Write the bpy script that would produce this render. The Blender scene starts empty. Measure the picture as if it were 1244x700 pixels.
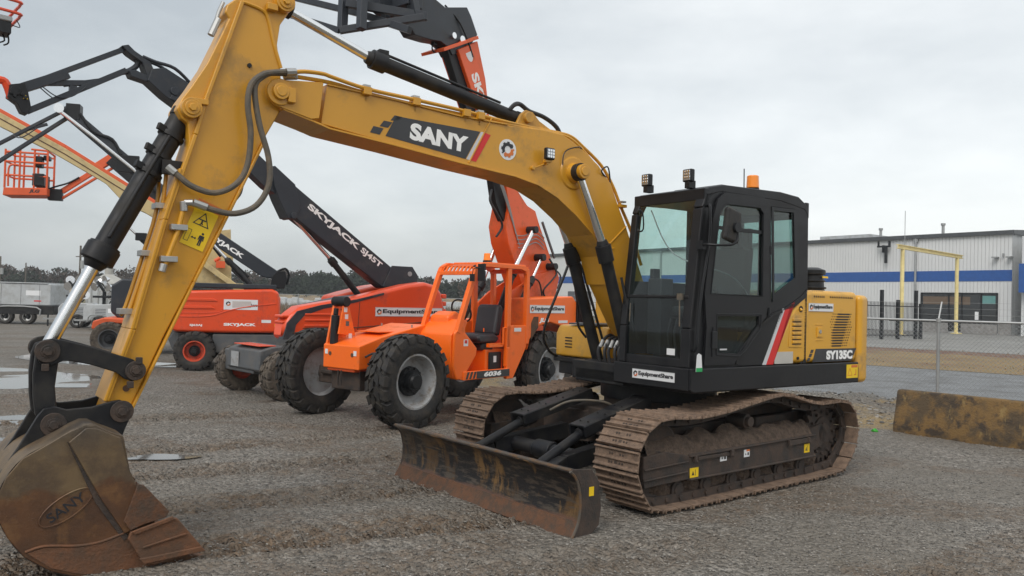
import bpy, math, random
from math import sin, cos, pi, radians as R
from mathutils import Vector as V, Matrix, noise
random.seed(7)
S = bpy.context.scene
COL = S.collection

# ------------------------------------------------------------------ materials
def mat(name, col, rough=.5, metal=0.0, dirt=None, dirt_amt=0.0, dscale=3.0, bump=0.0, bscale=40.0, spec=.5, coat=0.0, vary=.12, sharp=.18, emit=None):
    m = bpy.data.materials.new(name); m.use_nodes = True
    nt = m.node_tree; N = nt.nodes; L = nt.links
    b = N['Principled BSDF']
    b.inputs['Roughness'].default_value = rough; b.inputs['Metallic'].default_value = metal
    b.inputs['Specular IOR Level'].default_value = spec; b.inputs['Coat Weight'].default_value = coat
    b.inputs['Coat Roughness'].default_value = .15
    tc = N.new('ShaderNodeTexCoord')
    n1 = N.new('ShaderNodeTexNoise'); n1.inputs['Scale'].default_value = dscale; n1.inputs['Detail'].default_value = 8; n1.inputs['Roughness'].default_value = .62
    L.new(tc.outputs['Object'], n1.inputs['Vector'])
    v = N.new('ShaderNodeMapRange'); L.new(n1.outputs[0], v.inputs[0]); v.inputs[1].default_value = .3; v.inputs[2].default_value = .7
    v.inputs[3].default_value = 1-vary; v.inputs[4].default_value = 1+vary
    mul = N.new('ShaderNodeVectorMath'); mul.operation = 'SCALE'; mul.inputs[0].default_value = col; L.new(v.outputs[0], mul.inputs['Scale'])
    out = mul.outputs[0]
    if dirt:
        n2 = N.new('ShaderNodeTexNoise'); n2.inputs['Scale'].default_value = dscale*1.7; n2.inputs['Detail'].default_value = 10; n2.inputs['Roughness'].default_value = .7
        mp = N.new('ShaderNodeMapping'); mp.inputs['Location'].default_value = (3.1, 7.7, 1.3); L.new(tc.outputs['Object'], mp.inputs[0]); L.new(mp.outputs[0], n2.inputs['Vector'])
        r = N.new('ShaderNodeMapRange'); L.new(n2.outputs[0], r.inputs[0]); c = 1-dirt_amt
        lo = .3+.4*c; r.inputs[1].default_value = lo-sharp/2; r.inputs[2].default_value = lo+sharp/2
        mx = N.new('ShaderNodeMix'); mx.data_type = 'RGBA'; L.new(r.outputs[0], mx.inputs[0]); L.new(out, mx.inputs[6]); mx.inputs[7].default_value = (*dirt, 1)
        out = mx.outputs[2]
        rr = N.new('ShaderNodeMapRange'); L.new(r.outputs[0], rr.inputs[0]); rr.inputs[3].default_value = rough; rr.inputs[4].default_value = .85; L.new(rr.outputs[0], b.inputs['Roughness'])
    if dirt:
        n4 = N.new('ShaderNodeTexNoise'); n4.inputs['Scale'].default_value = dscale*22; n4.inputs['Detail'].default_value = 4; n4.inputs['Roughness'].default_value = .8; mp2 = N.new('ShaderNodeMapping'); mp2.inputs['Scale'].default_value = (1, 1, .25); L.new(tc.outputs['Object'], mp2.inputs[0]); L.new(mp2.outputs[0], n4.inputs['Vector'])
        r4 = N.new('ShaderNodeMapRange'); L.new(n4.outputs[0], r4.inputs[0]); r4.inputs[1].default_value = .66; r4.inputs[2].default_value = .76; r4.inputs[4].default_value = .55
        mx4 = N.new('ShaderNodeMix'); mx4.data_type = 'RGBA'; L.new(r4.outputs[0], mx4.inputs[0]); L.new(out, mx4.inputs[6]); mx4.inputs[7].default_value = (*[q*.6 for q in dirt], 1); out = mx4.outputs[2]
    L.new(out, b.inputs['Base Color'])
    if bump:
        n3 = N.new('ShaderNodeTexNoise'); n3.inputs['Scale'].default_value = bscale; n3.inputs['Detail'].default_value = 6; L.new(tc.outputs['Object'], n3.inputs['Vector'])
        bp = N.new('ShaderNodeBump'); bp.inputs['Strength'].default_value = bump; bp.inputs['Distance'].default_value = .02
        L.new(n3.outputs[0], bp.inputs['Height']); L.new(bp.outputs[0], b.inputs['Normal'])
    if emit:
        b.inputs['Emission Color'].default_value = (*emit[:3], 1); b.inputs['Emission Strength'].default_value = emit[3]
    return m
def glassmat(name, tint, refl=.9, ior=1.45, rough=.02, film=0.0, filmcol=(.5,.5,.5)):
    m = bpy.data.materials.new(name); m.use_nodes = True
    nt = m.node_tree; N = nt.nodes; L = nt.links; N.remove(N['Principled BSDF'])
    o = N['Material Output']; t = N.new('ShaderNodeBsdfTransparent'); t.inputs[0].default_value = (*tint, 1)
    g = N.new('ShaderNodeBsdfGlossy'); g.inputs['Roughness'].default_value = rough; g.inputs[0].default_value = (refl, refl, refl, 1)
    lw = N.new('ShaderNodeLayerWeight'); pw = N.new('ShaderNodeMath'); pw.operation = 'POWER'; L.new(lw.outputs['Facing'], pw.inputs[0]); pw.inputs[1].default_value = 4
    f = N.new('ShaderNodeMath'); f.operation = 'MULTIPLY_ADD'; L.new(pw.outputs[0], f.inputs[0]); f.inputs[1].default_value = .85; f.inputs[2].default_value = .05
    mx = N.new('ShaderNodeMixShader'); L.new(f.outputs[0], mx.inputs[0]); L.new(t.outputs[0], mx.inputs[1]); L.new(g.outputs[0], mx.inputs[2])
    last = mx
    if film:
        d = N.new('ShaderNodeBsdfDiffuse'); d.inputs[0].default_value = (*filmcol, 1)
        n = N.new('ShaderNodeTexNoise'); n.inputs['Scale'].default_value = 5; n.inputs['Detail'].default_value = 8
        tc = N.new('ShaderNodeTexCoord'); L.new(tc.outputs['Object'], n.inputs['Vector'])
        r = N.new('ShaderNodeMapRange'); L.new(n.outputs[0], r.inputs[0]); r.inputs[1].default_value = .35; r.inputs[2].default_value = .75; r.inputs[3].default_value = film*.5; r.inputs[4].default_value = film*1.6
        m2 = N.new('ShaderNodeMixShader'); L.new(r.outputs[0], m2.inputs[0]); L.new(mx.outputs[0], m2.inputs[1]); L.new(d.outputs[0], m2.inputs[2]); last = m2
    L.new(last.outputs[0], o.inputs[0]); return m

MUD = (.115, .085, .06)
DUST = (.20, .17, .13)
RUST = (.17, .062, .022)
M = {}
M['yellow'] = mat('yellow_paint', (.59, .285, .018), .40, dirt=(.30, .18, .06), dirt_amt=.13, dscale=1.3, vary=.06, coat=.25)
M['yellow2'] = mat('yellow_body_paint', (.66, .34, .026), .38, dirt=(.34, .22, .09), dirt_amt=.12, dscale=1.5, vary=.05, coat=.25)
M['black'] = mat('black_paint', (.009, .0095, .012), .42, spec=.35, dirt=(.04, .036, .03), dirt_amt=.24, dscale=3.5, vary=.2, sharp=.35)
M['black_clean'] = mat('black_trim', (.011, .012, .014), .45, spec=.35, vary=.15)
M['gloss_black'] = mat('cab_black_paint', (.007, .0075, .010), .36, spec=.35, dirt=(.026, .025, .025), dirt_amt=.2, dscale=1.6, sharp=.5)
M['rubber'] = mat('rubber', (.016, .0155, .016), .7, dirt=(.065, .055, .043), dirt_amt=.3, dscale=5, bump=.3, bscale=60, sharp=.3)
M['rubber_dirty'] = mat('muddy_rubber', (.035, .03, .027), .85, dirt=(.13, .105, .08), dirt_amt=.6, dscale=7, bump=.4, bscale=60, sharp=.3)
M['chrome'] = mat('chrome_rod', (.78, .79, .8), .2, 1.0, vary=.03)
M['steel'] = mat('zinc_fitting', (.45, .45, .44), .4, .8)
M['galv'] = mat('galvanised', (.36, .37, .37), .55, .6, vary=.1)
M['hose'] = mat('hydraulic_hose', (.10, .088, .07), .6, dirt=(.17, .13, .09), dirt_amt=.35, dscale=9, bump=.2, bscale=120)
M['hose_black'] = mat('black_hose', (.02, .02, .022), .5)
M['shoe'] = mat('track_shoe', (.10, .07, .053), .6, .3, dirt=(.27, .185, .13), dirt_amt=.58, dscale=9, bump=.35, bscale=70, sharp=.35, vary=.25)
M['mud'] = mat('caked_mud', (.06, .041, .03), .95, dirt=(.10, .068, .047), dirt_amt=.5, dscale=12, bump=1.0, bscale=45, vary=.3)
M['under'] = mat('undercarriage_black', (.02, .018, .017), .6, dirt=(.075, .05, .037), dirt_amt=.5, dscale=5, bump=.25, bscale=50, sharp=.3)
M['blade'] = mat('worn_blade', (.04, .037, .036), .45, .3, dirt=(.15, .08, .03), dirt_amt=.45, dscale=3.2, bump=.3, bscale=30, sharp=.22, vary=.3)
M['rust'] = mat('rusty_steel', (.13, .06, .03), .7, .2, dirt=(.08, .055, .04), dirt_amt=.45, dscale=6, bump=.3, bscale=60)
M['rust_edge'] = mat('rust_mud_edge', (.165, .072, .034), .7, .15, dirt=(.11, .062, .038), dirt_amt=.5, dscale=5, bump=.3, bscale=60)
M['orange'] = mat('orange_paint', (.92, .15, .006), .42, dirt=(.55, .13, .03), dirt_amt=.15, dscale=1.4, vary=.05, coat=.12)
M['orange_d'] = mat('orange_boom_paint', (.78, .10, .010), .44, dirt=(.45, .1, .03), dirt_amt=.2, dscale=1.4, vary=.06, coat=.2)
M['red'] = mat('red_orange_paint', (.74, .072, .014), .34, dirt=(.42, .06, .03), dirt_amt=.14, dscale=1.0, vary=.05, coat=.2)
M['lorange'] = mat('orange_lift_paint', (.70, .11, .03), .5, vary=.08)
M['tan'] = mat('tan_paint', (.55, .43, .21), .5, dirt=(.35, .27, .15), dirt_amt=.3, dscale=1.5)
M['boomgrey'] = mat('charcoal_boom_paint', (.028, .033, .042), .42, spec=.4, coat=.05, dirt=(.06, .06, .06), dirt_amt=.2, dscale=2)
M['chassis'] = mat('charcoal_chassis', (.085, .09, .096), .5, dirt=(.14, .13, .12), dirt_amt=.3, dscale=2.5)
M['rimgrey'] = mat('grey_rim', (.34, .35, .36), .5, dirt=(.22, .19, .16), dirt_amt=.3, dscale=5)
M['rimorange'] = mat('orange_rim', (.62, .075, .03), .5, dirt=(.3, .08, .05), dirt_amt=.3, dscale=5)
M['white'] = mat('white_sticker', (.72, .73, .74), .45, vary=.03)
M['whitep'] = mat('white_letter', (.86, .86, .85), .45, vary=.03)
M['ink'] = mat('dark_letter', (.02, .02, .024), .5)
M['bad'] = mat('decal_charcoal', (.035, .036, .04), .4, dirt=(.06, .055, .05), dirt_amt=.15)
M['decred'] = mat('decal_red', (.62, .02, .018), .4)
M['silver'] = mat('decal_silver', (.55, .56, .58), .4)
M['signyel'] = mat('warning_yellow', (.82, .55, .01), .45, vary=.05)
M['signor'] = mat('warning_orange', (.62, .16, .03), .45)
M['beacon'] = mat('amber_lens', (.95, .27, .01), .25, coat=.5, vary=.03)
M['lens'] = mat('lamp_lens', (.35, .37, .4), .15, .6)
M['seat'] = mat('seat_vinyl', (.03, .03, .035), .5, bump=.1)
M['glass'] = glassmat('cab_glass', (.83, .94, .92), film=.02, filmcol=(.42, .5, .48))
M['glass2'] = glassmat('door_glass', (.50, .60, .59), film=.008, filmcol=(.3, .36, .36))
M['green'] = mat('green_band', (.02, .35, .1), .5)

# ------------------------------------------------------------------ mesh builder
SPLIT = set('brake_hose cylinder_pipe window_rail port_block pin_boss linkage_pin carrier_roller track_roller gantry_post cross_rail tipping_link bucket_link bucket_ear end_plate worn_rim hose_fitting clamp_ring pipe_clamp grease_hole bolt_hole pivot_pin roof_hatch roof_vent wiper turret_plate wall_lamp brick_base downpipe rail guard_rail front_pillar frame_bracket weld_seam head_pin hood_crease hydraulic_line boom_hose boom_hose feed_pipe lamp_bracket fender reflector_disc roof_roof control_levers arm_pipe panel_seam boom_pipe clamp_bolt mast rotator jib jib_bar hood_louvre end_louvre loading_door handrail push_arm cylinder_guard levelling_cylinder grab_handle side_platform roof_bars axle decal_check window_frame wing_mirror'.split())
class MB:
    def __init__(s): s.v = []; s.f = []
    def add(s, vs, fs):
        o = len(s.v); s.v += [V(p) for p in vs]; s.f += [tuple(i+o for i in f) for f in fs]; return s
    def box(s, x0, x1, y0, y1, z0, z1, m=None):
        vs = [V((x, y, z)) for z in (z0, z1) for y in (y0, y1) for x in (x0, x1)]
        if m: vs = [m @ v for v in vs]
        return s.add(vs, [(0,2,3,1),(4,5,7,6),(0,1,5,4),(2,6,7,3),(0,4,6,2),(1,3,7,5)])
    def prism(s, pts, a, b, plane='xz'):
        n = len(pts)
        ar = sum(pts[i][0]*pts[(i+1)%n][1]-pts[(i+1)%n][0]*pts[i][1] for i in range(n))
        if ar < 0: pts = pts[::-1]
        if a > b: a, b = b, a
        f = {'xz': lambda p, t: (p[0], t, p[1]), 'xy': lambda p, t: (p[0], p[1], t), 'yz': lambda p, t: (t, p[0], p[1])}[plane]
        vs = [f(p, a) for p in pts]+[f(p, b) for p in pts]
        fs = [tuple(range(n-1, -1, -1)), tuple(range(n, 2*n))]+[(i, (i+1)%n, n+(i+1)%n, n+i) for i in range(n)]
        if plane == 'xz': fs = [x[::-1] for x in fs]
        return s.add(vs, fs)
    def cyl(s, p0, p1, r0, r1=None, n=20, cap=True):
        p0 = V(p0); p1 = V(p1); r1 = r0 if r1 is None else r1
        d = (p1-p0).normalized(); u = d.orthogonal().normalized(); w = d.cross(u)
        vs = [p0+(u*cos(2*pi*i/n)+w*sin(2*pi*i/n))*r0 for i in range(n)]+[p1+(u*cos(2*pi*i/n)+w*sin(2*pi*i/n))*r1 for i in range(n)]
        fs = [(i, (i+1)%n, n+(i+1)%n, n+i) for i in range(n)]
        if cap: fs += [tuple(range(n-1, -1, -1)), tuple(range(n, 2*n))]
        return s.add(vs, fs)
    def tube(s, pts, r, n=8, smooth=0, closed=False):
        P = [V(p) for p in pts]
        if smooth: P = spline(P, smooth, closed)
        rings = []; m = len(P); u = None
        for i, p in enumerate(P):
            a = P[i-1] if (i > 0 or closed) else p; b = P[(i+1)%m] if (i < m-1 or closed) else p
            d = (b-a).normalized()
            if u is None: u = d.orthogonal().normalized()
            else:
                u = (u-d*u.dot(d)); u = u.normalized() if u.length > 1e-6 else d.orthogonal().normalized()
            w = d.cross(u); rings.append([p+(u*cos(2*pi*k/n)+w*sin(2*pi*k/n))*r for k in range(n)])
        vs = [q for g in rings for q in g]; fs = []
        for i in range(m if closed else m-1):
            j = (i+1)%m
            for k in range(n): fs.append((i*n+k, i*n+(k+1)%n, j*n+(k+1)%n, j*n+k))
        if not closed: fs += [tuple(range(n-1, -1, -1)), tuple((m-1)*n+k for k in range(n))]
        return s.add(vs, fs)
    def lathe(s, prof, o=(0,0,0), ax=(0,1,0), n=40, closed=True):
        o = V(o); d = V(ax).normalized(); u = d.orthogonal().normalized(); w = d.cross(u); k = len(prof)
        vs = [o+d*a+(u*cos(2*pi*i/n)+w*sin(2*pi*i/n))*r for i in range(n) for a, r in prof]
        fs = []
        for i in range(n):
            j = (i+1)%n
            for q in range(k if closed else k-1): fs.append((i*k+q, i*k+(q+1)%k, j*k+(q+1)%k, j*k+q))
        return s.add(vs, fs)
    def bar(s, p0, p1, w, h, up=(0,0,1), w2=None, h2=None):
        p0 = V(p0); p1 = V(p1); d = (p1-p0).normalized(); u = V(up); side = d.cross(u)
        if side.length < 1e-4: side = d.orthogonal()
        side.normalize(); u = side.cross(d).normalized(); w2 = w if w2 is None else w2; h2 = h if h2 is None else h2
        vs = [p+side*a*ww/2+u*b*hh/2 for p, ww, hh in ((p0, w, h), (p1, w2, h2)) for a, b in ((-1,-1),(1,-1),(1,1),(-1,1))]
        return s.add(vs, [(0,3,2,1),(4,5,6,7),(0,1,5,4),(1,2,6,5),(2,3,7,6),(3,0,4,7)])
    def xf(s, m):
        s.v = [m @ v for v in s.v]; return s
    def mesh(s, name):
        me = bpy.data.meshes.new(name); me.from_pydata([tuple(v) for v in s.v], [], s.f); me.validate(); me.update(); return me
    def groups(s):
        # islands of faces, joined when their boxes touch
        par = list(range(len(s.v)))
        def fd(a):
            while par[a] != a: par[a] = par[par[a]]; a = par[a]
            return a
        for f in s.f:
            r = fd(f[0])
            for q in f[1:]: par[fd(q)] = r
        isl = {}
        for f in s.f: isl.setdefault(fd(f[0]), []).append(f)
        L = []
        for fs in isl.values():
            vs = [s.v[i] for i in {i for f in fs for i in f}]
            L.append([fs, [min(v[k] for v in vs)-.004 for k in range(3)], [max(v[k] for v in vs)+.004 for k in range(3)]])
        ch = True
        while ch:
            ch = False
            for i in range(len(L)):
                for j in range(i+1, len(L)):
                    if all(L[i][1][k] <= L[j][2][k] and L[j][1][k] <= L[i][2][k] for k in range(3)):
                        L[i] = [L[i][0]+L[j][0], [min(L[i][1][k], L[j][1][k]) for k in range(3)], [max(L[i][2][k], L[j][2][k]) for k in range(3)]]; L.pop(j); ch = True; break
                if ch: break
        out = []
        for fs, a, b in L:
            ids = sorted({i for f in fs for i in f}); mp = {i: k for k, i in enumerate(ids)}; m = MB(); m.v = [s.v[i] for i in ids]; m.f = [tuple(mp[i] for i in f) for f in fs]; out.append(m)
        return out
    def build(s, name, m, parent=None, bevel=0, seg=2, fix=True, ang=32, flat=False):
        if name in SPLIT:
            g = s.groups()
            if len(g) > 1: return [link(name, q.mesh(name), m, parent, bevel, seg, fix, ang, flat) for q in g][0]
        me = s.mesh(name); return link(name, me, m, parent, bevel, seg, fix, ang, flat)
def spline(P, k=5, closed=False):
    P = [V(p) for p in P]; n = len(P); out = []
    for i in range(n if closed else n-1):
        g = lambda j: P[j % n] if closed else P[max(0, min(n-1, j))]
        a, b, c, d = g(i-1), g(i), g(i+1), g(i+2)
        for j in range(k):
            t = j/k; out.append(.5*((2*b)+(c-a)*t+(2*a-5*b+4*c-d)*t*t+(-a+3*b-3*c+d)*t**3))
    if not closed: out.append(P[-1])
    return out
def link(name, me, m, parent=None, bevel=0, seg=2, fix=True, ang=32, flat=False):
    if fix:
        import bmesh
        bm = bmesh.new(); bm.from_mesh(me); bmesh.ops.recalc_face_normals(bm, faces=bm.faces); bm.to_mesh(me); bm.free()
    o = bpy.data.objects.new(name, me); COL.objects.link(o)
    if m: me.materials.append(m)
    if not flat:
        me.polygons.foreach_set('use_smooth', [True]*len(me.polygons)); me.set_sharp_from_angle(angle=R(ang))
    if bevel:
        b = o.modifiers.new('bevel', 'BEVEL'); b.width = bevel; b.segments = seg; b.limit_method = 'ANGLE'; b.angle_limit = R(35); b.harden_normals = True
    if parent: o.parent = parent
    return o
def plate(name, outer, holes, t0, t1, m, parent=None, plane='xz', bevel=0, mx=None):
    """flat plate with holes, between t0 and t1 along the plane's normal"""
    cu = bpy.data.curves.new(name, 'CURVE'); cu.dimensions = '2D'; cu.fill_mode = 'BOTH'; cu.extrude = abs(t1-t0)/2
    for pts in [outer]+list(holes):
        sp = cu.splines.new('POLY'); sp.points.add(len(pts)-1); sp.use_cyclic_u = True
        for i, p in enumerate(pts): sp.points[i].co = (p[0], p[1], 0, 1)
    o = bpy.data.objects.new(name, cu); me = bpy.data.meshes.new_from_object(o); bpy.data.objects.remove(o)
    c = (t0+t1)/2
    f = {'xz': lambda v: (v[0], c-v[2], v[1]), 'xy': lambda v: (v[0], v[1], c+v[2]), 'yz': lambda v: (c+v[2], v[0], v[1])}[plane]
    for v in me.vertices:
        q = V(f(v.co)); v.co = (mx @ q) if mx else q
    import bmesh
    bm = bmesh.new(); bm.from_mesh(me); bmesh.ops.remove_doubles(bm, verts=bm.verts, dist=1e-5); bm.to_mesh(me); bm.free()
    me.materials.clear()
    return link(name, me, m, parent, bevel)
def frame(o, xd, yd):
    xd = V(xd).normalized(); yd = V(yd); yd = (yd-xd*yd.dot(xd)).normalized(); z = xd.cross(yd)
    return Matrix(((xd.x, yd.x, z.x, o[0]), (xd.y, yd.y, z.y, o[1]), (xd.z, yd.z, z.z, o[2]), (0, 0, 0, 1)))
def text(name, s, m, parent, o, xd, yd, w, h, bold=.02, ext=.002, shear=0, space=1.0):
    """lettering filling a w x h box whose lower left corner is o"""
    cu = bpy.data.curves.new(name, 'FONT'); cu.body = s; cu.size = 1; cu.offset = bold; cu.extrude = .5; cu.shear = shear; cu.space_character = space; cu.resolution_u = 4
    ob = bpy.data.objects.new(name, cu); me = bpy.data.meshes.new_from_object(ob); bpy.data.objects.remove(ob)
    xs = [v.co.x for v in me.vertices]; ys = [v.co.y for v in me.vertices]
    x0, x1, y0, y1 = min(xs), max(xs), min(ys), max(ys); F = frame(o, xd, yd)
    for v in me.vertices:
        v.co = F @ V(((v.co.x-x0)/(x1-x0)*w, (v.co.y-y0)/(y1-y0)*h, v.co.z*2*ext))
    me.materials.clear()
    return link(name, me, m, parent, flat=True, fix=False)
def patch(name, pts, m, parent, o, xd, yd, th=.003):
    """thin sticker: polygon in the frame (o, xd, yd)"""
    b = MB().prism(pts, 0, th, 'xy').xf(frame(o, xd, yd)); return b.build(name, m, parent, flat=True)
def rect(w, h, x=0, y=0): return [(x, y), (x+w, y), (x+w, y+h), (x, y+h)]
def ring_arc(b, r0, r1, a0, a1, n=16, t0=0, t1=.003, teeth=0):
    for i in range(n):
        p, q = a0+(a1-a0)*i/n, a0+(a1-a0)*(i+1)/n
        ro = r1*(1.16 if teeth and (i % 4 in (1, 2)) else 1)
        b.prism([(r0*cos(p), r0*sin(p)), (ro*cos(p), ro*sin(p)), (ro*cos(q), ro*sin(q)), (r0*cos(q), r0*sin(q))], t0, t1, 'xy')
def emblem(parent, o, xd, yd, r, disc=True):
    F = frame(o, xd, yd)
    if disc: MB().prism([(r*cos(2*pi*i/40), r*sin(2*pi*i/40)) for i in range(40)], 0, .002, 'xy').xf(F).build('emblem', M['white'], parent, flat=True)
    a = MB(); ring_arc(a, r*.36, r*.66, R(20), R(215), 18, .002, .005, 1); a.xf(F).build('emblem', M['ink'], parent, flat=True)
    a = MB(); ring_arc(a, r*.36, r*.66, R(225), R(370), 14, .002, .005, 1); a.xf(F).build('emblem', M['signor'], parent, flat=True)
def share_sign(parent, o, xd, yd, w, h, off=.003):
    """white name sticker: gear mark and the word"""
    n = V(xd).normalized().cross(V(yd)).normalized(); o = V(o)+n*off; X = V(xd).normalized(); Y = V(yd).normalized()
    p = patch('name_sticker', rect(w, h), M['white'], parent, o, xd, yd)
    n3 = n*.0035
    F = parent if p.parent is None else p
    emblem(p, o+X*(h*.5)+Y*(h*.5)+n3*.6, xd, yd, h*.42, disc=False)
    text('lettering', 'EquipmentShare', M['ink'], p, o+X*(h*.95)+Y*(h*.22)+n3, xd, yd, w-h*1.15, h*.60, bold=.035)
    b = MB(); t = h*.05
    for q in ((0, 0, w, t), (0, h-t, w, t), (0, t, t, h-2*t), (w-t, t, t, h-2*t)): b.prism(rect(q[2], q[3], q[0], q[1]), .003, .004, 'xy')
    b.xf(frame(o, xd, yd)).build('border', M['silver'], p, flat=True)
    return p

# ------------------------------------------------------------------ tagging
def tag(o, label=None, cat=None, group=None, kind=None):
    for k, v in (('label', label), ('category', cat), ('group', group), ('kind', kind)):
        if v: o[k] = v
    return o
def empty(name, loc, rz=0):
    o = bpy.data.objects.new(name, None); COL.objects.link(o); o.location = loc; o.rotation_euler = (0, 0, rz); o.empty_display_size = .3; return o
def copy_tree(o, parent=None):
    c = o.copy(); COL.objects.link(c); c.parent = parent
    for ch in [k for k in bpy.data.objects if k.parent == o]: copy_tree(ch, c)
    return c

def cylinder_set(parent, name, base, mid, end, rb, rr, m=None, rodm=None, gland=.13, eye=None):
    """hydraulic cylinder: barrel from base to mid, chrome rod from mid to end"""
    base = V(base); mid = V(mid); end = V(end); d = (mid-base).normalized()
    b = MB().cyl(base, mid, rb, n=24); b.cyl(mid-d*gland, mid, rb*1.32, n=24); b.cyl(mid, mid+d*.05, rb*1.05, rr*1.25, n=24)
    b.cyl(base, base+d*.06, rb*1.12, n=24)
    o = b.build(name, m or M['black'], parent, bevel=.004)
    MB().cyl(mid, end, rr, n=20).build('rod', rodm or M['chrome'], o)
    return o

def tyre(parent, c, R_, W, rim, rimmat, rub, side=1, lugs=22, lugh=.035, hubm=None, hubs=.0, name='wheel', deep=.08):
    """wheel whose axle is local y; side = +1 outer face towards +y"""
    h = W/2; c = V(c); Rr = R_-lugh
    prof = [(-h*.82, rim), (-h, rim+.05), (-h*1.05, (rim+Rr)/2), (-h*.98, Rr*.93), (-h*.8, Rr), (0, Rr*1.01), (h*.8, Rr), (h*.98, Rr*.93), (h*1.05, (rim+Rr)/2), (h, rim+.05), (h*.82, rim)]
    b = MB().lathe(prof, c, (0, 1, 0), 56)
    for i in range(lugs):
        for sgn in (-1, 1):
            a = 2*pi*(i+(.5 if sgn > 0 else 0))/lugs; wth = pi*2/lugs*.36
            # chevron block: from centre line to shoulder and down the side
            jt = lambda: 1+.10*noise.noise((i*3.7, sgn*5.1, R_*9))
            for st, wf in (([(sgn*W*.015, .10*wth, Rr*.99, R_), (sgn*h*.50, -wth*.9, Rr*.99, R_)], .80), ([(sgn*h*.58, -wth*.2, Rr*.98, R_*.998), (sgn*h*1.02, -wth*.75, Rr*.93, R_*.975), (sgn*h*1.09, -wth*.85, Rr*.88, R_*.915)], .95)):
                pv = []; K = len(st)
                for (y, da, r0, r1) in st:
                    for rr in (r0, r1):
                        for s_ in (-1, 1):
                            aa = a+da+s_*wth*wf*jt(); pv.append(c+V((cos(aa)*rr, y, sin(aa)*rr)))
                e = (K-1)*4; fs = [(0, 1, 3, 2), (e, e+2, e+3, e+1)]
                for k in range(K-1):
                    q = k*4; fs += [(q, q+4, q+5, q+1), (q+2, q+3, q+7, q+6), (q, q+2, q+6, q+4), (q+1, q+5, q+7, q+3)]
                b.add(pv, fs)
    w = b.build(name, rub, parent, fix=True)
    d = side
    pr = [(h*.82*d, rim+.012), (h*.9*d, rim+.012), (h*.9*d, rim-.012), (h*.55*d, rim*.9), (h*.15*d, rim*.84), (h*.15*d-deep*d*.2, rim*.8), (h*.0*d, rim*.45), (h*.0*d, .001), (-h*.3*d, .001), (-h*.3*d, rim*.9), (-h*.82*d, rim+.012)]
    rm = MB().lathe(pr, c, (0, 1, 0), 48).build('rim', rimmat, w)
    hb = MB(); hr = rim*.36
    hb.cyl(c, c+V((0, d*h*.30, 0)), hr*1.55, hr*1.5, n=28); hb.cyl(c, c+V((0, d*h*.75, 0)), hr*1.1, hr, n=20); hb.cyl(c+V((0, d*h*.75, 0)), c+V((0, d*h*.95, 0)), hr*.85, hr*.7, n=20)
    for k in range(10):
        a = 2*pi*k/10; q = c+V((cos(a)*hr*1.36, 0, sin(a)*hr*1.36)); hb.cyl(q, q+V((0, d*h*.40, 0)), rim*.05, n=6)
    hb.build('hub', hubm or M['black_clean'], w, bevel=.004)
    return w
def bucket_mat():
    m = bpy.data.materials.new('worn_bucket'); m.use_nodes = True; nt = m.node_tree; N = nt.nodes; L = nt.links; b = N['Principled BSDF']
    tc = N.new('ShaderNodeTexCoord')
    def nz(sc, off=0, det=9):
        mp = N.new('ShaderNodeMapping'); mp.inputs['Location'].default_value = (off,off,off); L.new(tc.outputs['Object'], mp.inputs[0])
        n = N.new('ShaderNodeTexNoise'); n.inputs['Scale'].default_value = sc; n.inputs['Detail'].default_value = det; n.inputs['Roughness'].default_value = .65; L.new(mp.outputs[0], n.inputs[0]); return n.outputs[0]
    def rg(s_, a, b_):
        r = N.new('ShaderNodeMapRange'); L.new(s_, r.inputs[0]); r.inputs[1].default_value = a; r.inputs[2].default_value = b_; return r.outputs[0]
    def mx(f, a, c):
        q = N.new('ShaderNodeMix'); q.data_type = 'RGBA'; L.new(f, q.inputs[0])
        for i, k in ((6, a), (7, c)):
            if isinstance(k, tuple): q.inputs[i].default_value = (*k, 1)
            else: L.new(k, q.inputs[i])
        return q.outputs[2]
    sx = N.new('ShaderNodeSeparateXYZ'); L.new(tc.outputs['Object'], sx.inputs[0])
    # mud line: the lower part has been dug into clay, the upper part keeps worn black paint
    a = N.new('ShaderNodeMath'); a.operation = 'MULTIPLY_ADD'; L.new(nz(2.3), a.inputs[0]); a.inputs[1].default_value = .40; L.new(sx.outputs[2], a.inputs[2])
    rust = mx(rg(nz(3.2, 4), .35, .65), (.14,.064,.028), (.075,.040,.024)); rust = mx(rg(nz(7, 1), .52, .66), rust, (.17,.085,.035))
    tan = mx(rg(nz(5, 8), .4, .6), (.17,.115,.06), (.10,.068,.042)); grey = mx(rg(nz(6, 2), .4, .62), (.055,.046,.038), (.14,.11,.078))
    c = mx(rg(a.outputs[0], .76, .80), rust, tan); c = mx(rg(a.outputs[0], .98, 1.16), c, grey)
    L.new(c, b.inputs['Base Color']); b.inputs['Roughness'].default_value = .5; b.inputs['Metallic'].default_value = .25
    n3 = nz(45); bp = N.new('ShaderNodeBump'); bp.inputs['Strength'].default_value = .3; bp.inputs['Distance'].default_value = .01; L.new(n3, bp.inputs['Height']); L.new(bp.outputs[0], b.inputs['Normal'])
    return m
M['bucket'] = bucket_mat(); M['bucket_cheek'] = M['bucket']
CLOUD, SUNE, EXPO, HAZE = 1.05, 1.6, 0.14, .0006

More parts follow.
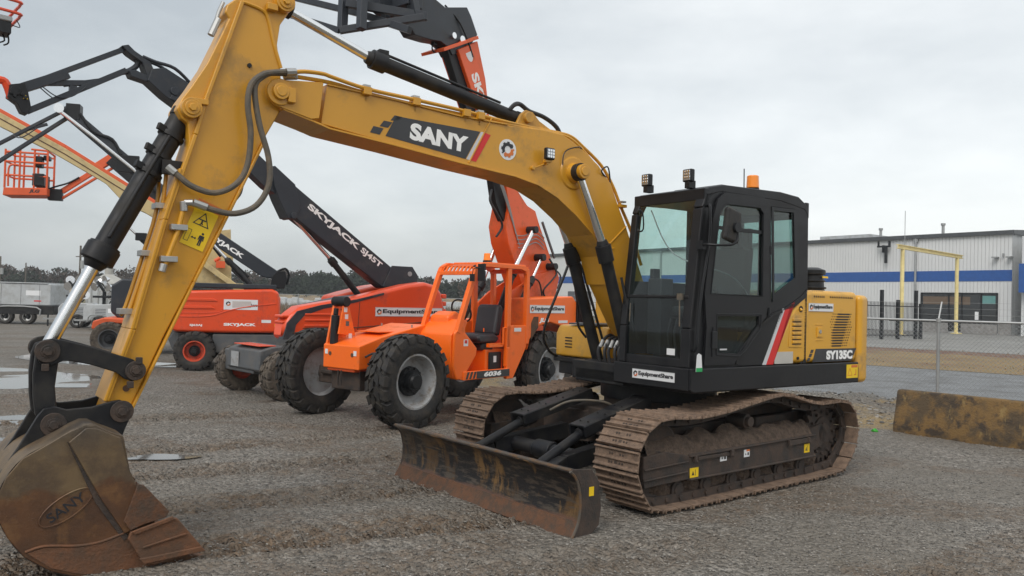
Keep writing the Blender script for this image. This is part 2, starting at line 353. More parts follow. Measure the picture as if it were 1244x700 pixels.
def blade_mat():
    m = bpy.data.materials.new('scraped_blade'); m.use_nodes = True; nt = m.node_tree; N = nt.nodes; L = nt.links; b = N['Principled BSDF']; tc = N.new('ShaderNodeTexCoord')
    def nz(sc, scale=(1,1,1), off=0, det=9):
        mp = N.new('ShaderNodeMapping'); mp.inputs['Location'].default_value = (off,off,off); mp.inputs['Scale'].default_value = scale; L.new(tc.outputs['Object'], mp.inputs[0])
        n = N.new('ShaderNodeTexNoise'); n.inputs['Scale'].default_value = sc; n.inputs['Detail'].default_value = det; n.inputs['Roughness'].default_value = .65; L.new(mp.outputs[0], n.inputs[0]); return n.outputs[0]
    def rg(s_, a, c):
        r = N.new('ShaderNodeMapRange'); L.new(s_, r.inputs[0]); r.inputs[1].default_value = a; r.inputs[2].default_value = c; return r.outputs[0]
    def mx(f, a, c):
        q = N.new('ShaderNodeMix'); q.data_type = 'RGBA'; L.new(f, q.inputs[0])
        for i, k in ((6, a), (7, c)):
            if isinstance(k, tuple): q.inputs[i].default_value = (*k, 1)
            else: L.new(k, q.inputs[i])
        return q.outputs[2]
    c = mx(rg(nz(2.6, (.8,1.6,.5)), .50, .60), (.018,.017,.018), (.11,.062,.026)); c = mx(rg(nz(5, (1,1,6), 4), .50, .60), c, (.085,.068,.052)); c = mx(rg(nz(3.4, (1,1.2,.5), 9), .56, .63), c, (.20,.115,.045)); c = mx(rg(nz(7, (1,.4,5), 2), .57, .64), c, (.02,.019,.02))
    sx = N.new('ShaderNodeSeparateXYZ'); L.new(tc.outputs['Object'], sx.inputs[0]); a = N.new('ShaderNodeMath'); a.operation = 'MULTIPLY_ADD'; L.new(nz(2, off=6), a.inputs[0]); a.inputs[1].default_value = .16; L.new(sx.outputs[2], a.inputs[2])
    c = mx(rg(a.outputs[0], .19, .215), mx(rg(nz(6, off=1), .4, .6), (.11,.062,.045), (.14,.07,.04)), c)
    L.new(c, b.inputs['Base Color']); b.inputs['Roughness'].default_value = .42; b.inputs['Metallic'].default_value = .25; bp = N.new('ShaderNodeBump'); bp.inputs['Strength'].default_value = .35; bp.inputs['Distance'].default_value = .01; L.new(nz(30, (1,1,4)), bp.inputs['Height']); L.new(bp.outputs[0], b.inputs['Normal'])
    return m
M['bladeface'] = blade_mat()

M['worn'] = mat('worn_steel_rim', (.10,.085,.07), .6, .3, dirt=(.16,.09,.045), dirt_amt=.4, dscale=6)
# ================================================================== EXCAVATOR
NY = ((-1, 0, 0), (0, 0, 1))         # lettering axes on a face looking along local +y
EX = empty('crawler_excavator', (1.611, 8.664, 0), R(216))
tag(EX, 'large yellow crawler excavator with black cab, dozer blade and its bucket resting on the gravel', 'excavator')
Y2 = M['yellow']
# ---- arm
ARM = [(4.34,3.685),(4.312,3.521),(4.294,3.343),(4.308,3.171),(4.432,2.929),(4.68,2.359),(4.9,1.865),(5.076,1.486),(5.281,.983),(5.344,.864),(5.43,.87),(5.453,.982),(5.43,1.052),(5.278,1.532),(5.097,2.295),(5.0,2.66),(4.955,2.86),(4.965,2.99),(5.015,3.02),(5.045,3.083),(5.01,3.164),(4.95,3.26),(4.85,3.44),(4.755,3.67),(4.705,3.8),(4.735,3.84),(4.72,3.9),(4.659,3.957),(4.584,4.049),(4.4,4.108),(4.272,4.09),(4.232,4.024),(4.261,3.941),(4.322,3.839)]
arm = MB().prism(ARM, -.135, .135).build('arm', Y2, EX, bevel=.012)
# inner box with proud flange strips following the front and rear edges
rid = MB()
for A in ([(4.616,3.943),(4.856,3.16),(4.916,2.915),(5.097,2.295),(5.278,1.532),(5.43,1.052)], ):
    for s_ in (-1, 1):
        for i in range(len(A)-1): rid.bar((A[i][0], s_*.142, A[i][1]), (A[i+1][0], s_*.142, A[i+1][1]), .03, .05, (0, 1, 0))
rid.build('edge_flange', Y2, arm, bevel=.008)
fp = MB()
fpp = [(5.005,2.66),(5.102,2.295),(5.285,1.532),(5.437,1.052)]
for i in range(3):
    fp.bar((fpp[i][0]+.006, 0, fpp[i][1]), (fpp[i+1][0]+.006, 0, fpp[i+1][1]), .345, .02, (1, 0, .3))
bk = [(4.432,2.929),(4.68,2.359),(4.9,1.865),(5.281,.983)]
for i in range(3): fp.bar((bk[i][0]-.006, 0, bk[i][1]), (bk[i+1][0]-.006, 0, bk[i+1][1]), .33, .018, (1, 0, .3))
fp.build('flange_plate', Y2, arm, bevel=.006)
gp = MB()
for s_ in (-1, 1):
    q = [(4.616,3.943),(4.469,3.917),(4.417,3.855),(4.368,3.679),(4.31,3.51)]
    sp = [V((x, s_*.14, z)) for x, z in q]; gp.tube(sp, .014, 8, 4)
gp.build('weld_seam', Y2, arm)
bo = MB()
for (x, z, r, h) in ((4.955,3.093,.072,.20),(4.305,4.0,.072,.20),(4.34,3.312,.0,.0)):
    if r: bo.cyl((x,-h,z),(x,h,z), r, n=28); bo.cyl((x,-h-.012,z),(x,h+.012,z), r*.72, n=24); bo.cyl((x,-h-.03,z),(x,h+.03,z), r*.4, n=6)
bo.box(4.84,4.96,.14,.19,3.13,3.17); bo.box(4.36,4.44,.14,.19,3.92,3.97)
bo.build('pin_boss', Y2, arm, bevel=.005)
MB().cyl((4.548,.125,3.483),(4.548,.15,3.483),.016,n=16).build('grease_hole', M['black_clean'], arm)
MB().cyl((5.31,.12,1.13),(5.31,.145,1.13),.022,n=16).build('grease_hole', M['rust'], arm)
# pipes and hoses on the arm
p = MB(); p.tube([(4.985,.185,2.40),(5.02,.185,2.22),(5.105,.185,1.96)], .017, 10)
pp = p.build('arm_pipe', Y2, arm)
c = MB(); c.box(4.96,5.07,.14,.21,2.225,2.265); c.box(5.02,5.13,.14,.21,2.0,2.04); c.cyl((5.105,.185,1.985),(5.118,.185,1.93),.026,n=10); c.cyl((4.99,.185,2.43),(4.985,.185,2.36),.027,n=8); c.cyl((4.985,.185,2.42),(4.93,.205,2.425),.025,n=8)
c.build('pipe_clamp', M['steel'], pp, bevel=.004)
p = MB(); p.tube([(5.105,-.05,2.66),(5.125,-.02,2.36),(5.20,-.02,2.06),(5.30,-.02,1.69),(5.335,-.02,1.62)], .014, 8, 3); p.tube([(5.075,.03,2.66),(5.10,.03,2.36),(5.18,.03,2.04),(5.285,.03,1.66)], .014, 8, 3)
pp = p.build('arm_pipe', Y2, arm)
c = MB()
for x, z in ((5.115,2.4),(5.2,2.06),(5.32,1.65)): c.box(x-.05,x+.03,-.08,.06,z-.02,z+.02)
c.build('pipe_clamp', M['steel'], pp, bevel=.003)
p = MB(); p.tube([(4.80,.1,3.72),(4.77,.1,3.84),(4.74,.1,3.92)],.014,8); p.cyl((4.82,.1,3.66),(4.77,.1,3.79),.025,n=8); p.build('pipe_end', M['steel'], arm)
for nm, pts, mm in (('hose', [(4.23,.24,3.475),(4.395,.24,3.44),(4.49,.25,3.40),(4.57,.26,3.31),(4.588,.26,3.16),(4.557,.25,2.95),(4.573,.24,2.72),(4.65,.24,2.58),(4.79,.23,2.505),(4.941,.22,2.535),(5.03,.20,2.60),(5.10,.17,2.66)], M['hose']),
                    ('hose', [(4.23,.21,3.46),(4.389,.22,3.44),(4.468,.23,3.40),(4.535,.24,3.30),(4.499,.25,3.047),(4.425,.26,2.80),(4.417,.26,2.60),(4.50,.25,2.44),(4.645,.23,2.37),(4.80,.22,2.385),(4.93,.205,2.425)], M['hose']),
                    ('hose', [(4.33,-.25,3.40),(4.44,-.26,3.2),(4.43,-.26,2.9),(4.46,-.25,2.66),(4.50,-.2,2.56),(4.60,-.18,2.45)], M['hose'])):
    h = MB().tube(pts, .0215, 10, 5).build(nm, mm, arm)
    if pts[0][1] > 0:
        e = MB(); e.cyl(pts[0], V(pts[0]).lerp(V(pts[1]), .45), .029, n=8); e.cyl(V(pts[-1]).lerp(V(pts[-2]), .7), pts[-1], .029, n=8); e.build('hose_fitting', M['steel'], h)
# warning sign on the arm
o0 = V((5.0,.1385,2.146)); xd = (4.839-5.003,0,2.086-2.146); yd = (4.879-5.003, 0, 2.454-2.146)
xd = (-.155,0,-.06); yd = (-.12,0,.31)
sg = patch('warning_sign', rect(.172,.345), M['signyel'], arm, o0, xd, yd)
Xd = V(xd).normalized(); Yd = (V(yd)-Xd*V(yd).dot(Xd)).normalized(); F1 = frame(o0+V((0,.0035,0)), xd, yd)
patch('warning_band', rect(.172,.055,0,.29), M['signor'], sg, o0+V((0,.0033,0)), xd, yd, .001)
text('lettering', 'WARNING', M['ink'], sg, (F1 @ V((.028,.302,.001))), xd, yd, .115, .028, ext=.001)
b = MB()
def tri_ring(b, cx, cy, r, t, z0=0, z1=.001):
    pts = [(cx+r*cos(R(90+120*k)), cy+r*sin(R(90+120*k))) for k in range(3)]; ins = [(cx+(r-t)*cos(R(90+120*k)), cy+(r-t)*sin(R(90+120*k))) for k in range(3)]
    for k in range(3): b.prism([pts[k], pts[(k+1)%3], ins[(k+1)%3], ins[k]], z0, z1, 'xy')
tri_ring(b, .086, .20, .068, .013)
b.prism(rect(.05,.009,.06,.205),0,.001,'xy'); b.prism(rect(.012,.03,.08,.178),0,.001,'xy'); b.prism([(.092,.178),(.1,.178),(.084,.2),(.078,.196)],0,.001,'xy'); b.prism([(.072,.17),(.078,.166),(.092,.19),(.086,.194)],0,.001,'xy')
for q in (rect(.034,.003,.012,.03), rect(.034,.003,.012,.115), rect(.003,.088,.012,.03), rect(.003,.088,.043,.03)): b.prism(q,0,.001,'xy')
b.prism([(.055,.07),(.068,.08),(.068,.073),(.082,.073),(.082,.08),(.095,.07),(.082,.06),(.082,.067),(.068,.067),(.068,.06)],0,.001,'xy')
b.prism([(.125+.009*cos(2*pi*k/14),.118+.009*sin(2*pi*k/14)) for k in range(14)],0,.001,'xy')
b.prism([(.108,.104),(.142,.104),(.146,.068),(.139,.068),(.136,.09),(.136,.028),(.127,.028),(.126,.062),(.124,.062),(.123,.028),(.114,.028),(.114,.09),(.111,.068),(.104,.068)],0,.001,'xy')
b.xf(F1).build('pictogram', M['ink'], sg, flat=True)
# ---- boom
BOOM = [(4.304,3.401),(3.991,3.452),(3.90,3.437),(3.361,3.418),(2.719,3.383),(2.215,3.387),(1.80,3.405),(1.576,3.397),(1.441,3.352),(1.281,3.27),(1.093,3.156),(.922,2.994),(.813,2.781),(.691,2.565),(.48,2.128),(.27,1.72),(.05,1.55),(.0,1.35),(.12,1.22),(.32,1.25),(.60,1.55),(.889,1.988),(.988,2.272),(1.158,2.473),(1.377,2.642),(1.618,2.794),(1.849,2.887),(2.117,2.936),(2.551,2.972),(2.706,2.985),(3.349,3.052),(3.926,3.105),(4.043,3.162),(4.291,3.198),(4.374,3.228),(4.414,3.289),(4.378,3.357)]
boom = None
b = MB()
body = BOOM[2:-6]
b.prism([(3.95,3.44)]+body+[(3.99,3.13)], -.17, .17)
for s_ in (-1, 1):    # clevis cheeks either side of the arm
    b.prism([(4.312,3.408),(4.0,3.447),(3.99,3.445),(4.017,3.162),(4.083,3.146),(4.362,3.207),(4.415,3.25),(4.428,3.31),(4.395,3.375)], s_*.165, s_*.20)
    b.cyl((4.334, s_*.165, 3.311),(4.334, s_*.215, 3.311), .10, n=30)
boom = b.build('boom', Y2, EX, bevel=.006)
fl = MB()   # bottom and top cover plates standing proud of the sides
bt = [(4.30,3.192),(4.06,3.136),(3.99,3.118),(3.926,3.10),(3.349,3.047),(2.706,2.98),(2.551,2.967),(2.117,2.93),(1.849,2.88),(1.618,2.786),(1.377,2.634),(1.158,2.465),(.988,2.264),(.889,1.98)]
for i in range(len(bt)-1): fl.bar((bt[i][0],0,bt[i][1]),(bt[i+1][0],0,bt[i+1][1]),.385,.016,(0,0,1))
tp = [(3.95,3.442),(3.90,3.44),(3.361,3.423),(2.719,3.388),(2.215,3.392)]
for i in range(len(tp)-1): fl.bar((tp[i][0],0,tp[i][1]),(tp[i+1][0],0,tp[i+1][1]),.37,.014,(0,0,1))
fl.build('cover_plate', Y2, boom, bevel=.004)
b = MB()
b.tube([(2.385,.172,3.432),(2.62,.172,2.995)], .008, 6); b.tube([(.86,.172,2.35),(1.06,.172,2.30)], .008, 6); b.tube([(.70,.172,2.58),(1.0,.172,2.32)],.008,6)
b.build('weld_seam', Y2, boom)
b = MB()
for s_ in (-1, 1):
    b.cyl((4.334,s_*.2,3.311),(4.334,s_*.245,3.311),.062,n=28); b.cyl((4.334,s_*.24,3.311),(4.334,s_*.252,3.311),.04,n=24)
    b.cyl((1.42,s_*.16,3.04),(1.42,s_*.185,3.04),.17,.15,n=36); b.cyl((1.42,s_*.18,3.04),(1.42,s_*.235,3.04),.10,.085,n=30)
    b.cyl((1.42,s_*.29,3.04),(1.42,s_*.345,3.04),.07,n=28); b.cyl((1.42,s_*.34,3.04),(1.42,s_*.355,3.04),.045,n=24)
b.box(4.22,4.28,.2,.24,3.24,3.35)
# arm cylinder bracket on top of the boom
for s_ in (-1, 1): b.prism([(2.10,3.37),(2.02,3.53),(1.96,3.58),(1.88,3.57),(1.80,3.50),(1.35,3.30),(1.4,3.25),(2.05,3.30)], s_*.075, s_*.11)
b.cyl((1.945,-.15,3.505),(1.945,.15,3.505),.05,n=24)
b.build('pin_boss', Y2, boom, bevel=.006)
# pipes along the top of the boom
for pts, nm in (([(4.26,.205,3.47),(4.15,.205,3.50),(4.0,.20,3.512),(3.918,.20,3.50),(3.62,.195,3.463),(3.164,.19,3.452),(2.67,.17,3.441),(2.13,.14,3.42),(1.60,.10,3.425),(1.40,.10,3.41),(1.25,.10,3.335),(1.0,.10,3.18),(.84,.10,3.0),(.72,.10,2.80),(.55,.1,2.53),(.4,.1,2.2)], 'boom_pipe'),
                ([(4.22,.18,3.455),(3.92,.165,3.465),(3.637,.16,3.44),(3.184,.155,3.42),(2.694,.15,3.412),(2.158,.14,3.40),(1.60,.14,3.40),(1.38,.14,3.35),(1.14,.14,3.18),(.965,.14,3.02),(.85,.14,2.82),(.70,.14,2.56)], 'boom_pipe'),
                ([(4.2,-.19,3.47),(3.9,-.19,3.50),(3.6,-.19,3.46),(2.7,-.17,3.44),(2.1,-.15,3.42),(1.5,-.1,3.42),(1.25,-.1,3.335),(1.0,-.1,3.18),(.84,-.1,3.0),(.72,-.1,2.80)], 'boom_pipe')):
    pp = MB().tube(pts, .0165, 8, 4).build(nm, Y2, boom)
c = MB()
for x, z in ((3.62,3.465),(3.17,3.455),(2.67,3.44),(2.52,3.437)):
    c.box(x-.035,x+.035,.13,.215,z-.05,z+.012)
    c.box(x-.012,x+.012,.145,.17,z-.10,z-.03)
c.box(.70,.80,.06,.18,2.77,2.80)
pc = c.build('pipe_clamp', Y2, boom, bevel=.004)
c = MB()
for x, z in ((3.62,3.48),(3.17,3.47),(2.52,3.452),(.76,2.815)): c.box(x-.03,x+.03,.145,.20,z,z+.018)
c.cyl((4.30,.205,3.455),(4.22,.205,3.48),.028,n=8); c.cyl((4.30,.18,3.44),(4.2,.18,3.46),.028,n=8)
c.build('clamp_bolt', M['steel'], pc, bevel=.003)
hs = MB(); hs.tube([(2.10,.04,3.57),(2.06,.06,3.62),(1.98,.04,3.64),(1.86,.02,3.60),(1.66,0,3.575),(1.50,0,3.50),(1.43,.0,3.38)],.022,8,5)
hs.tube([(1.28,.13,3.28),(1.36,.19,3.30),(1.5,.19,3.26),(1.56,.19,3.2),(1.57,.19,3.1)],.006,6,4)
hs.tube([(.98,.16,3.05),(1.08,.2,3.10),(1.0,.2,3.15),(.93,.16,3.06),(.92,.16,2.93)],.008,6,4)
hs.build('boom_hose', M['hose_black'], boom)
# work lamp on the boom
lp = MB().box(1.73,1.84,.235,.275,3.115,3.225).build('work_lamp', M['black_clean'], boom, bevel=.012)
g = MB().box(1.742,1.828,.274,.281,3.127,3.213).build('lamp_lens', M['lens'], lp, bevel=.004)
b = MB()
for i in range(3):
    for j in range(3): b.cyl((1.757+i*.028,.28,3.142+j*.028),(1.757+i*.028,.285,3.142+j*.028),.011,n=10)
b.build('reflector', M['chrome'], lp)
b = MB(); b.box(1.75,1.82,.2,.25,3.09,3.115); b.box(1.78,1.80,.17,.24,3.07,3.095); b.bar((1.80,.2,3.08),(1.92,.18,3.03),.02,.012); b.cyl((1.92,.16,3.03),(1.92,.2,3.03),.02,n=8)
b.build('lamp_bracket', Y2, lp, bevel=.003)
# decals on the boom
Yn = .1705
def bp(name, pts, m, y=Yn, th=.0025): return MB().prism(pts, y, y+th).build(name, m, boom, flat=True)
bp('decal_panel', [(3.342,3.292),(2.509,3.284),(2.656,3.024),(3.434,3.115)], M['bad'])
bp('decal_stripe', [(2.500,3.284),(2.469,3.2835),(2.613,3.019),(2.647,3.023)], M['silver'])
bp('decal_stripe', [(2.460,3.2833),(2.395,3.27),(2.545,3.012),(2.604,3.018)], M['decred'])
for q in ([(3.357,3.296),(3.288,3.293),(3.325,3.25),(3.393,3.25)], [(3.453,3.238),(3.375,3.235),(3.414,3.185),(3.49,3.187)], [(3.545,3.18),(3.455,3.173),(3.486,3.118),(3.574,3.125)]): bp('decal_check', q, M['bad'])
text('lettering', 'SANY', M['whitep'], boom, (3.215,Yn+.003,3.118), (-1,0,-.075), (-.01,0,1), .575, .145, bold=.05, ext=.001)
emblem(boom, (2.205,Yn,3.165), *NY, .095)
# ---- bucket and linkage (black, worn)
c = cylinder_set(EX, 'bucket_cylinder', (4.955,0,3.093), (5.50,0,1.985), (5.764,0,1.42), .078, .045)
b = MB()
d = (V((5.5,0,1.985))-V((4.955,0,3.093))).normalized()
for t in (.16,.30,.42): q = V((4.955,0,3.093))+d*t*1.2; b.cyl(q,q+d*.035,.092,n=20); b.bar(q+V((.06,.05,.02)),q+V((.11,.07,.04)),.03,.05)
b.tube([V((4.955,0,3.093))+d*.22+V((.02,.085,0)), V((4.955,0,3.093))+d*1.05+V((.02,.085,0))], .014, 8)
b.box(4.98,5.12,.06,.11,2.62,2.72)
q=V((4.955,0,3.093))+d*1.12; b.cyl(q,q+d*.11,.112,n=24)
b.build('clamp_ring', M['black'], c, bevel=.004)
LINK = [(5.862,1.392),(5.85,1.44),(5.81,1.466),(5.76,1.475),(5.69,1.462),(5.539,1.418),(5.39,1.367),(5.287,1.332),(5.235,1.29),(5.223,1.25),(5.242,1.202),(5.285,1.182),(5.335,1.20),(5.386,1.245),(5.536,1.30),(5.656,1.328),(5.70,1.33),(5.76,1.30),(5.83,1.32)]
b = MB()
for s_ in (-1, 1): b.prism(LINK, s_*.175, s_*.21)
lk = b.build('tipping_link', M['black'], EX, bevel=.008)
TL = [(5.85,1.37),(5.83,1.43),(5.76,1.45),(5.71,1.41),(5.722,1.30),(5.735,1.161),(5.722,1.03),(5.70,.96),(5.78,.92),(5.84,.98),(5.855,1.1),(5.86,1.25)]
b = MB()
for s_ in (-1, 1): b.prism(TL, s_*.10, s_*.165)
b.box(5.74,5.81,-.12,.12,1.1,1.22); b.build('bucket_link', M['black'], EX, bevel=.012)
b = MB()
for x, z, r in ((5.79,1.395,.058),(5.27,1.255,.052),(5.345,.985,.058),(5.742,.925,.06)):
    for s_ in (-1, 1):
        b.cyl((x,0,z),(x,s_*.235,z),r*.72,n=24); b.cyl((x,s_*.21,z),(x,s_*.228,z),r*1.25,n=28); b.cyl((x,s_*.23,z),(x,s_*.25,z),r*.5,n=6)
for x, z in ((5.80,1.30),(5.30,1.17),(5.25,1.33)): b.box(x-.02,x+.02,.2,.235,z-.03,z+.015)
b.build('linkage_pin', M['under'], EX, bevel=.004)
BRK = [(5.83,.99),(5.80,1.03),(5.74,1.04),(5.67,1.015),(5.527,1.023),(5.41,1.055),(5.36,1.062),(5.31,1.04),(5.285,.99),(5.296,.93),(5.324,.86),(5.353,.76),(5.52,.62),(5.75,.55),(6.03,.42),(6.10,.50),(6.04,.62),(5.93,.80)]
BK = [(5.93,.775),(5.80,.85),(5.685,.92),(5.60,.955),(5.54,.95),(5.488,.916),(5.382,.866),(5.337,.642),(5.24,.43),(5.15,.24),(5.04,.10),(4.93,.03),(4.95,-.015),(5.357,-.02),(5.60,.01),(5.76,.075),(5.90,.18),(5.99,.307),(6.045,.44),(6.05,.56),(6.01,.67)]
# bucket: two side plates, wrapped shell
b = MB()
for s_ in (-1, 1): b.prism(BK, s_*.475, s_*.50)
sh = [(5.382,.866),(5.488,.916),(5.60,.955),(5.80,.85),(5.93,.775),(6.01,.67),(6.05,.56),(6.045,.44),(5.99,.307),(5.90,.18),(5.76,.075),(5.60,.01),(5.357,-.02),(5.0,-.01)]
sp = spline([V((x,0,z)) for x, z in sh], 3)
for i in range(len(sp)-1): b.bar(sp[i],sp[i+1],1.0,.022,(0,1,0),) if False else b.add([V((sp[i].x,-.49,sp[i].z)),V((sp[i].x,.49,sp[i].z)),V((sp[i+1].x,.49,sp[i+1].z)),V((sp[i+1].x,-.49,sp[i+1].z))],[(0,1,2,3)])
bucket = b.build('bucket', M['bucket'] if 'bucket' in M else M['rust'], EX, bevel=.006)
b = MB()
for s_ in (-1, 1): b.prism(BRK, s_*.18, s_*.215)
b.build('bucket_ear', M['black'], bucket, bevel=.008)
for s_ in (-1, 1):
    y0, y1 = s_*.501, s_*.523
    MB().prism([(5.692,.855),(5.60,.935),(5.54,.93),(5.40,.86),(5.348,.65),(5.30,.55),(5.17,.32),(5.36,.25),(5.50,.48)], y0, y1).build('cheek_plate', M['bucket_cheek'] if 'bucket_cheek' in M else M['rust'], bucket, bevel=.006)
    MB().prism([(5.70,.86),(5.66,.83),(5.48,.46),(5.33,.22),(5.36,.20),(5.38,.23),(5.53,.46)], s_*.501, s_*.508).build('wear_bead', M['under'], bucket, bevel=.002)
    b = MB().prism([(5.295,.56),(5.26,.55),(5.10,.36),(5.12,.325),(5.25,.30),(5.33,.27),(5.37,.33)], s_*.524, s_*.545); b.build('side_cutter', M['rust'], bucket, bevel=.004)
    # side shroud with pockets
    b = MB().prism([(5.33,.262),(5.085,.322),(5.05,.31),(4.87,.075),(5.18,.035),(5.25,.05),(5.345,.22)], s_*.524, s_*.56)
    b.prism([(5.33,.27),(5.085,.335),(5.07,.31),(5.31,.245)], s_*.56, s_*.575); b.prism([(5.25,.05),(5.28,.09),(4.90,.11),(4.87,.075)], s_*.56, s_*.575); b.prism([(5.26,.15),(5.26,.165),(5.0,.215),(4.99,.20)], s_*.56, s_*.572)
    b.build('side_shroud', M['rust_edge'], bucket, bevel=.006)
    pts = [V((x,s_*.503,z)) for x, z in ((5.90,.215),(5.80,.235),(5.62,.21),(5.49,.215),(5.36,.25))]
    b = MB().tube(pts,.009,6,5); b.prism([(5.36,.24),(5.49,.205),(5.62,.20),(5.80,.225),(5.89,.205),(5.76,.095),(5.60,.03),(5.357,.0),(5.15,.01),(5.2,.05)], s_*.501, s_*.506)
    b.build('lower_wear_plate', M['rust_edge'], bucket, bevel=.003)
for k in range(5):
    y = -.42+.21*k
    b = MB(); b.prism([(5.22,.055),(4.96,.05),(4.775,-.03),(4.98,-.035),(5.22,-.03)], y-.045, y+.045); b.prism([(5.20,.085),(5.05,.075),(4.96,.05),(5.2,.03)], y-.055, y+.055)
    b.build('bucket_tooth', M['rust_edge'], bucket, bevel=.006)
MB().box(4.96,5.3,-.49,.49,-.015,.015).build('cutting_edge', M['rust_edge'], bucket, bevel=.004)
# raised oval and lettering
th = R(33); b = MB(); ov = [(.165*cos(2*pi*i/40), .068*sin(2*pi*i/40)) for i in range(40)]
Fo = frame((5.69,.502,.455), (-cos(th),0,sin(th)), (sin(th),0,cos(th)))
b.tube([Fo @ V((x,y,0)) for x, y in ov], .005, 6, 0, True); b.build('raised_oval', M['bucket'] if 'bucket' in M else M['rust'], bucket)
text('lettering','SANY',M['ink'],bucket, Fo @ V((-.115,-.03,0)), (-cos(th),0,sin(th)), (sin(th),0,cos(th)), .23, .06, bold=.01, ext=.002)
# ---- cylinders of arm and boom
c = cylinder_set(EX, 'arm_cylinder', (1.945,0,3.505), (3.50,0,3.775), (4.252,0,4.02), .062, .038)
b = MB(); d = (V((3.5,0,3.775))-V((1.945,0,3.505))).normalized()
b.cyl((4.19,0,4.0),(4.31,0,4.04),.06,n=20); b.tube([V((2.2,.03,3.62)), V((3.4,.03,3.83))], .013, 8); b.box(3.36,3.45,-.05,.05,3.80,3.86)
b.build('cylinder_pipe', M['black'], c, bevel=.004)
for s_ in (-1, 1):
    c = cylinder_set(EX, 'boom_cylinder', (.64,s_*.24,1.12), (1.085,s_*.25,2.36), (1.40,s_*.25,2.99), .060, .040, gland=.17)
    b = MB(); b.cyl((1.42,s_*.20,3.04),(1.42,s_*.30,3.04),.085,n=26); b.build('rod_eye', M['black'], c, bevel=.005)
    b = MB(); b.tube([(1.02,s_*.2,2.25),(.94,s_*.19,2.1),(.60,s_*.2,1.3)],.014,8); b.tube([(.93,s_*.36,2.05),(.86,s_*.37,1.8),(.82,s_*.40,1.7),(.80,s_*.42,1.55),(.7,s_*.40,1.42)],.013,8,4); b.build('feed_pipe', M['hose_black'], c)
# ---- upper structure
deck = MB()
deck.box(-1.83,.30,-1.22,1.235,1.0,1.17); deck.box(.30,.87,-.42,1.235,1.0,1.19); deck.prism([(.87,.30),(.87,1.19),(.60,1.235),(.60,.30)],1.0,1.19,'xy')
deck.box(.1,.87,-.36,.36,.98,1.12); deck.cyl((0,0,.80),(0,0,1.0),.62,n=48)
sk = MB().prism([(.905,1.225),(.905,1.03),(.86,1.005),(-1.80,1.005),(-1.80,1.225)], 1.222, 1.25); sk.box(.875,.91,.26,1.222,1.02,1.225)
deckm = deck.build('deck', M['black'], EX, bevel=.01)
MB().prism([(.90,1.06),(.88,1.015),(.70,.99),(.70,1.06)],.28,1.22).build('deck_lip', M['black'], deckm, bevel=.005)
skirt = sk.build('side_skirt', M['gloss_black'], EX, bevel=.012)
for q in ((.62,.34),): pass
# name sticker on the front of the skirt
share_sign(skirt, (.912,.53,1.085), (0,1,0), (0,0,1), .54, .088)
# tag hanging at the cab corner
tg = patch('paper_tag', [(0,0),(.085,0),(.07,.15),(.035,.165),(.012,.15)], M['white'], skirt, (.865,1.27,1.20), *NY)
patch('tag_band', [(0,0),(.085,0),(.083,.035),(.002,.035)], M['green'], tg, (.865,1.2735,1.20), *NY, .001)
patch('caution_sticker', rect(.215,.145), M['signyel'], skirt, (-1.565,1.2505,1.055), *NY)
b = MB(); tri_ring(b,.06,.055,.055,.012); b.prism(rect(.04,.01,.14,.03),0,.001,'xy'); b.prism(rect(.012,.06,.17,.03),0,.001,'xy'); b.xf(frame((-1.565,1.2535,1.055),*NY)).build('pictogram', M['signor'], skirt, flat=True)
patch('sticker_band', rect(.12,.028,.085,.112), M['signor'], skirt, (-1.565,1.2536,1.055), *NY, .001)
# body
HOODZ = 1.985
hood = MB()
hood.prism([(-.22,1.228),(-.66,1.80),(-.80,1.93),(-.90,HOODZ-.01),(-1.0,HOODZ),(-1.815,HOODZ),(-1.815,1.228)], -1.19, 1.215)
hood_o = hood.build('engine_hood', M['yellow2'], EX, bevel=.05, seg=4)
b = MB()
b.prism([(-1.84,1.235),(-1.98,1.228),(-2.09,1.17),(-2.17,1.03),(-2.26,.55),(-2.29,0),(-2.26,-.55),(-2.17,-1.03),(-2.09,-1.17),(-1.98,-1.23),(-1.84,-1.235)],.99,1.955,'xy')
cw = b.build('counterweight', M['yellow2'], EX, bevel=.055, seg=4)
# panel seams, louvres, grilles (near side)
b = MB(); yb = 1.2155
b.box(-.872,-.862,yb-.004,yb+.0005,1.24,1.93)
b.build('panel_seam', M['black_clean'], hood_o, flat=True)
lv = plate('louvre_panel', [(-.57,1.40),(-.80,1.39),(-.803,1.70),(-.77,1.725),(-.66,1.725),(-.60,1.66)], [], yb, yb+.006, M['yellow2'], hood_o, bevel=.003)
b = MB()
for k in range(6):
    z = 1.435+k*.045; b.prism([(-.625,z),(-.775,z-.002),(-.775,z+.028),(-.625,z+.028)], yb+.004, yb+.018)
b.build('louvre', M['yellow2'], lv, bevel=.006)
b = MB()
for k in range(6): z = 1.426+k*.045; b.box(-.775,-.625,yb+.006,yb+.0075,z-.002,z+.007)
b.build('louvre_gap', M['black_clean'], lv, flat=True)
b = MB()   # grille: slots and diamond holes
for k in range(13):
    z = 1.742-k*.0282; x0, x1 = -1.31, -1.69
    a = max(0, min(1, (z-1.40)/.35)); s0 = x0-.03-.10*max(0,(a-.45)/.55); s1 = x1+.02+.16*(1-a)
    b.box(s1, s0, yb, yb+.0015, z-.010, z+.006)
    for j in range(3):
        xx = s0+.012+j*.036
        if xx < x0+.01: b.prism([(xx,z-.008),(xx+.012,z),(xx+.006,z+.006),(xx-.006,z-.002)], yb, yb+.0015)
        xx = s1-.02-j*.036
        if xx > x1-.005: b.prism([(xx,z-.008),(xx+.012,z),(xx,z+.008),(xx-.012,z)], yb, yb+.0015)
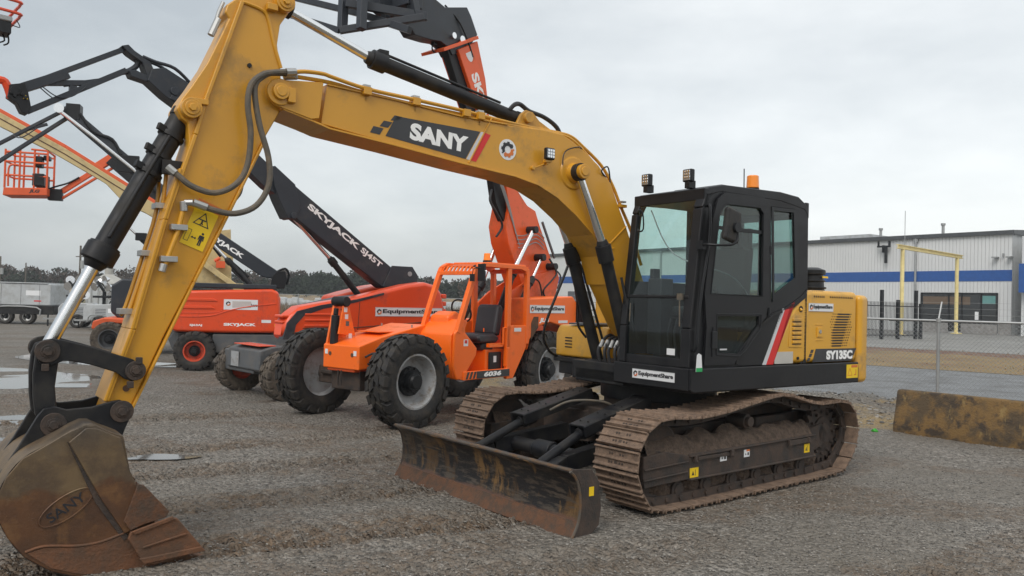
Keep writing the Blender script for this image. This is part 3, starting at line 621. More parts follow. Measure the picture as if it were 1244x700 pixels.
b.build('side_grille', M['black_clean'], hood_o, flat=True)
b = MB()
for k in range(6): x = -1.0-k*.034; b.bar((x,1.19,HOODZ-.010),(x-.004,1.2165,HOODZ-.075),.013,.012,(1,0,0))
for k in range(13): x = -1.29-k*.034; b.bar((x,1.19,HOODZ-.012),(x-.004,1.2165,HOODZ-.075),.013,.012,(1,0,0))
b.build('top_slot', M['black_clean'], hood_o)
b = MB(); b.box(-1.03,-1.17,yb,yb+.004,1.46,1.475); b.box(-1.03,-1.16,yb,yb+.004,1.62,1.635); b.box(-1.055,-1.15,yb,yb+.012,1.50,1.60); b.build('latch_frame', M['yellow2'], hood_o, bevel=.003)
MB().cyl((-1.10,yb,1.555),(-1.10,yb+.018,1.555),.02,n=16).build('latch', M['steel'], hood_o)
b = MB(); b.cyl((-.772,yb-.01,1.785),(-.772,yb+.004,1.785),.032,n=24); b.build('filler_recess', M['black_clean'], hood_o)
MB().cyl((-.765,yb,1.775),(-.765,yb+.012,1.785),.017,n=16).build('filler_cap', M['yellow2'], hood_o)
MB().cyl((-.73,yb,1.285),(-.73,yb+.012,1.285),.016,n=12).build('latch', M['black_clean'], hood_o)
patch('blank_plate', rect(.30,.118), mat('worn_label', (.50,.48,.44), .6, vary=.1), hood_o, (-.35,yb,1.236), *NY)
share_sign(hood_o, (-.90,yb+.0005,1.765), *NY, .44, .085)
for q, m_ in (([(-.155,1.232),(-.215,1.232),(-.50,1.775),(-.47,1.79),(-.44,1.755)], 'silver'), ([(-.215,1.232),(-.325,1.232),(-.60,1.83),(-.655,1.86),(-.66,1.835),(-.50,1.775)], 'decred')):
    MB().prism(q, yb+.001, yb+.0035).build('decal_stripe', M[m_], hood_o, flat=True)
MB().prism([(-1.045,1.375),(-1.80,1.372),(-1.705,1.238),(-.99,1.238)], yb, yb+.0025).build('decal_panel', M['bad'], hood_o, flat=True)
for (x, z) in ((-.965,1.25),(-.995,1.292),(-1.02,1.334)):
    x -= -.03
    MB().prism([(x,z),(x-.045,z),(x-.062,z+.034),(x-.017,z+.034)] if False else [(x+.045,z),(x,z),(x-.02,z+.034),(x+.025,z+.034)], yb, yb+.0025).build('decal_check', M['bad'], hood_o, flat=True)
text('lettering','SY135C',M['whitep'],hood_o,(-1.235,yb+.003,1.258),*NY,.49,.096,bold=.06,ext=.001)
# items on the hood: precleaner and muffler
b = MB(); cx_ = -1.72; b.cyl((cx_,.7,1.97),(cx_,.7,2.18),.15,.13,n=28); b.cyl((cx_,.7,2.18),(cx_,.7,2.23),.155,.155,n=28); b.cyl((cx_,.7,2.23),(cx_,.7,2.26),.155,.08,n=28); b.cyl((cx_,.7,2.02),(cx_,.7,2.04),.165,n=28); b.cyl((cx_,.7,2.10),(cx_,.7,2.115),.155,n=28)
pc = b.build('air_precleaner', M['black_clean'], EX, bevel=.006)
MB().box(-1.80,-1.70,.855,.862,2.14,2.16).build('sticker', M['signyel'], pc, flat=True)
MB().cyl((-1.5,-.5,1.97),(-1.5,-.5,2.25),.05,n=20).build('exhaust_pipe', M['rust'], EX)
# far side: tank, toolbox, battery box
tk = MB().box(-.87,-.12,-1.2,-.46,1.19,1.96).build('fuel_tank', M['yellow2'], EX, bevel=.05, seg=4)
tb = MB().prism([(.47,1.17),(.47,1.43),(.42,1.53),(-.10,1.54),(-.10,1.17)],-1.2,-.34).build('toolbox', M['yellow2'], EX, bevel=.03, seg=3)
b = MB()
for k in range(4): b.box(.468,.475,-1.02,-.90,1.275+k*.035,1.288+k*.035)
b.build('vent_slot', M['black_clean'], tb, flat=True)
MB().box(-.1,.44,-1.0,-.5,1.54,1.56).build('step_plate', M['chassis'], tb, bevel=.004)
b = MB(); b.box(-.1,.49,-1.21,-.42,1.11,1.165); b.box(-.1,.46,-1.14,-.42,.97,1.11)
b.build('side_platform', M['black'], EX, bevel=.01)
b = MB(); b.tube([(.47,-1.16,1.16),(.62,-1.15,1.25),(.70,-1.12,1.50),(.40,-1.1,2.20),(.28,-1.1,2.55),(.20,-1.0,2.62)],.016,8,5)
b.build('handrail', M['black_clean'], EX)
b = MB()   # hoses in front of the boom foot
for k in range(5):
    y = -.06+k*.075; b.tube([(.52,y,1.38+.03*(k%2)),(.66,y+.01,1.46-.02*(k%3)),(.76,y+.01,1.42),(.83,y+.02*(k%2),1.30),(.80,y+.03,1.13)],.017,8,5)
b.box(.5,.68,-.10,.32,1.34,1.40); b.box(.42,.8,-.3,.3,1.12,1.2)
b.build('hose_bundle', M['hose_black'], EX)
b = MB()
for k in range(5): y = -.06+k*.075; b.cyl((.775,y+.01,1.41),(.815,y+.012,1.34),.021,n=8)
b.build('hose_fitting', M['steel'], EX)
MB().box(-.2,.30,-.36,-.20,1.15,1.7).build('boom_foot_bracket', M['black'], EX, bevel=.01)
MB().box(-.2,.30,.20,.30,1.15,1.7).build('boom_foot_bracket', M['black'], EX, bevel=.01)
# ---- cab
CAB = empty('cab', (0, 0, 0)); 
CY0, CY1 = .31, 1.215
SIDE = [(.886,1.215),(.876,1.58),(.747,2.70),(.70,2.84),(.62,2.89),(.467,2.915),(-.40,2.935),(-.70,2.915),(-.82,2.85),(-.875,2.74),(-.885,2.0),(-.79,1.925),(-.52,1.80),(-.32,1.735),(-.04,1.59),(.13,1.432),(.20,1.36),(.224,1.215)]
DWIN = [(.735,1.90),(.60,2.66),(.52,2.77),(.45,2.80),(-.08,2.80),(-.145,2.75),(-.15,1.88),(.20,1.84)]
D_OUT = [(.72,1.25),(.70,1.60),(.735,1.90),(.64,2.60),(.575,2.78),(.48,2.85),(-.10,2.855),(-.19,2.80),(-.205,1.86),(-.165,1.70),(.02,1.56),(.175,1.38),(.26,1.30),(.30,1.25)]
D_UP = [(.655,1.905),(.56,2.62),(.50,2.71),(.44,2.745),(-.035,2.75),(-.09,2.70),(-.10,1.90)]
D_LO = [(.55,1.70),(-.06,1.705),(-.055,1.585),(.15,1.395),(.235,1.35),(.54,1.365)]
D_HOLE = [(.66,1.30),(.66,1.60),(.70,1.90),(.60,2.60),(.55,2.74),(.46,2.81),(-.09,2.815),(-.16,2.77),(-.17,1.88),(-.12,1.72),(.06,1.58),(.20,1.42),(.29,1.34),(.33,1.30)]
RW = [(-.25,2.78),(-.645,2.79),(-.70,2.07),(-.66,2.03),(-.295,1.85)]
cabs = plate('cab', SIDE, [D_HOLE, [(-.25,2.78),(-.645,2.79),(-.70,2.07),(-.29,1.845)]], CY1-.05, CY1, M['gloss_black'], EX, bevel=.008)
bpy.data.objects.remove(CAB); CAB = cabs
CAB['label'] = 'black operator cab with tinted glass'
def sub(mb, nm, m, bevel=.006): return mb.build(nm, m, CAB, bevel=bevel)
plate('side_frame', [(.86,1.3),(.85,1.58),(.73,2.70),(.62,2.87),(-.70,2.89),(-.86,2.74),(-.86,1.3)], [[(.76,2.02),(.67,2.66),(.60,2.78),(-.05,2.8),(-.05,2.02)], [(-.15,2.8),(-.68,2.8),(-.76,2.7),(-.76,2.10),(-.15,2.02)]], CY0, CY0+.05, M['gloss_black'], CAB)
# front pillars, header, rails
b = MB()
def bent(y, w, h, b=b):
    P = [(.862,1.225),(.853,1.58),(.728,2.68),(.68,2.80),(.60,2.865)]
    for i in range(4): b.bar((P[i][0],y,P[i][1]),(P[i+1][0],y,P[i+1][1]),w,h,(1,0,.1))
bent(CY1-.055,.11,.07); bent(CY0+.04,.08,.07)
b.build('front_pillar', M['gloss_black'], CAB, bevel=.012)
b = MB()
b.bar((.70,CY0,2.815),(.70,CY1,2.815),.06,.11,(0,0,1)); b.box(.80,.868,CY0,CY1,1.22,1.305); b.bar((.845,CY0+.02,1.868),(.845,CY1-.05,1.868),.035,.03,(0,0,1))
b.box(-.885,-.83,CY0,CY1,2.72,2.88); b.box(-.885,-.83,CY0,CY1,1.22,1.95); b.box(-.885,-.82,CY0,CY0+.10,1.22,2.8); b.box(-.885,-.80,CY1-.085,CY1-.01,1.22,2.8); b.box(-.25,-.16,CY1-.08,CY1-.01,1.7,2.82)
b.build('cross_rail', M['gloss_black'], CAB, bevel=.01)
# roof shell
def arc_roof():
    pr = [(.70,2.80),(.72,2.82),(.66,2.885),(.467,2.925),(-.40,2.945),(-.70,2.925),(-.83,2.86),(-.885,2.75),(-.86,2.74),(-.80,2.80),(-.4,2.85),(.5,2.85)]
    return MB().prism(pr, CY0-.005, CY1+.003)
arc_roof().build('roof', M['gloss_black'], CAB, bevel=.03, seg=4)
b = MB(); b.box(-.35,.30,CY0+.12,CY1-.16,2.93,2.965); b.box(-.80,-.5,CY0+.1,CY1-.12,2.92,2.955); b.build('roof_hatch', M['gloss_black'], CAB, bevel=.02, seg=3)
MB().box(-.7,.6,CY0+.06,CY1-.07,2.78,2.81).build('headliner', M['black_clean'], CAB)
b = MB(); b.box(-.86,.82,CY0+.02,CY1-.05,1.2,1.24); b.box(-.82,-.45,CY0+.05,CY1-.08,1.24,1.85); b.build('cab_floor', M['black'], CAB)
# glazing
Z = [(.836,1.885),(.735,2.745)]
b = MB().add([(.842,CY0+.07,1.885),(.842,CY1-.1,1.885),(.722,CY1-.1,2.77),(.722,CY0+.07,2.77)],[(0,1,2,3)])
ws = b.build('windscreen', M['glass'], CAB, fix=False, flat=True)
b = MB().add([(.862,CY0+.07,1.305),(.862,CY1-.1,1.305),(.850,CY1-.1,1.855),(.850,CY0+.07,1.855)],[(0,1,2,3)])
b.build('lower_windscreen', M['glass2'], CAB, fix=False, flat=True)
MB().prism([(-.25,2.78),(-.645,2.79),(-.70,2.07),(-.29,1.845)],1.19,1.195).build('rear_side_window', M['glass2'], CAB)
b = plate('window_frame', RW, [[(-.285,2.745),(-.61,2.755),(-.655,2.10),(-.32,1.93)]], 1.213, 1.224, M['black_clean'], CAB, bevel=.002)
MB().box(-.86,-.855,CY0+.1,CY1-.1,1.95,2.72).build('rear_window', M['glass'], CAB)
MB().prism([(.78,1.7),(.78,1.95),(.67,2.66),(.60,2.78),(-.68,2.8),(-.76,2.7),(-.76,1.9)], CY0+.02, CY0+.024).build('right_window', M['glass'], CAB)
# door
door = plate('door', D_OUT, [D_UP, D_LO], CY1+.004, CY1+.03, M['gloss_black'], CAB, bevel=.006)
MB().prism(D_UP, CY1+.008, CY1+.012).build('door_window', M['glass2'], door); MB().prism(D_LO, CY1+.008, CY1+.012).build('door_window', M['glass2'], door)
b = MB(); b.box(-.10,.60,CY1+.0125,CY1+.022,2.50,2.535); b.tube([(.62,CY1+.034,1.33),(.615,CY1+.034,1.60)],.006,6); b.build('window_rail', M['black_clean'], door, bevel=.002)
b = MB()
o_ = [(.56,1.72),(-.085,1.725),(-.08,1.58),(.145,1.375),(.23,1.325),(.56,1.345)]
b.tube([V((x,CY1+.031,z)) for x,z in o_],.006,6,0,True)
b.tube([V((x,CY1+.031,z)) for x,z in D_UP],.007,6,0,True); b.build('window_seal', M['black_clean'], door)
b = MB(); b.box(.565,.635,CY1+.03,CY1+.045,1.40,1.56); b.build('door_handle', M['black_clean'], door, bevel=.008)
text('lettering', 'Caution', M['silver'], door, (.35,CY1+.031,1.80), *NY, .11, .02, bold=0, ext=.001) if False else None
for z in (1.48, 2.05, 2.62):
    pass
b = MB()
for z in (1.75,2.35): b.cyl((-.222,CY1+.02,z-.04),(-.222,CY1+.02,z+.04),.016,n=12)
b.build('door_hinge', M['black_clean'], door)
patch('sticker', rect(.10,.014), M['silver'], door, (.49,CY1+.0125,1.385), *NY, .001)
MB().box(-.02,.04,CY1-.1,CY1-.04,2.35,2.55).build('extinguisher_bracket', M['black_clean'], CAB)
# lower panel that runs down behind the door (black wedge with silver edge)
MB().prism([(.224,1.232),(.20,1.36),(.13,1.432),(-.04,1.59),(-.32,1.735),(-.52,1.80),(-.79,1.925),(-.885,2.0),(-.85,1.9),(-.66,1.80),(-.47,1.762),(-.155,1.232)], CY1-.01, CY1+.004).build('rear_lower_panel', M['gloss_black'], CAB, bevel=.003)
b = MB(); pts = [(.24,1.25),(.225,1.34),(.13,1.425),(-.04,1.582),(-.32,1.728),(-.45,1.757)]
for i in range(len(pts)-1): b.bar((pts[i][0],CY1+.008,pts[i][1]),(pts[i+1][0],CY1+.008,pts[i+1][1]),.018,.028,(0,0,1))
b.build('panel_edge', M['black'], CAB, bevel=.004)
# grab rail, mirrors, wiper
b = MB(); b.tube([(.70,CY1+.01,2.70),(.715,CY1+.05,2.69),(.72,CY1+.055,2.4),(.80,CY1+.05,1.95),(.845,CY1+.05,1.6),(.855,CY1+.05,1.42),(.85,CY1+.01,1.38)],.014,8,4); b.build('grab_rail', M['black_clean'], CAB)
mr = MB().box(-.13,.13,-.03,.03,-.15,.15).xf(Matrix.Translation((.60,1.42,2.52)) @ Matrix.Rotation(R(-8),4,'Y') @ Matrix.Rotation(R(12),4,'Z')).build('wing_mirror', M['rubber'], CAB, bevel=.03, seg=4)
b = MB(); b.tube([(.80,CY1+.04,2.34),(.82,1.34,2.34),(.75,1.42,2.335),(.63,1.47,2.35),(.58,1.475,2.42),(.585,1.47,2.50)],.011,8,5); b.cyl((.585,1.45,2.50),(.585,1.485,2.50),.045,n=16); b.box(.775,.83,CY1,CY1+.07,2.30,2.38)
b.build('mirror_arm', M['black_clean'], mr)
b = MB(); b.tube([(.76,.42,2.68),(.86,.50,2.70),(.86,.56,2.68),(.845,.56,2.52),(.85,.50,2.50),(.79,.43,2.53)],.008,6,3); b.build('inner_mirror_frame', M['black_clean'], CAB)
b = MB(); b.tube([(.868,1.08,1.85),(.885,1.08,1.83),(.89,1.09,1.60)],.007,6); b.box(.868,.89,1.05,1.11,1.84,1.9); b.build('wiper', M['hose'], CAB)
b = MB(); b.tube([(.875,.44,1.80),(.885,.44,1.62)],.006,6); b.build('wiper', M['hose'], CAB)
patch('sticker', rect(.10,.06), M['white'], CAB, (.866,.92,1.33), (0,1,0), (0,0,1), .001)
# interior
st = MB(); st.prism([(-.05,1.66),(.42,1.66),(.46,1.72),(.42,1.78),(.0,1.78),(-.08,1.9),(-.18,2.38),(-.30,2.40),(-.25,1.9),(-.2,1.7)],.50,1.00); st.prism([(-.18,2.38),(-.20,2.58),(-.28,2.58),(-.30,2.38)],.62,.88); st.box(-.1,.3,.6,.98,1.3,1.66)
st.build('operator_seat', M['seat'], CAB, bevel=.04, seg=3)
b = MB(); b.box(.45,.62,.42,.60,1.3,2.05); b.box(.0,.42,.42,.54,1.6,1.86); b.box(.0,.42,1.03,1.12,1.6,1.82); b.tube([(.36,.48,1.8),(.40,.48,1.98)],.02,8); b.tube([(.36,1.08,1.8),(.40,1.08,1.98)],.02,8)
for y in (.68,.76,.84,.92): b.tube([(.55,y,1.24),(.60,y,1.52),(.56,y,1.66)],.012,6)
b.box(.52,.70,.64,.76,1.25,1.28); b.box(.52,.70,.82,.94,1.25,1.28); b.box(.50,.60,.42,.47,1.95,2.15)
b.build('control_levers', M['seat'], CAB, bevel=.01)
MB().tube([(.68,.5,2.72),(.45,.6,2.3),(.1,1.0,2.1),(-.15,1.05,1.9)],.007,6,5).build('seat_belt', M['silver'], CAB)
# lamps, beacon, aerial on the roof
for y, x in ((.50,.72),(.98,.66)):
    lp = MB().box(x,x+.055,y-.055,y+.055,2.95,3.07).build('work_lamp', M['black_clean'], CAB, bevel=.012)
    MB().box(x+.0545,x+.060,y-.043,y+.043,2.962,3.058).build('lamp_lens', M['lens'], lp, bevel=.003)
    b = MB()
    for i in range(3):
        for j in range(3): b.cyl((x+.060,y-.027+i*.027,2.992+j*.028),(x+.064,y-.027+i*.027,2.992+j*.028),.010,n=8)
    b.build('reflector', M['chrome'], lp)
    MB().box(x-.04,x+.05,y-.03,y+.03,2.89,2.966).build('lamp_bracket', M['black_clean'], lp, bevel=.004)
bc = MB().cyl((-.50,.80,3.03),(-.50,.80,3.165),.066,.060,n=24).build('beacon', M['beacon'], CAB, bevel=.012, seg=3)
b = MB(); b.cyl((-.50,.80,2.95),(-.50,.80,3.03),.068,n=24); b.cyl((-.50,.80,2.93),(-.50,.80,2.96),.08,n=20); b.build('beacon_base', M['black_clean'], bc)
MB().tube([(-.36,.80,2.94),(-.355,.80,3.22)],.006,6).build('aerial', M['black_clean'], CAB)

# ================================================================== undercarriage (turned 3.3 degrees to the upper body)
UR = Matrix.Rotation(R(3.3), 4, 'Z')
def ub(mb, nm, m, parent=None, bevel=.006, **k): return mb.xf(UR).build(nm, m, parent or EX, bevel=bevel, **k)
outer = [(1.40,.045),(0,.035),(-1.42,.045),(-1.62,.10),(-1.80,.27),(-1.87,.47),(-1.80,.66),(-1.62,.79),(-1.38,.80),(-1.05,.80),(-.75,.86),(-.45,.925),(-.15,.915),(.2,.87),(.6,.82),(.95,.80),(1.25,.82),(1.42,.825),(1.60,.76),(1.73,.61),(1.765,.46),(1.74,.31),(1.62,.15)]
cl = spline([V((x,0,z)) for x,z in outer], 24, True)
ln = [0]
for i in range(len(cl)): ln.append(ln[-1]+(cl[(i+1)%len(cl)]-cl[i]).length)
NS = 44; pitch = ln[-1]/NS
def onpath(s):
    s %= ln[-1]
    lo = 0
    import bisect
    i = min(bisect.bisect_right(ln, s)-1, len(cl)-1); t = (s-ln[i])/max(1e-9, ln[i+1]-ln[i]); return cl[i].lerp(cl[(i+1)%len(cl)], t)
cen = V((-.05,0,.45))
for side in (1, -1):
    yc = 1.045*side; sb = MB(); lb = MB(); bolts = MB()
    for k in range(NS):
        a = onpath(k*pitch); b_ = onpath((k+.97)*pitch); d = (b_-a).normalized(); nrm = V((d.z,0,-d.x))
        if nrm.dot((a+b_)/2-cen) < 0: nrm = -nrm
        L_ = (b_-a).length
        jit = random.uniform(-.004,.004)
        F = Matrix(((d.x,0,nrm.x,a.x),(0,1,0,yc+jit),(d.z,0,nrm.z,a.z),(0,0,0,1)))
        # cross profile of a triple grouser shoe
        pr = [(.004,-.012),(.004,.006),(.008,.026),(.018,.026),(.026,.004),(L_*.45,.002),(L_*.48,.020),(L_*.55,.020),(L_*.58,.002),(L_*.80,.002),(L_*.86,.022),(L_*.94,.022),(L_-.006,.0),(L_-.006,-.012)]
        q = MB().prism(pr, -.25, .25); q.xf(F); sb.add(q.v, q.f)
        for yy in (-.085,.085):
            q = MB().box(-.006,L_+.012,yy-.02,yy+.02,-.085,-.012); q.xf(F); lb.add(q.v, q.f)
        q = MB().cyl((0,-.12,-.05),(0,.12,-.05),.022,n=8); q.xf(F); lb.add(q.v, q.f)
        for yy in (-.075,-.045,.045,.075):
            for xx in (.30,.70):
                q = MB().cyl((L_*xx,yy,0),(L_*xx,yy,.008),.011,n=6); q.xf(F); lb.add(q.v, q.f)
        q = MB().box(L_*.62,L_*.76,-.018,.018,.0,.0035); q.xf(F); lb.add(q.v, q.f)
    tr = ub(sb, 'crawler_track', M['shoe'], None, .003)
    ub(lb, 'track_chain', M['under'], tr, .003)
    # frame
    f = MB(); y0, y1 = yc-.14, yc+.15
    f.box(-1.12,.97,y0,y1,.225,.465)
    f.prism([(-1.12,.455),(-1.12,.47),(.97,.455),(.97,.44)],y0,y1+.02); f.box(-1.12,.97,y0,y1+.025,.235,.252)
    f.prism([(.97,.455),(.97,.245),(1.56,.235),(1.58,.33),(1.58,.50),(1.30,.52)],y0+.01,y1)
    f.prism([(1.0,.40),(1.58,.385),(1.58,.40),(1.0,.415)],y1,y1+.02); f.prism([(1.0,.31),(1.58,.295),(1.58,.31),(1.0,.325)],y1,y1+.02)
    f.prism([(-1.12,.455),(-1.12,.245),(-1.40,.30),(-1.55,.42),(-1.40,.55),(-1.12,.50)],y0+.04,y1-.08)
    fr = ub(f, 'track_frame', M['under'], EX, .01)
    sd = side
    # caked mud lying on the frame
    g = MB(); nx, ny = 46, 7
    for i in range(nx):
        for j in range(ny):
            x = -1.1+2.62*i/(nx-1); yy = yc+(-.13+.27*j/(ny-1)); h = .48+.15*(1-abs(j/(ny-1)*2-1)**1.8)*(.7+.9*abs(noise.noise((x*2.2,yy*3,5*side))))+.03*noise.noise((x*14,yy*14,0))
            if j in (0, ny-1): h = .45
            if x > 1.2: h += (x-1.2)*.15
            g.v.append(V((x, yy, h)))
    for i in range(nx-1):
        for j in range(ny-1): g.f.append((i*ny+j,(i+1)*ny+j,(i+1)*ny+j+1,i*ny+j+1))
    mo = ub(g, 'caked_mud', M['mud'], fr, 0)
    g = MB(); nx, nz_ = 70, 7
    for i in range(nx):
        for j in range(nz_):
            x = -1.25+2.65*i/(nx-1); z = .045+.21*j/(nz_-1)
            yy = yc+sd*(.085+.045*noise.noise((x*9, z*14, 3*side))+.02*noise.noise((x*30, z*30, side)) - .03*abs(sin(x*7.85)))
            g.v.append(V((x, yy, z)))
    for i in range(nx-1):
        for j in range(nz_-1): g.f.append((i*nz_+j,(i+1)*nz_+j,(i+1)*nz_+j+1,i*nz_+j+1))
    ub(g, 'roller_mud', M['mud'], fr, 0)
    # rollers, idler, sprocket
    b = MB()
    for k in range(6):
        x = -.95+k*.40; b.cyl((x,yc-.12,.15),(x,yc+.095,.15),.082,n=20); b.cyl((x,yc+.09,.15),(x,yc+.105,.15),.05,n=16)
    ub(b, 'track_roller', M['under'], EX, .006)
    b = MB(); b.cyl((.02,yc-.1,.68),(.02,yc+.10,.68),.07,n=24); b.cyl((.02,yc+.1,.68),(.02,yc+.14,.68),.05,n=20); b.box(-.03,.07,yc-.12,yc-.08,.46,.70)
    ub(b, 'carrier_roller', M['under'], EX, .006)
    b = MB(); b.lathe([(-.07,.33),(-.05,.36),(.05,.36),(.07,.33),(.05,.29),(.04,.1),(-.04,.1),(-.05,.29)],(1.36,yc,.44),(0,1,0),40); b.cyl((1.36,yc-.12,.44),(1.36,yc+.12,.44),.09,n=20)
    ub(b, 'idler_wheel', M['under'], EX, .0)
    b = MB(); c_ = V((-1.46,yc,.44)); nT = 21; pts = []
    for k in range(nT*4):
        a = 2*pi*k/(nT*4); rr = .335 if k % 4 in (0, 1) else .275; pts.append((c_.x+cos(a)*rr, c_.z+sin(a)*rr))
    b.prism(pts, yc-.03, yc+.03); b.cyl(c_+V((0,-.1,0)), c_+V((0,sd*.05,0)), .17, n=32); b.cyl(c_+V((0,sd*.05,0)), c_+V((0,sd*.07,0)), .11, n=28); b.cyl(c_+V((0,-sd*.30,0)), c_, .22, n=32)
    for k in range(12): a = 2*pi*k/12; q = c_+V((cos(a)*.225,0,sin(a)*.225)); b.cyl(q, q+V((0,sd*.06,0)), .016, n=6)
    ub(b, 'drive_sprocket', M['under'], EX, .003)
    if side == 1:
        yo = y1+.001
        for x, z, w, h, mm in ((.47,.355,.10,.075,'white'),(.10,.355,.09,.07,'white'),(.90,.255,.12,.085,'signyel'),(-.97,.29,.10,.09,'signyel')):
            s_ = MB().prism([(x-w/2,z),(x+w/2,z),(x+w/2,z+h),(x-w/2,z+h)], yo+.0, yo+.003); so = ub(s_, 'frame_sticker', M[mm], fr, 0)
            s_ = MB(); 
            if mm == 'white': s_.prism([(x-w/2,z+h*.75),(x+w*.1,z+h*.75),(x+w*.1,z+h),(x-w/2,z+h)], yo+.003, yo+.004); ub(s_, 'sticker_band', M['signor'], so, 0); s_ = MB(); s_.prism([(x+w*.3,z+.02),(x+w*.1,z+.02),(x+w*.2,z+h*.6)], yo+.003, yo+.004); s_.prism([(x-w*.1,z+.015),(x-w*.35,z+.015),(x-w*.35,z+h*.6),(x-w*.1,z+h*.6)], yo+.003, yo+.004); ub(s_, 'pictogram', M['ink'], so, 0)
            else: s_.prism([(x+w*.3,z+.02),(x+.0,z+.02),(x+w*.15,z+h*.7)], yo+.003, yo+.004); s_.prism([(x-w*.1,z+.015),(x-w*.15,z+.015),(x-w*.15,z+h*.8),(x-w*.1,z+h*.8)], yo+.003, yo+.004); ub(s_, 'pictogram', M['ink'], so, 0)
        b = MB()
        for x in (.90,.36,-.62,-.98): b.box(x-.02,x+.02,yo,yo+.03,.39,.45); b.cyl((x,yo,.40),(x,yo+.04,.40),.012,n=8)
        b.bar((.86,yo+.01,.42),(.40,yo+.01,.415),.02,.03); b.bar((-.64,yo+.01,.42),(-.96,yo+.01,.42),.02,.05); ub(b, 'frame_bracket', M['under'], fr, .004)
# centre frame
b = MB(); b.box(-.75,.75,-.62,.62,.42,.70)
for sy in (-1, 1): b.box(-1.30,1.15,sy*.80,sy*.885,.25,.66); b.box(-1.35,-.1,sy*.78,sy*.80,.3,.77)
for sx in (-1, 1):
    for sy in (-1, 1): b.prism([(sx*.25,sy*.3),(sx*.75,sy*.3),(sx*.98,sy*.93),(sx*.45,sy*.93)],.33,.66,'xy')
b.cyl((0,0,.68),(0,0,.85),.58,n=48); ub(b, 'centre_frame', M['under'], EX, .012)
# blade
prf = [(2.455,.0),(2.36,.06),(2.315,.16),(2.31,.28),(2.36,.40),(2.44,.475),(2.50,.50),(2.48,.515),(2.40,.49),(2.31,.42),(2.26,.30),(2.265,.16),(2.32,.05),(2.40,-.01)]
fs_ = spline([V((x,0,z)) for x,z in [(2.49,.0),(2.43,.09),(2.405,.19),(2.405,.30),(2.43,.41),(2.475,.475),(2.52,.50)]], 5)
bk_ = spline([V((x,0,z)) for x,z in [(2.50,.52),(2.40,.50),(2.31,.43),(2.265,.30),(2.265,.16),(2.32,.05),(2.42,-.01)]], 5)
bl = ub(MB().prism([(v.x,v.z) for v in fs_+bk_], -1.285, 1.285), 'dozer_blade', M['bladeface'], EX, .004)
b = MB()
for s_ in (-1, 1): b.prism([(2.49,0),(2.43,.09),(2.405,.19),(2.405,.30),(2.43,.41),(2.475,.475),(2.525,.505),(2.50,.525),(2.30,.505),(2.22,.40),(2.19,.2),(2.21,.06),(2.30,0)], s_*1.285, s_*1.305)
ub(b, 'end_plate', M['under'], bl, .006)
b = MB().prism([(2.495,-.015),(2.505,-.005),(2.455,.075),(2.435,.115),(2.425,.11),(2.44,.05)], -1.29, 1.29); ub(b, 'cutting_edge', M['rust'], bl, .003)
b = MB().tube([V((x,1.298,z)) for x,z in [(2.495,0),(2.44,.09),(2.415,.19),(2.415,.30),(2.44,.40),(2.482,.47),(2.53,.51)]], .012, 6, 4); b.tube([(2.505,-1.29,.512),(2.505,1.29,.512)],.014,8); ub(b, 'worn_rim', M['worn'], bl, 0)
b = MB().prism([(2.28,.30),(2.33,.30),(2.33,.37),(2.28,.37)],1.306,1.309); ub(b, 'sticker', M['signyel'], bl, 0)
b = MB()
for s_ in (-1, 1):
    b.bar((2.26,s_*.62,.26),(1.86,s_*.50,.36),.11,.15,(0,0,1)); b.bar((1.86,s_*.50,.36),(.95,s_*.44,.46),.11,.16,(0,0,1)); b.bar((2.27,s_*.62,.12),(1.80,s_*.50,.26),.06,.06)
b.bar((2.27,-1.0,.25),(2.27,1.0,.25),.10,.12,(0,0,1)); b.cyl((1.62,-.5,.38),(1.62,.5,.38),.07,n=20); b.cyl((1.62,-.12,.38),(1.62,.12,.38),.09,n=20)
ub(b, 'push_arm', M['black'], bl, .012)
for s_ in (-1, 1):
    b0 = UR @ V((.80,s_*.40,.80)); m0 = UR @ V((1.55,s_*.42,.60)); e0 = UR @ V((2.18,s_*.46,.34))
    c = cylinder_set(EX, 'blade_cylinder', b0, m0, e0, .055, .042, rodm=M['black'])
    b = MB(); b.bar((.70,s_*.40,.88),(1.62,s_*.425,.665),.20,.02,(0,0,1)); b.bar((.70,s_*.40-.10,.84),(1.62,s_*.425-.10,.62),.02,.10,(0,0,1)); b.bar((.70,s_*.40+.10,.84),(1.62,s_*.425+.10,.62),.02,.10,(0,0,1))
    for k in range(4):
        for e in (-.05,.05): t = .15+.25*k; p_ = V((.70,s_*.40+e,.892)).lerp(V((1.62,s_*.425+e,.677)), t); b.cyl(p_, p_+V((0,0,.012)), .012, n=6)
    ub(b, 'cylinder_guard', M['black'], EX, .006)
b = MB().tube([(1.30,-.30,.70),(1.15,-.15,.80),(.9,.05,.80),(.7,.12,.70)],.012,8,5); ub(b, 'blade_hose', M['hose'], EX, 0)
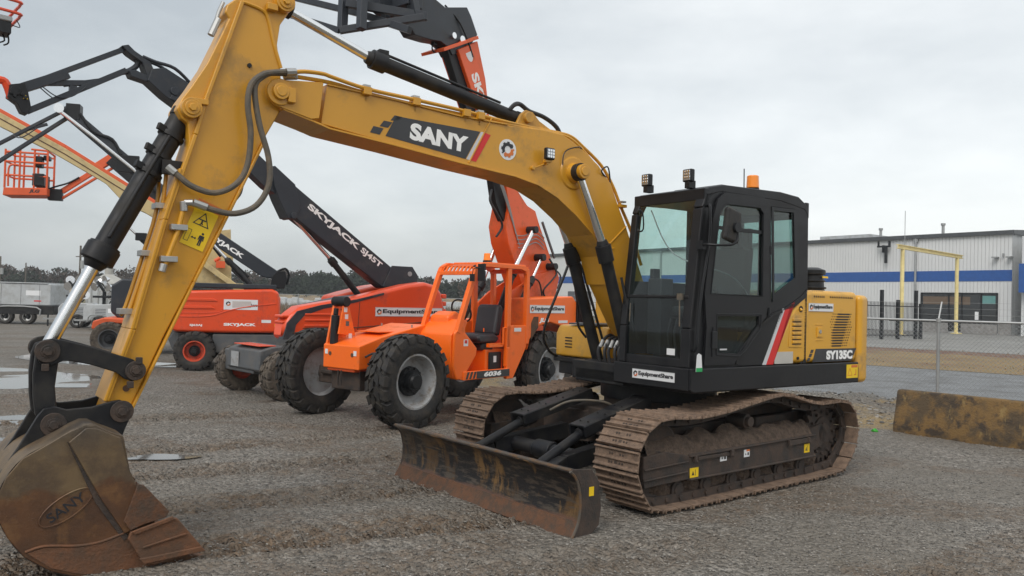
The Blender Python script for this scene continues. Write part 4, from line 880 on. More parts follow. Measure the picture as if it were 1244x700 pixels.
# ================================================================== TELEHANDLER
TH = empty('telehandler', (-1.195, 13.02, 0), R(-128))
tag(TH, 'bright orange telehandler with an open cab, grey wheels and raised boom behind the yellow excavator', 'telehandler')
O = M['orange']; OD = M['orange_d']
for x in (1.62, -1.62):
    for y in (1.0, -1.0):
        tyre(TH, (x, y, .64), .66, .36, .375, M['rimgrey'], M['rubber'], side=1 if y > 0 else -1, lugs=20, lugh=.04, deep=.10)
b = MB()
for x in (1.62,-1.62): b.bar((x,-.8,.62),(x,.8,.62),.26,.26); b.cyl((x,-.85,.62),(x,.85,.62),.11,n=16); b.bar((x+.16,-.7,.66),(x+.16,.7,.66),.06,.06)
b.box(1.5,1.9,-.32,.30,.45,.75); b.tube([(2.0,-.05,.74),(2.0,-.05,.52)],.012,6); b.tube([(2.0,.02,.74),(2.0,.02,.52)],.012,6); b.box(-1.9,-1.3,-.3,.3,.5,.8)
b.build('axle', M['under'], TH, bevel=.02)
b = MB(); b.box(-2.1,2.0,-.30,.30,.72,1.02); b.build('chassis_frame', OD, TH, bevel=.02)
b = MB()
b.prism([(2.03,.76),(2.03,1.10),(1.62,1.22),(.70,1.40),(.70,.95),(1.3,.95),(1.55,.80)], -.36, .42)
nose = b.build('front_frame', O, TH, bevel=.02, seg=3)
b = MB()
for y in (-.28,.34):
    MB().box(2.032,2.036,y-.03,y+.03,.96,1.03).build('reflector', M['white'], nose, flat=True)
    b.cyl((2.02,y+(-.06 if y>0 else .08),.97),(2.036,y+(-.06 if y>0 else .08),.97),.03,n=16)
b.build('bolt_hole', M['rust'], nose, flat=True)
b = MB(); b.box(.75,1.55,-.2,.3,1.30,1.315); b.xf(Matrix.Translation((0,0,-.02))); b.build('seam_plate', O, nose, bevel=.003)
b = MB()
for x in (1.9,1.75,1.35,.95):
    for y in (-.30,.36): b.cyl((x,y,1.02+ (2.03-x)*.30),(x,y,1.06+(2.03-x)*.31),.014,n=6)
b.build('bolt_head', M['steel'], nose)
b = MB(); b.tube([(1.95,.46,.95),(1.8,.50,1.0),(1.6,.52,.9),(1.5,.6,.75)],.016,8,5); b.tube([(1.9,.46,.85),(1.7,.52,.8),(1.6,.6,.7)],.016,8,5); b.build('brake_hose', M['hose_black'], nose)
# upright plate with dark cylinder at the nose
b = MB().prism([(2.01,1.10),(1.98,1.25),(1.90,1.66),(1.87,1.70),(1.80,1.68),(1.66,1.22),(1.62,1.12)], -.34, -.30); b.prism([(1.98,1.25),(1.90,1.66),(1.80,1.68),(1.66,1.22)],-.12,-.09)
up = b.build('levelling_bracket', O, TH, bevel=.008)
for x, z, m_ in ((1.86,1.60,'white'),(1.84,1.50,'white'),(1.82,1.40,'chassis'),(1.76,1.22,'white')): MB().box(x-.03,x+.03,-.0899,-.088,z-.035,z+.035).build('sticker', M[m_], up, flat=True)
b = MB(); b.cyl((1.97,-.20,1.10),(1.95,-.20,1.52),.06,n=20); b.cyl((1.95,-.20,1.52),(1.94,-.2,1.62),.035,n=16); b.cyl((1.86,-.34,1.72),(1.86,-.06,1.72),.075,n=20); b.build('levelling_cylinder', M['black_clean'], up, bevel=.01)
# cab
CB0, CB1 = .33, 1.10
def pipe(b, pts, w=.07): 
    P = spline([V(p) for p in pts], 5)
    for i in range(len(P)-1): b.bar(P[i], P[i+1]+(P[i+1]-P[i]).normalized()*.004, w, w, (0,1,0))
cabf = MB()
for y in (CB0+.03, CB1-.03):
    pipe(cabf, [(.72,y,1.30),(.60,y,1.62),(.36,y,2.20),(.30,y,2.28),(.18,y,2.335)], .075)
    cabf.bar((.20,y,2.338),(-.80,y,2.338),.075,.06); pipe(cabf, [(-.80,y,2.338),(-.90,y,2.31),(-.96,y,2.22),(-.965,y,1.4),(-.965,y,1.1)], .075)
    cabf.bar((-.48,y,2.32),(-.48,y,.75),.10,.06,(0,1,0))
cabf.bar((.37,CB0,2.20),(.37,CB1,2.20),.06,.06); cabf.bar((-.93,CB0,2.28),(-.93,CB1,2.28),.07,.07); cabf.bar((-.48,CB0,2.34),(-.48,CB1,2.34),.08,.05)
cab2 = cabf.build('cab_frame', O, TH, bevel=.015)
MB().box(-.9,.02,CB0,CB1,2.355,2.385).build('roof_panel', O, cab2, bevel=.01)
b = MB()
for k in range(9):
    y = CB0+.07+k*.078; b.bar((.36,y,2.22),(.30,y,2.30),.034,.02); b.bar((.30,y,2.30),(.0,y,2.362),.034,.02)
b.build('roof_bars', O, cab2)
# cowl
b = MB(); cw_ = [(.70,1.37),(.76,1.32),(.80,1.15),(.80,.80),(.74,.62),(.55,.60),(.60,.72),(.66,.85),(.66,1.22),(.58,1.30)]
b.prism([(.82,1.28),(.84,1.15),(.82,.80),(.74,.61),(.56,.60),(.60,.72),(.58,1.20),(.45,1.46),(.52,1.50),(.66,1.42)], CB0, CB1-.05)
b.prism([(.74,.605),(.60,.60),(.30,.95),(.28,1.06),(.55,1.30),(.62,1.50),(.66,1.42),(.80,1.30),(.82,.82)], CB1-.05, CB1)
cowl = b.build('front_cowl', O, TH, bevel=.035, seg=4)
MB().prism([(.62,1.40),(.60,1.54),(.42,1.62),(.30,1.56),(.30,1.40)], CB0+.06, CB0+.45).build('dashboard', O, cowl, bevel=.04, seg=3)
MB().box(.50,.60,CB1+.0005,CB1+.002,1.10,1.20).build('sticker', M['white'], cowl, flat=True); MB().box(.52,.58,CB1+.002,CB1+.003,1.14,1.19).build('sticker_mark', M['decred'], cowl, flat=True)
b = MB(); b.box(-.52,.66,CB0,CB1,.60,.66); b.box(-.52,.60,CB1-.03,CB1+.015,.59,.72)
fl = b.build('cab_floor', O, TH, bevel=.01)
MB().box(-.50,.30,CB1+.0155,CB1+.018,.60,.712).build('decal_panel', M['bad'], fl, flat=True)
for x in (.55,.47,.39): MB().prism([(x,.605),(x-.045,.605),(x-.085,.71),(x-.04,.71)], CB1+.0155, CB1+.018).build('decal_check', M['bad'], fl, flat=True)
text('lettering','6036',M['whitep'],fl,(.13,CB1+.0185,.622),*NY,.42,.075,bold=.05,ext=.001,shear=.15)
# lower panels, steps, seat box
b = MB(); b.box(-.50,-.05,CB0,CB1-.12,.66,1.02); b.box(-.50,.4,CB0,CB0+.03,.66,1.45); b.box(-.52,-.44,CB1-.06,CB1+.01,.55,1.05)
b.prism([(-.44,.55),(-.62,.55),(-.96,1.05),(-.96,1.40),(-.44,1.40)],CB1-.05,CB1); b.box(-.97,-.46,CB0,CB0+.04,.7,1.4)
inner = b.build('cab_lower_body', O, TH, bevel=.012)
b = MB(); b.box(-.42,-.12,CB1-.12,CB1-.09,.70,.98); b.build('step_locker', M['black_clean'], inner, bevel=.03, seg=3)
MB().box(-.29,-.22,CB1-.0899,CB1-.088,.82,.92).build('sticker', M['white'], inner, flat=True)
b = MB(); b.prism([(-.35,1.12),(.08,1.12),(.14,1.20),(.08,1.27),(-.28,1.27),(-.42,1.20)],.50,.98); b.prism([(-.28,1.25),(-.36,1.68),(-.42,1.74),(-.50,1.70),(-.52,1.60),(-.44,1.22)],.52,.96); b.box(-.3,0,.55,.95,1.0,1.12)
b.build('driver_seat', M['seat'], TH, bevel=.045, seg=3)
b = MB(); b.box(.0,.5,.5,.95,.98,1.1) if False else None
c0 = V((.22,.70,1.62)); b.tube([c0+V((cos(a)*.08, sin(a)*.19, cos(a)*.17)) for a in [2*pi*k/24 for k in range(24)]], .014, 6, 0, True); b.cyl((.42,.70,1.35),(.22,.70,1.62),.025,n=10); b.bar(c0+V((0,-.19,0)),c0+V((0,.19,0)),.02,.02)
b.build('steering_wheel', M['black_clean'], TH)
b = MB(); b.tube([(.0,.98,1.36),(-.0,.98,1.30)],.01,6); b.box(-.40,-.05,CB1-.10,CB1-.04,1.06,1.12)
b.tube([(-.36,CB1-.02,1.10),(-.36,CB1-.02,1.36),(-.46,CB1-.02,1.37)],.015,6); b.build('grab_handle', O, TH)
# mirror, beacon
b = MB().box(.33,.37,1.14,1.27,2.08,2.34); b.tube([(.37,1.2,2.27),(.42,1.10,2.30),(.34,1.08,2.32)],.01,6,3); b.box(.50,.54,1.13,1.20,2.07,2.18); b.tube([(.52,1.16,2.16),(.48,1.16,2.26),(.37,1.18,2.27)],.007,6,3); b.build('wing_mirror', M['black_clean'], TH, bevel=.01)
b = MB().cyl((-.47,.62,2.44),(-.47,.62,2.56),.062,.052,n=20); bc = b.build('beacon', M['beacon'], TH, bevel=.008)
b = MB(); b.cyl((-.47,.62,2.385),(-.47,.62,2.44),.07,n=20); b.box(-.62,-.4,.58,.66,2.38,2.40); b.build('beacon_base', M['black_clean'], bc)
# rear body (engine housing on the near side and turret plates for the boom)
b = MB(); b.prism([(-1.0,.98),(-1.0,1.84),(-2.30,1.90),(-2.42,1.80),(-2.42,1.0),(-2.32,.98),(-2.25,1.18),(-2.05,1.36),(-1.62,1.44),(-1.22,1.36),(-1.05,1.16)], .62, 1.10)
rb = b.build('engine_housing', O, TH, bevel=.03, seg=3)
MB().box(-2.42,-1.0,-.95,-.5,1.0,1.45).build('side_tank', O, TH, bevel=.04, seg=3)
share_sign(rb, (-1.02,1.101,1.60), *NY, 1.02, .135)
text('lettering','JLG',M['whitep'],rb,(-1.30,1.102,1.43),*NY,.28,.09,bold=.05,ext=.001,shear=.2)
MB().prism([(-1.07,1.16),(-1.07,1.44),(-1.14,1.54),(-1.27,1.54),(-1.27,1.36)],1.1,1.103).build('decal_patch', M['rust'], rb, flat=True)
MB().box(-2.14,-1.86,1.1,1.103,1.43,1.475).build('sticker', M['white'], rb, flat=True); MB().box(-.80,-.62,CB1+.0,CB1+.003,1.30,1.36).build('sticker', M['white'], inner, flat=True)
MB().box(-2.2,-1.35,1.1,1.102,1.28,1.42).build('decal_panel', M['bad'], rb, flat=True) if False else None
b = MB(); b.box(-2.50,-2.42,1.02,1.06,1.45,1.50); b.box(-2.50,-2.42,1.02,1.06,1.76,1.80); b.box(-2.52,-2.48,.98,1.20,1.44,1.82); b.box(-2.53,-2.50,1.02,1.17,1.5,1.76); b.tube([(-2.4,1.1,1.8),(-2.55,1.25,1.82),(-2.56,1.25,1.45),(-2.42,1.1,1.43)],.014,6,3)
b.build('tail_lamp_guard', M['black_clean'], rb, bevel=.004)
for y0, y1 in ((.31,.35),(-.13,-.09)):
    pass
b = MB()
for y0 in (.305,-.16): b.prism([(-1.25,1.02),(-1.15,1.75),(-1.45,1.95),(-2.2,2.28),(-2.85,2.42),(-2.95,2.25),(-2.85,1.95),(-2.45,1.0)], y0, y0+.04)
b.build('turret_plate', OD, TH, bevel=.008)
# boom
TB = [(.085,5.66),(-.40,5.93),(-.848,5.361-.07),(-1.0,5.05),(-1.36,4.60),(-2.14,3.239),(-2.66,2.70),(-2.87,2.40),(-2.95,2.10),(-2.75,1.95),(-2.2,1.85),(-1.60,2.15),(-1.249,2.726),(-1.189,3.0),(-1.05,3.40),(-.72,4.0),(-.23,5.05)]
TB = [(-.02,5.62),(-.43,5.86),(-.66,5.36),(-.84,5.08),(-1.10,4.62),(-1.72,3.66),(-2.20,3.27),(-2.685,2.671),(-2.887,2.371),(-2.96,2.08),(-2.60,1.90),(-2.001,1.83),(-1.30,2.62),(-1.249,2.9),(-1.20,3.10),(-1.02,3.42),(-.72,4.0),(-.45,4.6),(-.19,5.2)]
TB = [(.02,5.83),(-.46,6.10),(-.69,5.52),(-.80,5.03),(-1.15,4.42),(-1.62,3.78),(-1.95,3.52),(-2.20,3.45),(-2.34,3.20),(-2.685,2.671),(-2.887,2.371),(-2.96,2.08),(-2.60,1.90),(-2.001,1.83),(-1.60,2.50),(-1.42,2.80),(-1.34,3.10),(-1.42,3.42),(-1.30,3.85),(-.47,5.03)]
tb_ = MB().prism(TB, -.10, .30).build('boom', OD, TH, bevel=.015)
b = MB(); b.prism([(-.14,5.48),(-.42,5.63),(-.475,5.50),(-.20,5.36)], -.14, .34) if False else None
Dn = (V((-.24,0,5.72))-V((-.88,0,4.6))).normalized(); Ln = V((Dn.z,0,-Dn.x))
b.bar(V((.40,.10,5.72)), V((-.42,.10,6.14)), .50, .05, Dn); b.build('boom_collar', OD, tb_, bevel=.004)
b = MB(); b.prism([(.25,5.85),(.0,6.0),(-.5,5.3),(-.75,4.95),(-1.35,3.9),(-1.55,3.45),(-1.35,3.18),(-1.12,3.48),(-.98,4.0),(-.52,4.6),(-.09,5.25)], .10,.24); b.build('inner_guide', M['black_clean'], tb_, bevel=.01)
b = MB()
for k in range(5): y=.31+.012*k; b.tube([(-.45-k*.012,.31,4.9-k*.03),(-1.2-.02*k,.31,3.7),(-1.52-.015*k,.315,3.15-.02*k),(-1.60-.03*k,.32,2.98-.05*k)],.008,6,3)
for k in range(4): b.tube([(-1.62-.02*k,.32,2.95-.07*k),(-1.85,.325,2.97-.07*k),(-2.2,.33,3.08-.07*k),(-2.45,.33,2.97-.07*k)],.009,6,4)
b.build('hydraulic_line', M['galv'], tb_)
b = MB(); b.tube([(-1.05,.2,3.7),(-.95,.25,3.5),(-1.1,.28,3.3),(-1.3,.25,3.1),(-1.2,.2,2.9)],.022,8,5); b.tube([(-2.6,.35,2.6),(-2.7,.45,2.35),(-2.5,.5,2.2),(-2.3,.45,2.0),(-2.45,.4,1.85)],.018,8,5); b.tube([(-1.75,.4,2.05),(-1.95,.42,2.2),(-2.2,.42,2.15),(-2.3,.42,1.9)],.015,8,5); b.tube([(-2.55,.35,2.5),(-2.9,.4,2.3),(-2.75,.45,2.05)],.015,8,5); b.build('boom_hose', M['hose_black'], tb_)
b = MB(); b.bar((-2.36,.34,3.26),(-2.78,.34,2.62),.03,.04); b.build('boom_rail', M['chassis'], tb_)
# lettering on the boom reads down the boom
nrm = V((0,1,0)); xd = V((-.98+.47,0,4.43-5.35)).normalized()
yd = V((xd.z,0,-xd.x)); yd = V((0,1,0)).cross(xd)
yd = yd if (xd.cross(yd)).y > 0 else -yd
oS = V((-.31,.3015,5.50))
text('lettering','SKYTRAK',M['whitep'],tb_, oS, xd, yd, 1.45, .19, bold=.04, ext=.001)
F = frame(V((-.20,.3015,5.72)), xd, yd); b = MB().prism([(-.10+.0,.02)]+[(-.10+.16*sin(pi*k/14), .10-.085*cos(pi*k/14)) for k in range(15)], 0, .002, 'xy').xf(F); b.build('decal_disc', M['white'], tb_, flat=True)
cylinder_set(TH, 'lift_cylinder', (-1.02,.42,1.50), (-1.45,.42,2.35), (-1.98,.42,3.08), .062, .042)
cylinder_set(TH, 'slave_cylinder', (-1.62,.44,1.75), (-1.98,.42,2.20), (-2.24,.42,2.58), .05, .028)
cylinder_set(TH, 'lift_cylinder', (-.75,-.25,1.30), (-1.38,-.25,2.10), (-1.82,-.25,2.92), .062, .042)
b = MB()
for x,z in ((-1.98,3.08),(-2.24,2.60),(-1.62,1.75),(-2.62,2.45)): b.cyl((x,.25,z),(x,.50,z),.065,n=18)
b.build('pivot_pin', M['black_clean'], TH, bevel=.006)
# boom head and fork carriage
H = [(.10,5.72),(-.35,6.02),(-.50,6.22),(-.33,6.48),(-.22,6.60),(.30,6.44),(.767,6.56),(1.287,6.44),(1.7,6.35),(1.7,6.05),(1.304,5.92),(1.065,5.909),(.956,5.814),(.596,5.836),(.375,5.87),(.2,5.82)]
hd = MB().prism(H, .0, .26).build('boom_head', M['boomgrey'], TH, bevel=.012)
b = MB(); b.cyl((.12,-.05,6.03),(.12,.31,6.03),.05,n=20); b.cyl((-.08,-.05,6.02),(-.08,.31,6.02),.06,n=20); b.build('head_pin', M['chrome'], hd)
b = MB(); b.tube([V((.42,.15,5.77))+V((cos(a)*.045,0,sin(a)*.06)) for a in [2*pi*k/16 for k in range(16)]],.012,6,0,True); b.box(.38,.46,.12,.18,5.82,5.90); b.tube([(.25,.2,6.5),(.0,.28,6.3),(-.2,.3,6.05),(-.35,.3,5.8)],.015,6,4); b.build('lifting_eye', M['black_clean'], hd)
b = MB(); xq = 2.0
Pq = lambda y, z, x=2.0: (x, y, z)
# carriage: frame of two cross members, uprights and diagonal braces, seen from below
b.bar((1.55,.76,5.62),(1.75,-.10,5.97),.10,.10); b.bar((1.75,-.10,5.97),(2.05,-1.5,6.45),.09,.09)
b.bar((2.15,-.06,5.60),(2.3,-1.4,6.12),.05,.09); b.bar((2.15,-.06,5.60),(1.30,.78,5.88),.08,.10)
for y, zz in ((-.06,5.60),(.35,5.55)): b.bar((2.1,y,zz),(2.0,y-.1,6.5),.10,.12,(1,0,0))
b.bar((1.3,.6,5.9),(1.5,.5,6.8),.16,.12,(1,0,0)); b.bar((1.5,.2,5.9),(1.6,.1,6.9),.10,.10,(1,0,0)); b.bar((1.2,.75,5.92),(2.1,0,6.0),.08,.12)
b.bar((1.4,.9,6.75),(1.9,-1.3,7.1),.10,.12); b.bar((1.3,.0,6.2),(1.3,.6,6.2),.3,.25)
b.build('fork_carriage', M['boomgrey'], TH, bevel=.008)

# ================================================================== BOOM LIFT A (telescopic, closest)
LA = empty('boom_lift', (-3.7, 15.15, 0), R(222))
tag(LA, 'red boom lift with charcoal telescopic boom, its long hood just behind the orange telehandler', 'boom lift')
RD = M['red']; BG = M['boomgrey']
for x in (1.15,-1.15):
    for y in (1.18,-.72): tyre(LA, (x,y,.43), .44, .32, .21, M['rimorange'], M['rubber_dirty'], side=1 if y>0 else -1, lugs=16, lugh=.03, deep=.06)
b = MB(); b.box(-1.5,1.5,-.62,.62,.42,.80)
b.prism([(1.05,.92),(1.30,.90),(1.52,.84),(1.54,.50),(1.30,.40),(1.05,.42)],-.38,.92); b.prism([(-1.05,.90),(-1.55,.86),(-1.55,.45),(-1.05,.42)],-.9,.9)
b.build('chassis', M['chassis'], LA, bevel=.03, seg=3)
patch('serial_plate', rect(.32,.26), M['rimgrey'], LA, (1.545,-.20,.52), (0,1,0), (0,0,1)); MB().box(1.2,1.5,-.2,.85,.905,.92).build('red_cover', RD, LA, bevel=.006)
MB().cyl((0,0,.78),(0,0,.98),.45,n=40).build('slew_ring', M['black_clean'], LA)
AH = [(1.12,1.10),(1.10,1.30),(1.00,1.45),(.80,1.60),(.30,1.69),(-.267,1.774),(-.9,1.93),(-1.45,2.06),(-1.85,2.12),(-2.10,2.07),(-2.27,1.93),(-2.36,1.60),(-2.33,1.27),(-2.2,1.18),(-1.0,1.10),(.6,1.03),(1.1,1.02)]
h1 = MB().prism(AH, .50, .92).build('hood', RD, LA, bevel=.09, seg=5)
AH2 = [(-.55,1.10),(-.55,1.80),(-.9,1.90),(-1.45,2.03),(-1.85,2.09),(-2.10,2.05),(-2.27,1.93),(-2.36,1.60),(-2.33,1.27),(-2.2,1.18)]
MB().prism(AH2, -.92, -.26).build('hood', RD, LA, bevel=.09, seg=5)
MB().box(-2.1,.6,-.28,.28,1.0,1.45).build('turntable', BG, LA, bevel=.03)
MB().prism([(.55,1.4),(.3,1.62),(-.55,1.80),(-2.1,1.98),(-2.1,1.3),(.55,1.2)],-.2,.52).build('inner_cover', BG, LA, bevel=.03)
b = MB().prism([(1.12,1.03),(1.05,1.31),(.86,1.52),(.42,1.63),(-.3,1.745),(-.9,1.885),(-.9,1.845),(-.3,1.69),(.36,1.565),(.73,1.44),(.88,1.28),(.93,1.03)],.75,.928); pts = [(1.03,1.02),(.96,1.30),(.80,1.50),(.45,1.62),(-.2,1.745),(-.85,1.90)]
for i in range(0): b.bar((pts[i][0],.60,pts[i][1]+.004),(pts[i+1][0],.60,pts[i+1][1]+.004),.655,.03,(0,0,1)) if False else b.prism([(pts[i][0]+.05,pts[i][1]),(pts[i+1][0]+.05,pts[i+1][1]+.03),(pts[i+1][0]-.0,pts[i+1][1]-.07),(pts[i][0]-.08,pts[i][1]-.02)],.915,.928)
b.build('dark_trim', BG, h1, bevel=.004)
b = MB(); b.tube([(-2.25,.925,1.36),(-.9,.925,1.27),(.6,.925,1.17),(.95,.925,1.14)],.008,6,4); b.tube([(-.35,.924,1.12),(-.38,.924,1.70)],.005,6); b.tube([(.75,.924,1.22),(.1,.924,1.24),(-.1,.924,1.36),(-.1,.924,1.5),(.1,.924,1.60)],.008,6,4); b.build('hood_crease', M['rust'], h1)
b = MB()
for z in (1.46,1.36,1.26): b.box(.2,.72,.90,.935,z-.02,z+.025)
b.build('hood_louvre', RD, h1, bevel=.015)
b = MB()
for z in (1.42,1.32): b.box(1.0,1.12,.56,.88,z-.02,z+.03)
for z in (1.85,1.70,1.55,1.40): b.box(-2.42,-2.30,.3,.88,z-.045,z+.045)
b.build('end_louvre', RD, h1, bevel=.02)
share_sign(h1, (-.72,.9205,1.44), *NY, 1.56, .17)
BA = [(-2.16,2.12),(-2.10,2.28),(-2.0,2.36),(-1.80,2.38),(-1.607,2.375),(.565,3.793),(1.056,4.085),(.98,3.80),(.71,3.30),(-1.38,1.985),(-1.66,2.0),(-1.95,2.05)]
ba = MB().prism(BA,-.16,.16).build('boom', BG, LA, bevel=.02)
b = MB(); b.prism([(1.07,4.10),(1.0,4.12),(.60,3.83),(.48,3.40),(.60,3.20),(.72,3.20),(.90,3.52),(1.0,3.75)],-.18,.18); b.cyl((.62,-.22,3.25),(.62,.22,3.25),.06,n=20); b.build('boom_nose', BG, ba, bevel=.01)
b = MB(); b.prism([(.95,4.03),(2.60,5.28),(2.82,5.02),(1.15,3.72),(.95,3.62)],-.12,.12); b.build('inner_boom', BG, ba, bevel=.01)
b = MB(); b.prism([(-1.35,2.02),(-1.55,2.44),(-2.05,2.44),(-2.20,2.25),(-2.15,2.05),(-1.75,1.95)],.162,.185); b.build('pivot_plate', BG, ba, bevel=.006)
b = MB(); b.cyl((-1.98,.18,2.29),(-1.98,.20,2.29),.05,n=20); b.build('pivot_pin', M['galv'], ba)
text('lettering','SKYJACK',M['whitep'],ba,(.36,.162,3.40),(-.837,0,-.547),(-.547,0,.837),1.32,.145,bold=.045,ext=.001)
text('lettering','SJ45T',M['whitep'],ba,(-.80,.162,2.66),(-.837,0,-.547),(-.547,0,.837),.56,.14,bold=.03,ext=.001)
patch('sticker', rect(.09,.09), M['signyel'], ba, (.72,.162,3.66), (-.837,0,-.547),(-.547,0,.837),.002)
cylinder_set(LA,'lift_cylinder',(-.98,0,1.75),(-.27,0,2.50),(.60,0,3.30),.06,.038)
# boom head, knuckle and jib
b = MB(); b.prism([(2.55,5.30),(2.45,5.05),(2.60,4.82),(2.95,5.02),(3.22,5.22),(3.16,5.42),(2.95,5.48)],-.16,.16); b.cyl((2.80,.15,5.12),(2.80,.19,5.12),.07,n=20); b.prism([(2.84,5.06),(2.60,4.96),(2.58,4.90),(2.88,4.98)],.16,.18)
b.tube([(2.5,.1,5.3),(2.8,.15,5.5),(3.1,.12,5.55),(3.3,.1,5.6)],.03,8,4); b.tube([(2.6,-.1,5.3),(2.9,-.15,5.55),(3.2,-.1,5.6)],.03,8,4)
bh = b.build('boom_head', BG, LA, bevel=.01)
b = MB(); b.prism([(3.10,5.38),(3.18,5.54),(3.42,5.66),(3.52,5.74),(3.62,5.70),(3.50,5.60),(3.30,5.50),(3.22,5.30),(3.40,5.36),(3.50,5.32),(3.46,5.24),(3.2,5.2)],-.12,.12)
b.build('knuckle', BG, bh, bevel=.01)
b = MB(); b.bar((3.52,0,5.70),(4.93,0,4.80),.12,.075,(0,0,1)); b.bar((4.35,0,5.11),(4.95,0,4.77),.14,.14,(0,0,1)); b.bar((3.52,0,5.34),(4.87,0,4.44),.12,.085,(0,0,1)); b.tube([(3.60,.0,5.29),(3.45,0,5.36),(3.34,0,5.50),(3.45,0,5.66)],.045,8,5)
b.bar((3.83,0,5.13),(4.40,0,4.93),.07,.055,(0,0,1)); b.bar((4.10,0,5.02),(4.70,0,4.90),.09,.08,(0,0,1)); b.box(4.22,4.32,-.05,.05,4.84,4.94)
b.tube([(4.7,.06,4.84),(4.5,.08,4.72),(4.3,.08,4.76),(4.1,.06,4.95)],.01,6,5); b.tube([(4.7,-.06,4.84),(4.45,-.08,4.70),(4.2,-.08,4.86)],.01,6,5)
b.build('jib', BG, LA, bevel=.008)
b = MB(); b.prism([(4.93,4.84),(5.12,4.78),(5.14,4.60),(5.02,4.52),(4.96,4.40),(4.88,4.38),(4.84,4.50),(4.88,4.70)],-.10,.10); b.cyl((5.05,-.13,4.70),(5.05,.13,4.70),.07,n=16)
for k in range(5): b.cyl((4.92+.045*k,.1,4.62+.04*(k%3)),(4.92+.045*k,.13,4.62+.04*(k%3)),.025,n=10)
b.build('rotator', M['black_clean'], LA, bevel=.008)
patch('sticker', [(0,0),(.07,0),(.035,.06)], M['signyel'], LA, (4.95,.102,4.60), *NY, .002)
pf = MB(); XX = 5.15
pf.tube([(5.08,.0,4.60),(5.15,0,4.80),(5.24,0,4.84),(5.6,0,4.80)],.06,8,3); pf.box(5.42,6.2,-1.1,.6,4.52,4.60)
pl = pf.build('platform', RD, LA, bevel=.01)
b = MB()
for zz in (5.75,5.92): b.tube([(5.25,-1.0,zz),(5.10,-.9,zz),(5.06,0,zz),(5.06,.28,zz),(5.14,.42,zz-.0),(5.9,.5,zz)],.022,8,4)
for x,y in ((5.9,.5),(5.9,-1.0)): b.tube([(x+.2,y,4.7),(x+.15,y,5.3),(x,y,5.92)],.02,8)
b.tube([(5.25,-1.0,5.9),(5.9,-1.0,5.92),(5.9,.5,5.92)],.02,8); b.build('guard_rail', RD, pl)
b = MB(); b.box(5.18,5.42,.12,.42,5.44,5.62); b.tube([(5.2,.3,5.45),(5.19,.3,5.33),(5.25,.3,5.28)],.012,6,3); b.tube([(5.26,.25,5.45),(5.24,.3,5.35),(5.32,.3,5.3)],.012,6,3); b.tube([(5.18,.3,5.60),(5.06,.32,5.58),(5.10,.3,5.68)],.008,6,4); cb = b.build('control_box', M['black_clean'], pl, bevel=.02)
MB().box(5.17,5.40,.10,.44,5.60,5.68).build('control_lid', M['galv'], cb, bevel=.02)
# ================================================================== BOOM LIFT C (articulated, red hood)
LC = empty('boom_lift', (-6.2, 19.9, 0), R(197))
tag(LC, 'red boom lift with louvred hood and orange wheel rims standing between the excavator arm and the grey generators', 'boom lift')
LC['label'] = 'red boom lift with louvred hood, white lettering and orange rims, directly behind the excavator arm'
for x in (1.47,-1.10):
    for y in (1.05,-1.05): tyre(LC, (x,y,.45), .46, .34, .23, M['rimorange'], M['rubber'], side=1 if y>0 else -1, lugs=16, lugh=.03, deep=.10, hubm=M['black_clean'])
b = MB(); b.box(-1.5,1.9,-.7,.7,.40,.86); b.box(-.75,1.10,.6,.95,.40,.84); b.prism([(1.15,.9),(2.0,.86),(2.1,.7),(2.0,.45),(1.15,.45)],-.8,.62); b.build('chassis', M['chassis'], LC, bevel=.03, seg=3)
MB().cyl((.6,0,.82),(.6,0,.98),.5,n=36).build('slew_ring', M['black_clean'], LC)
CH = [(2.0,.93),(2.03,1.20),(2.06,1.62),(1.96,1.78),(1.80,1.84),(-.20,1.93),(-.36,1.86),(-.40,1.50),(-.40,.98),(-.30,.88),(1.4,.87),(1.9,.89)]
h1 = MB().prism(CH, .20, 1.0).build('hood', RD, LC, bevel=.07, seg=5); MB().prism(CH, -1.0, -.20).build('hood', RD, LC, bevel=.07, seg=5)
b = MB(); b.box(-.3,2.6,-.22,.22,.95,1.6); b.box(2.0,2.75,-.5,.7,1.0,1.25); b.build('turntable', BG, LC, bevel=.02)
b = MB()
for z, x1 in ((1.60,1.0),(1.42,1.05)): b.prism([(1.93,z),(x1,z+.01),(x1+.1,z+.075),(1.85,z+.07)], .995, 1.02)
b.build('hood_louvre', RD, h1, bevel=.012)
b = MB(); b.tube([(2.0,1.004,1.24),(1.2,1.004,1.26),(.75,1.004,1.40),(.3,1.004,1.50),(-.3,1.004,1.58)],.012,6,4); b.tube([(.03,1.003,.9),(.0,1.003,1.88)],.006,6); b.tube([(1.8,1.003,1.33),(1.0,1.003,1.35),(.9,1.003,1.45)],.008,6,3); b.build('hood_crease', RD, h1)
pl_ = patch('name_sticker', rect(.76,.24), M['white'], h1, (.87,1.001,1.42), *NY); emblem(pl_, (.77,1.005,1.56), *NY, .07, disc=False); patch('blank_plate', rect(.42,.15), mat('faded_label', (.52,.47,.45), .6), pl_, (.68,1.0045,1.47), *NY, .001); text('lettering','hare',M['ink'],pl_,(.26,1.006,1.50),*NY,.14,.07,bold=.02,ext=.001)
text('lettering','SKYJACK',M['whitep'],h1,(.86,1.002,1.02),*NY,.72,.085,bold=.05,ext=.001); text('lettering','SJ63AJ',M['whitep'],h1,(1.60,1.002,1.01),*NY,.27,.06,bold=.04,ext=.001)
patch('sticker', rect(.22,.07), M['white'], h1, (.02,1.001,1.12), *NY); patch('sticker', rect(.05,.06), M['signyel'], h1, (-.28,1.001,1.03), *NY)
MB().box(-.30,1.75,-.9,.95,1.925,2.03).build('deck_beam', BG, LC, bevel=.015)
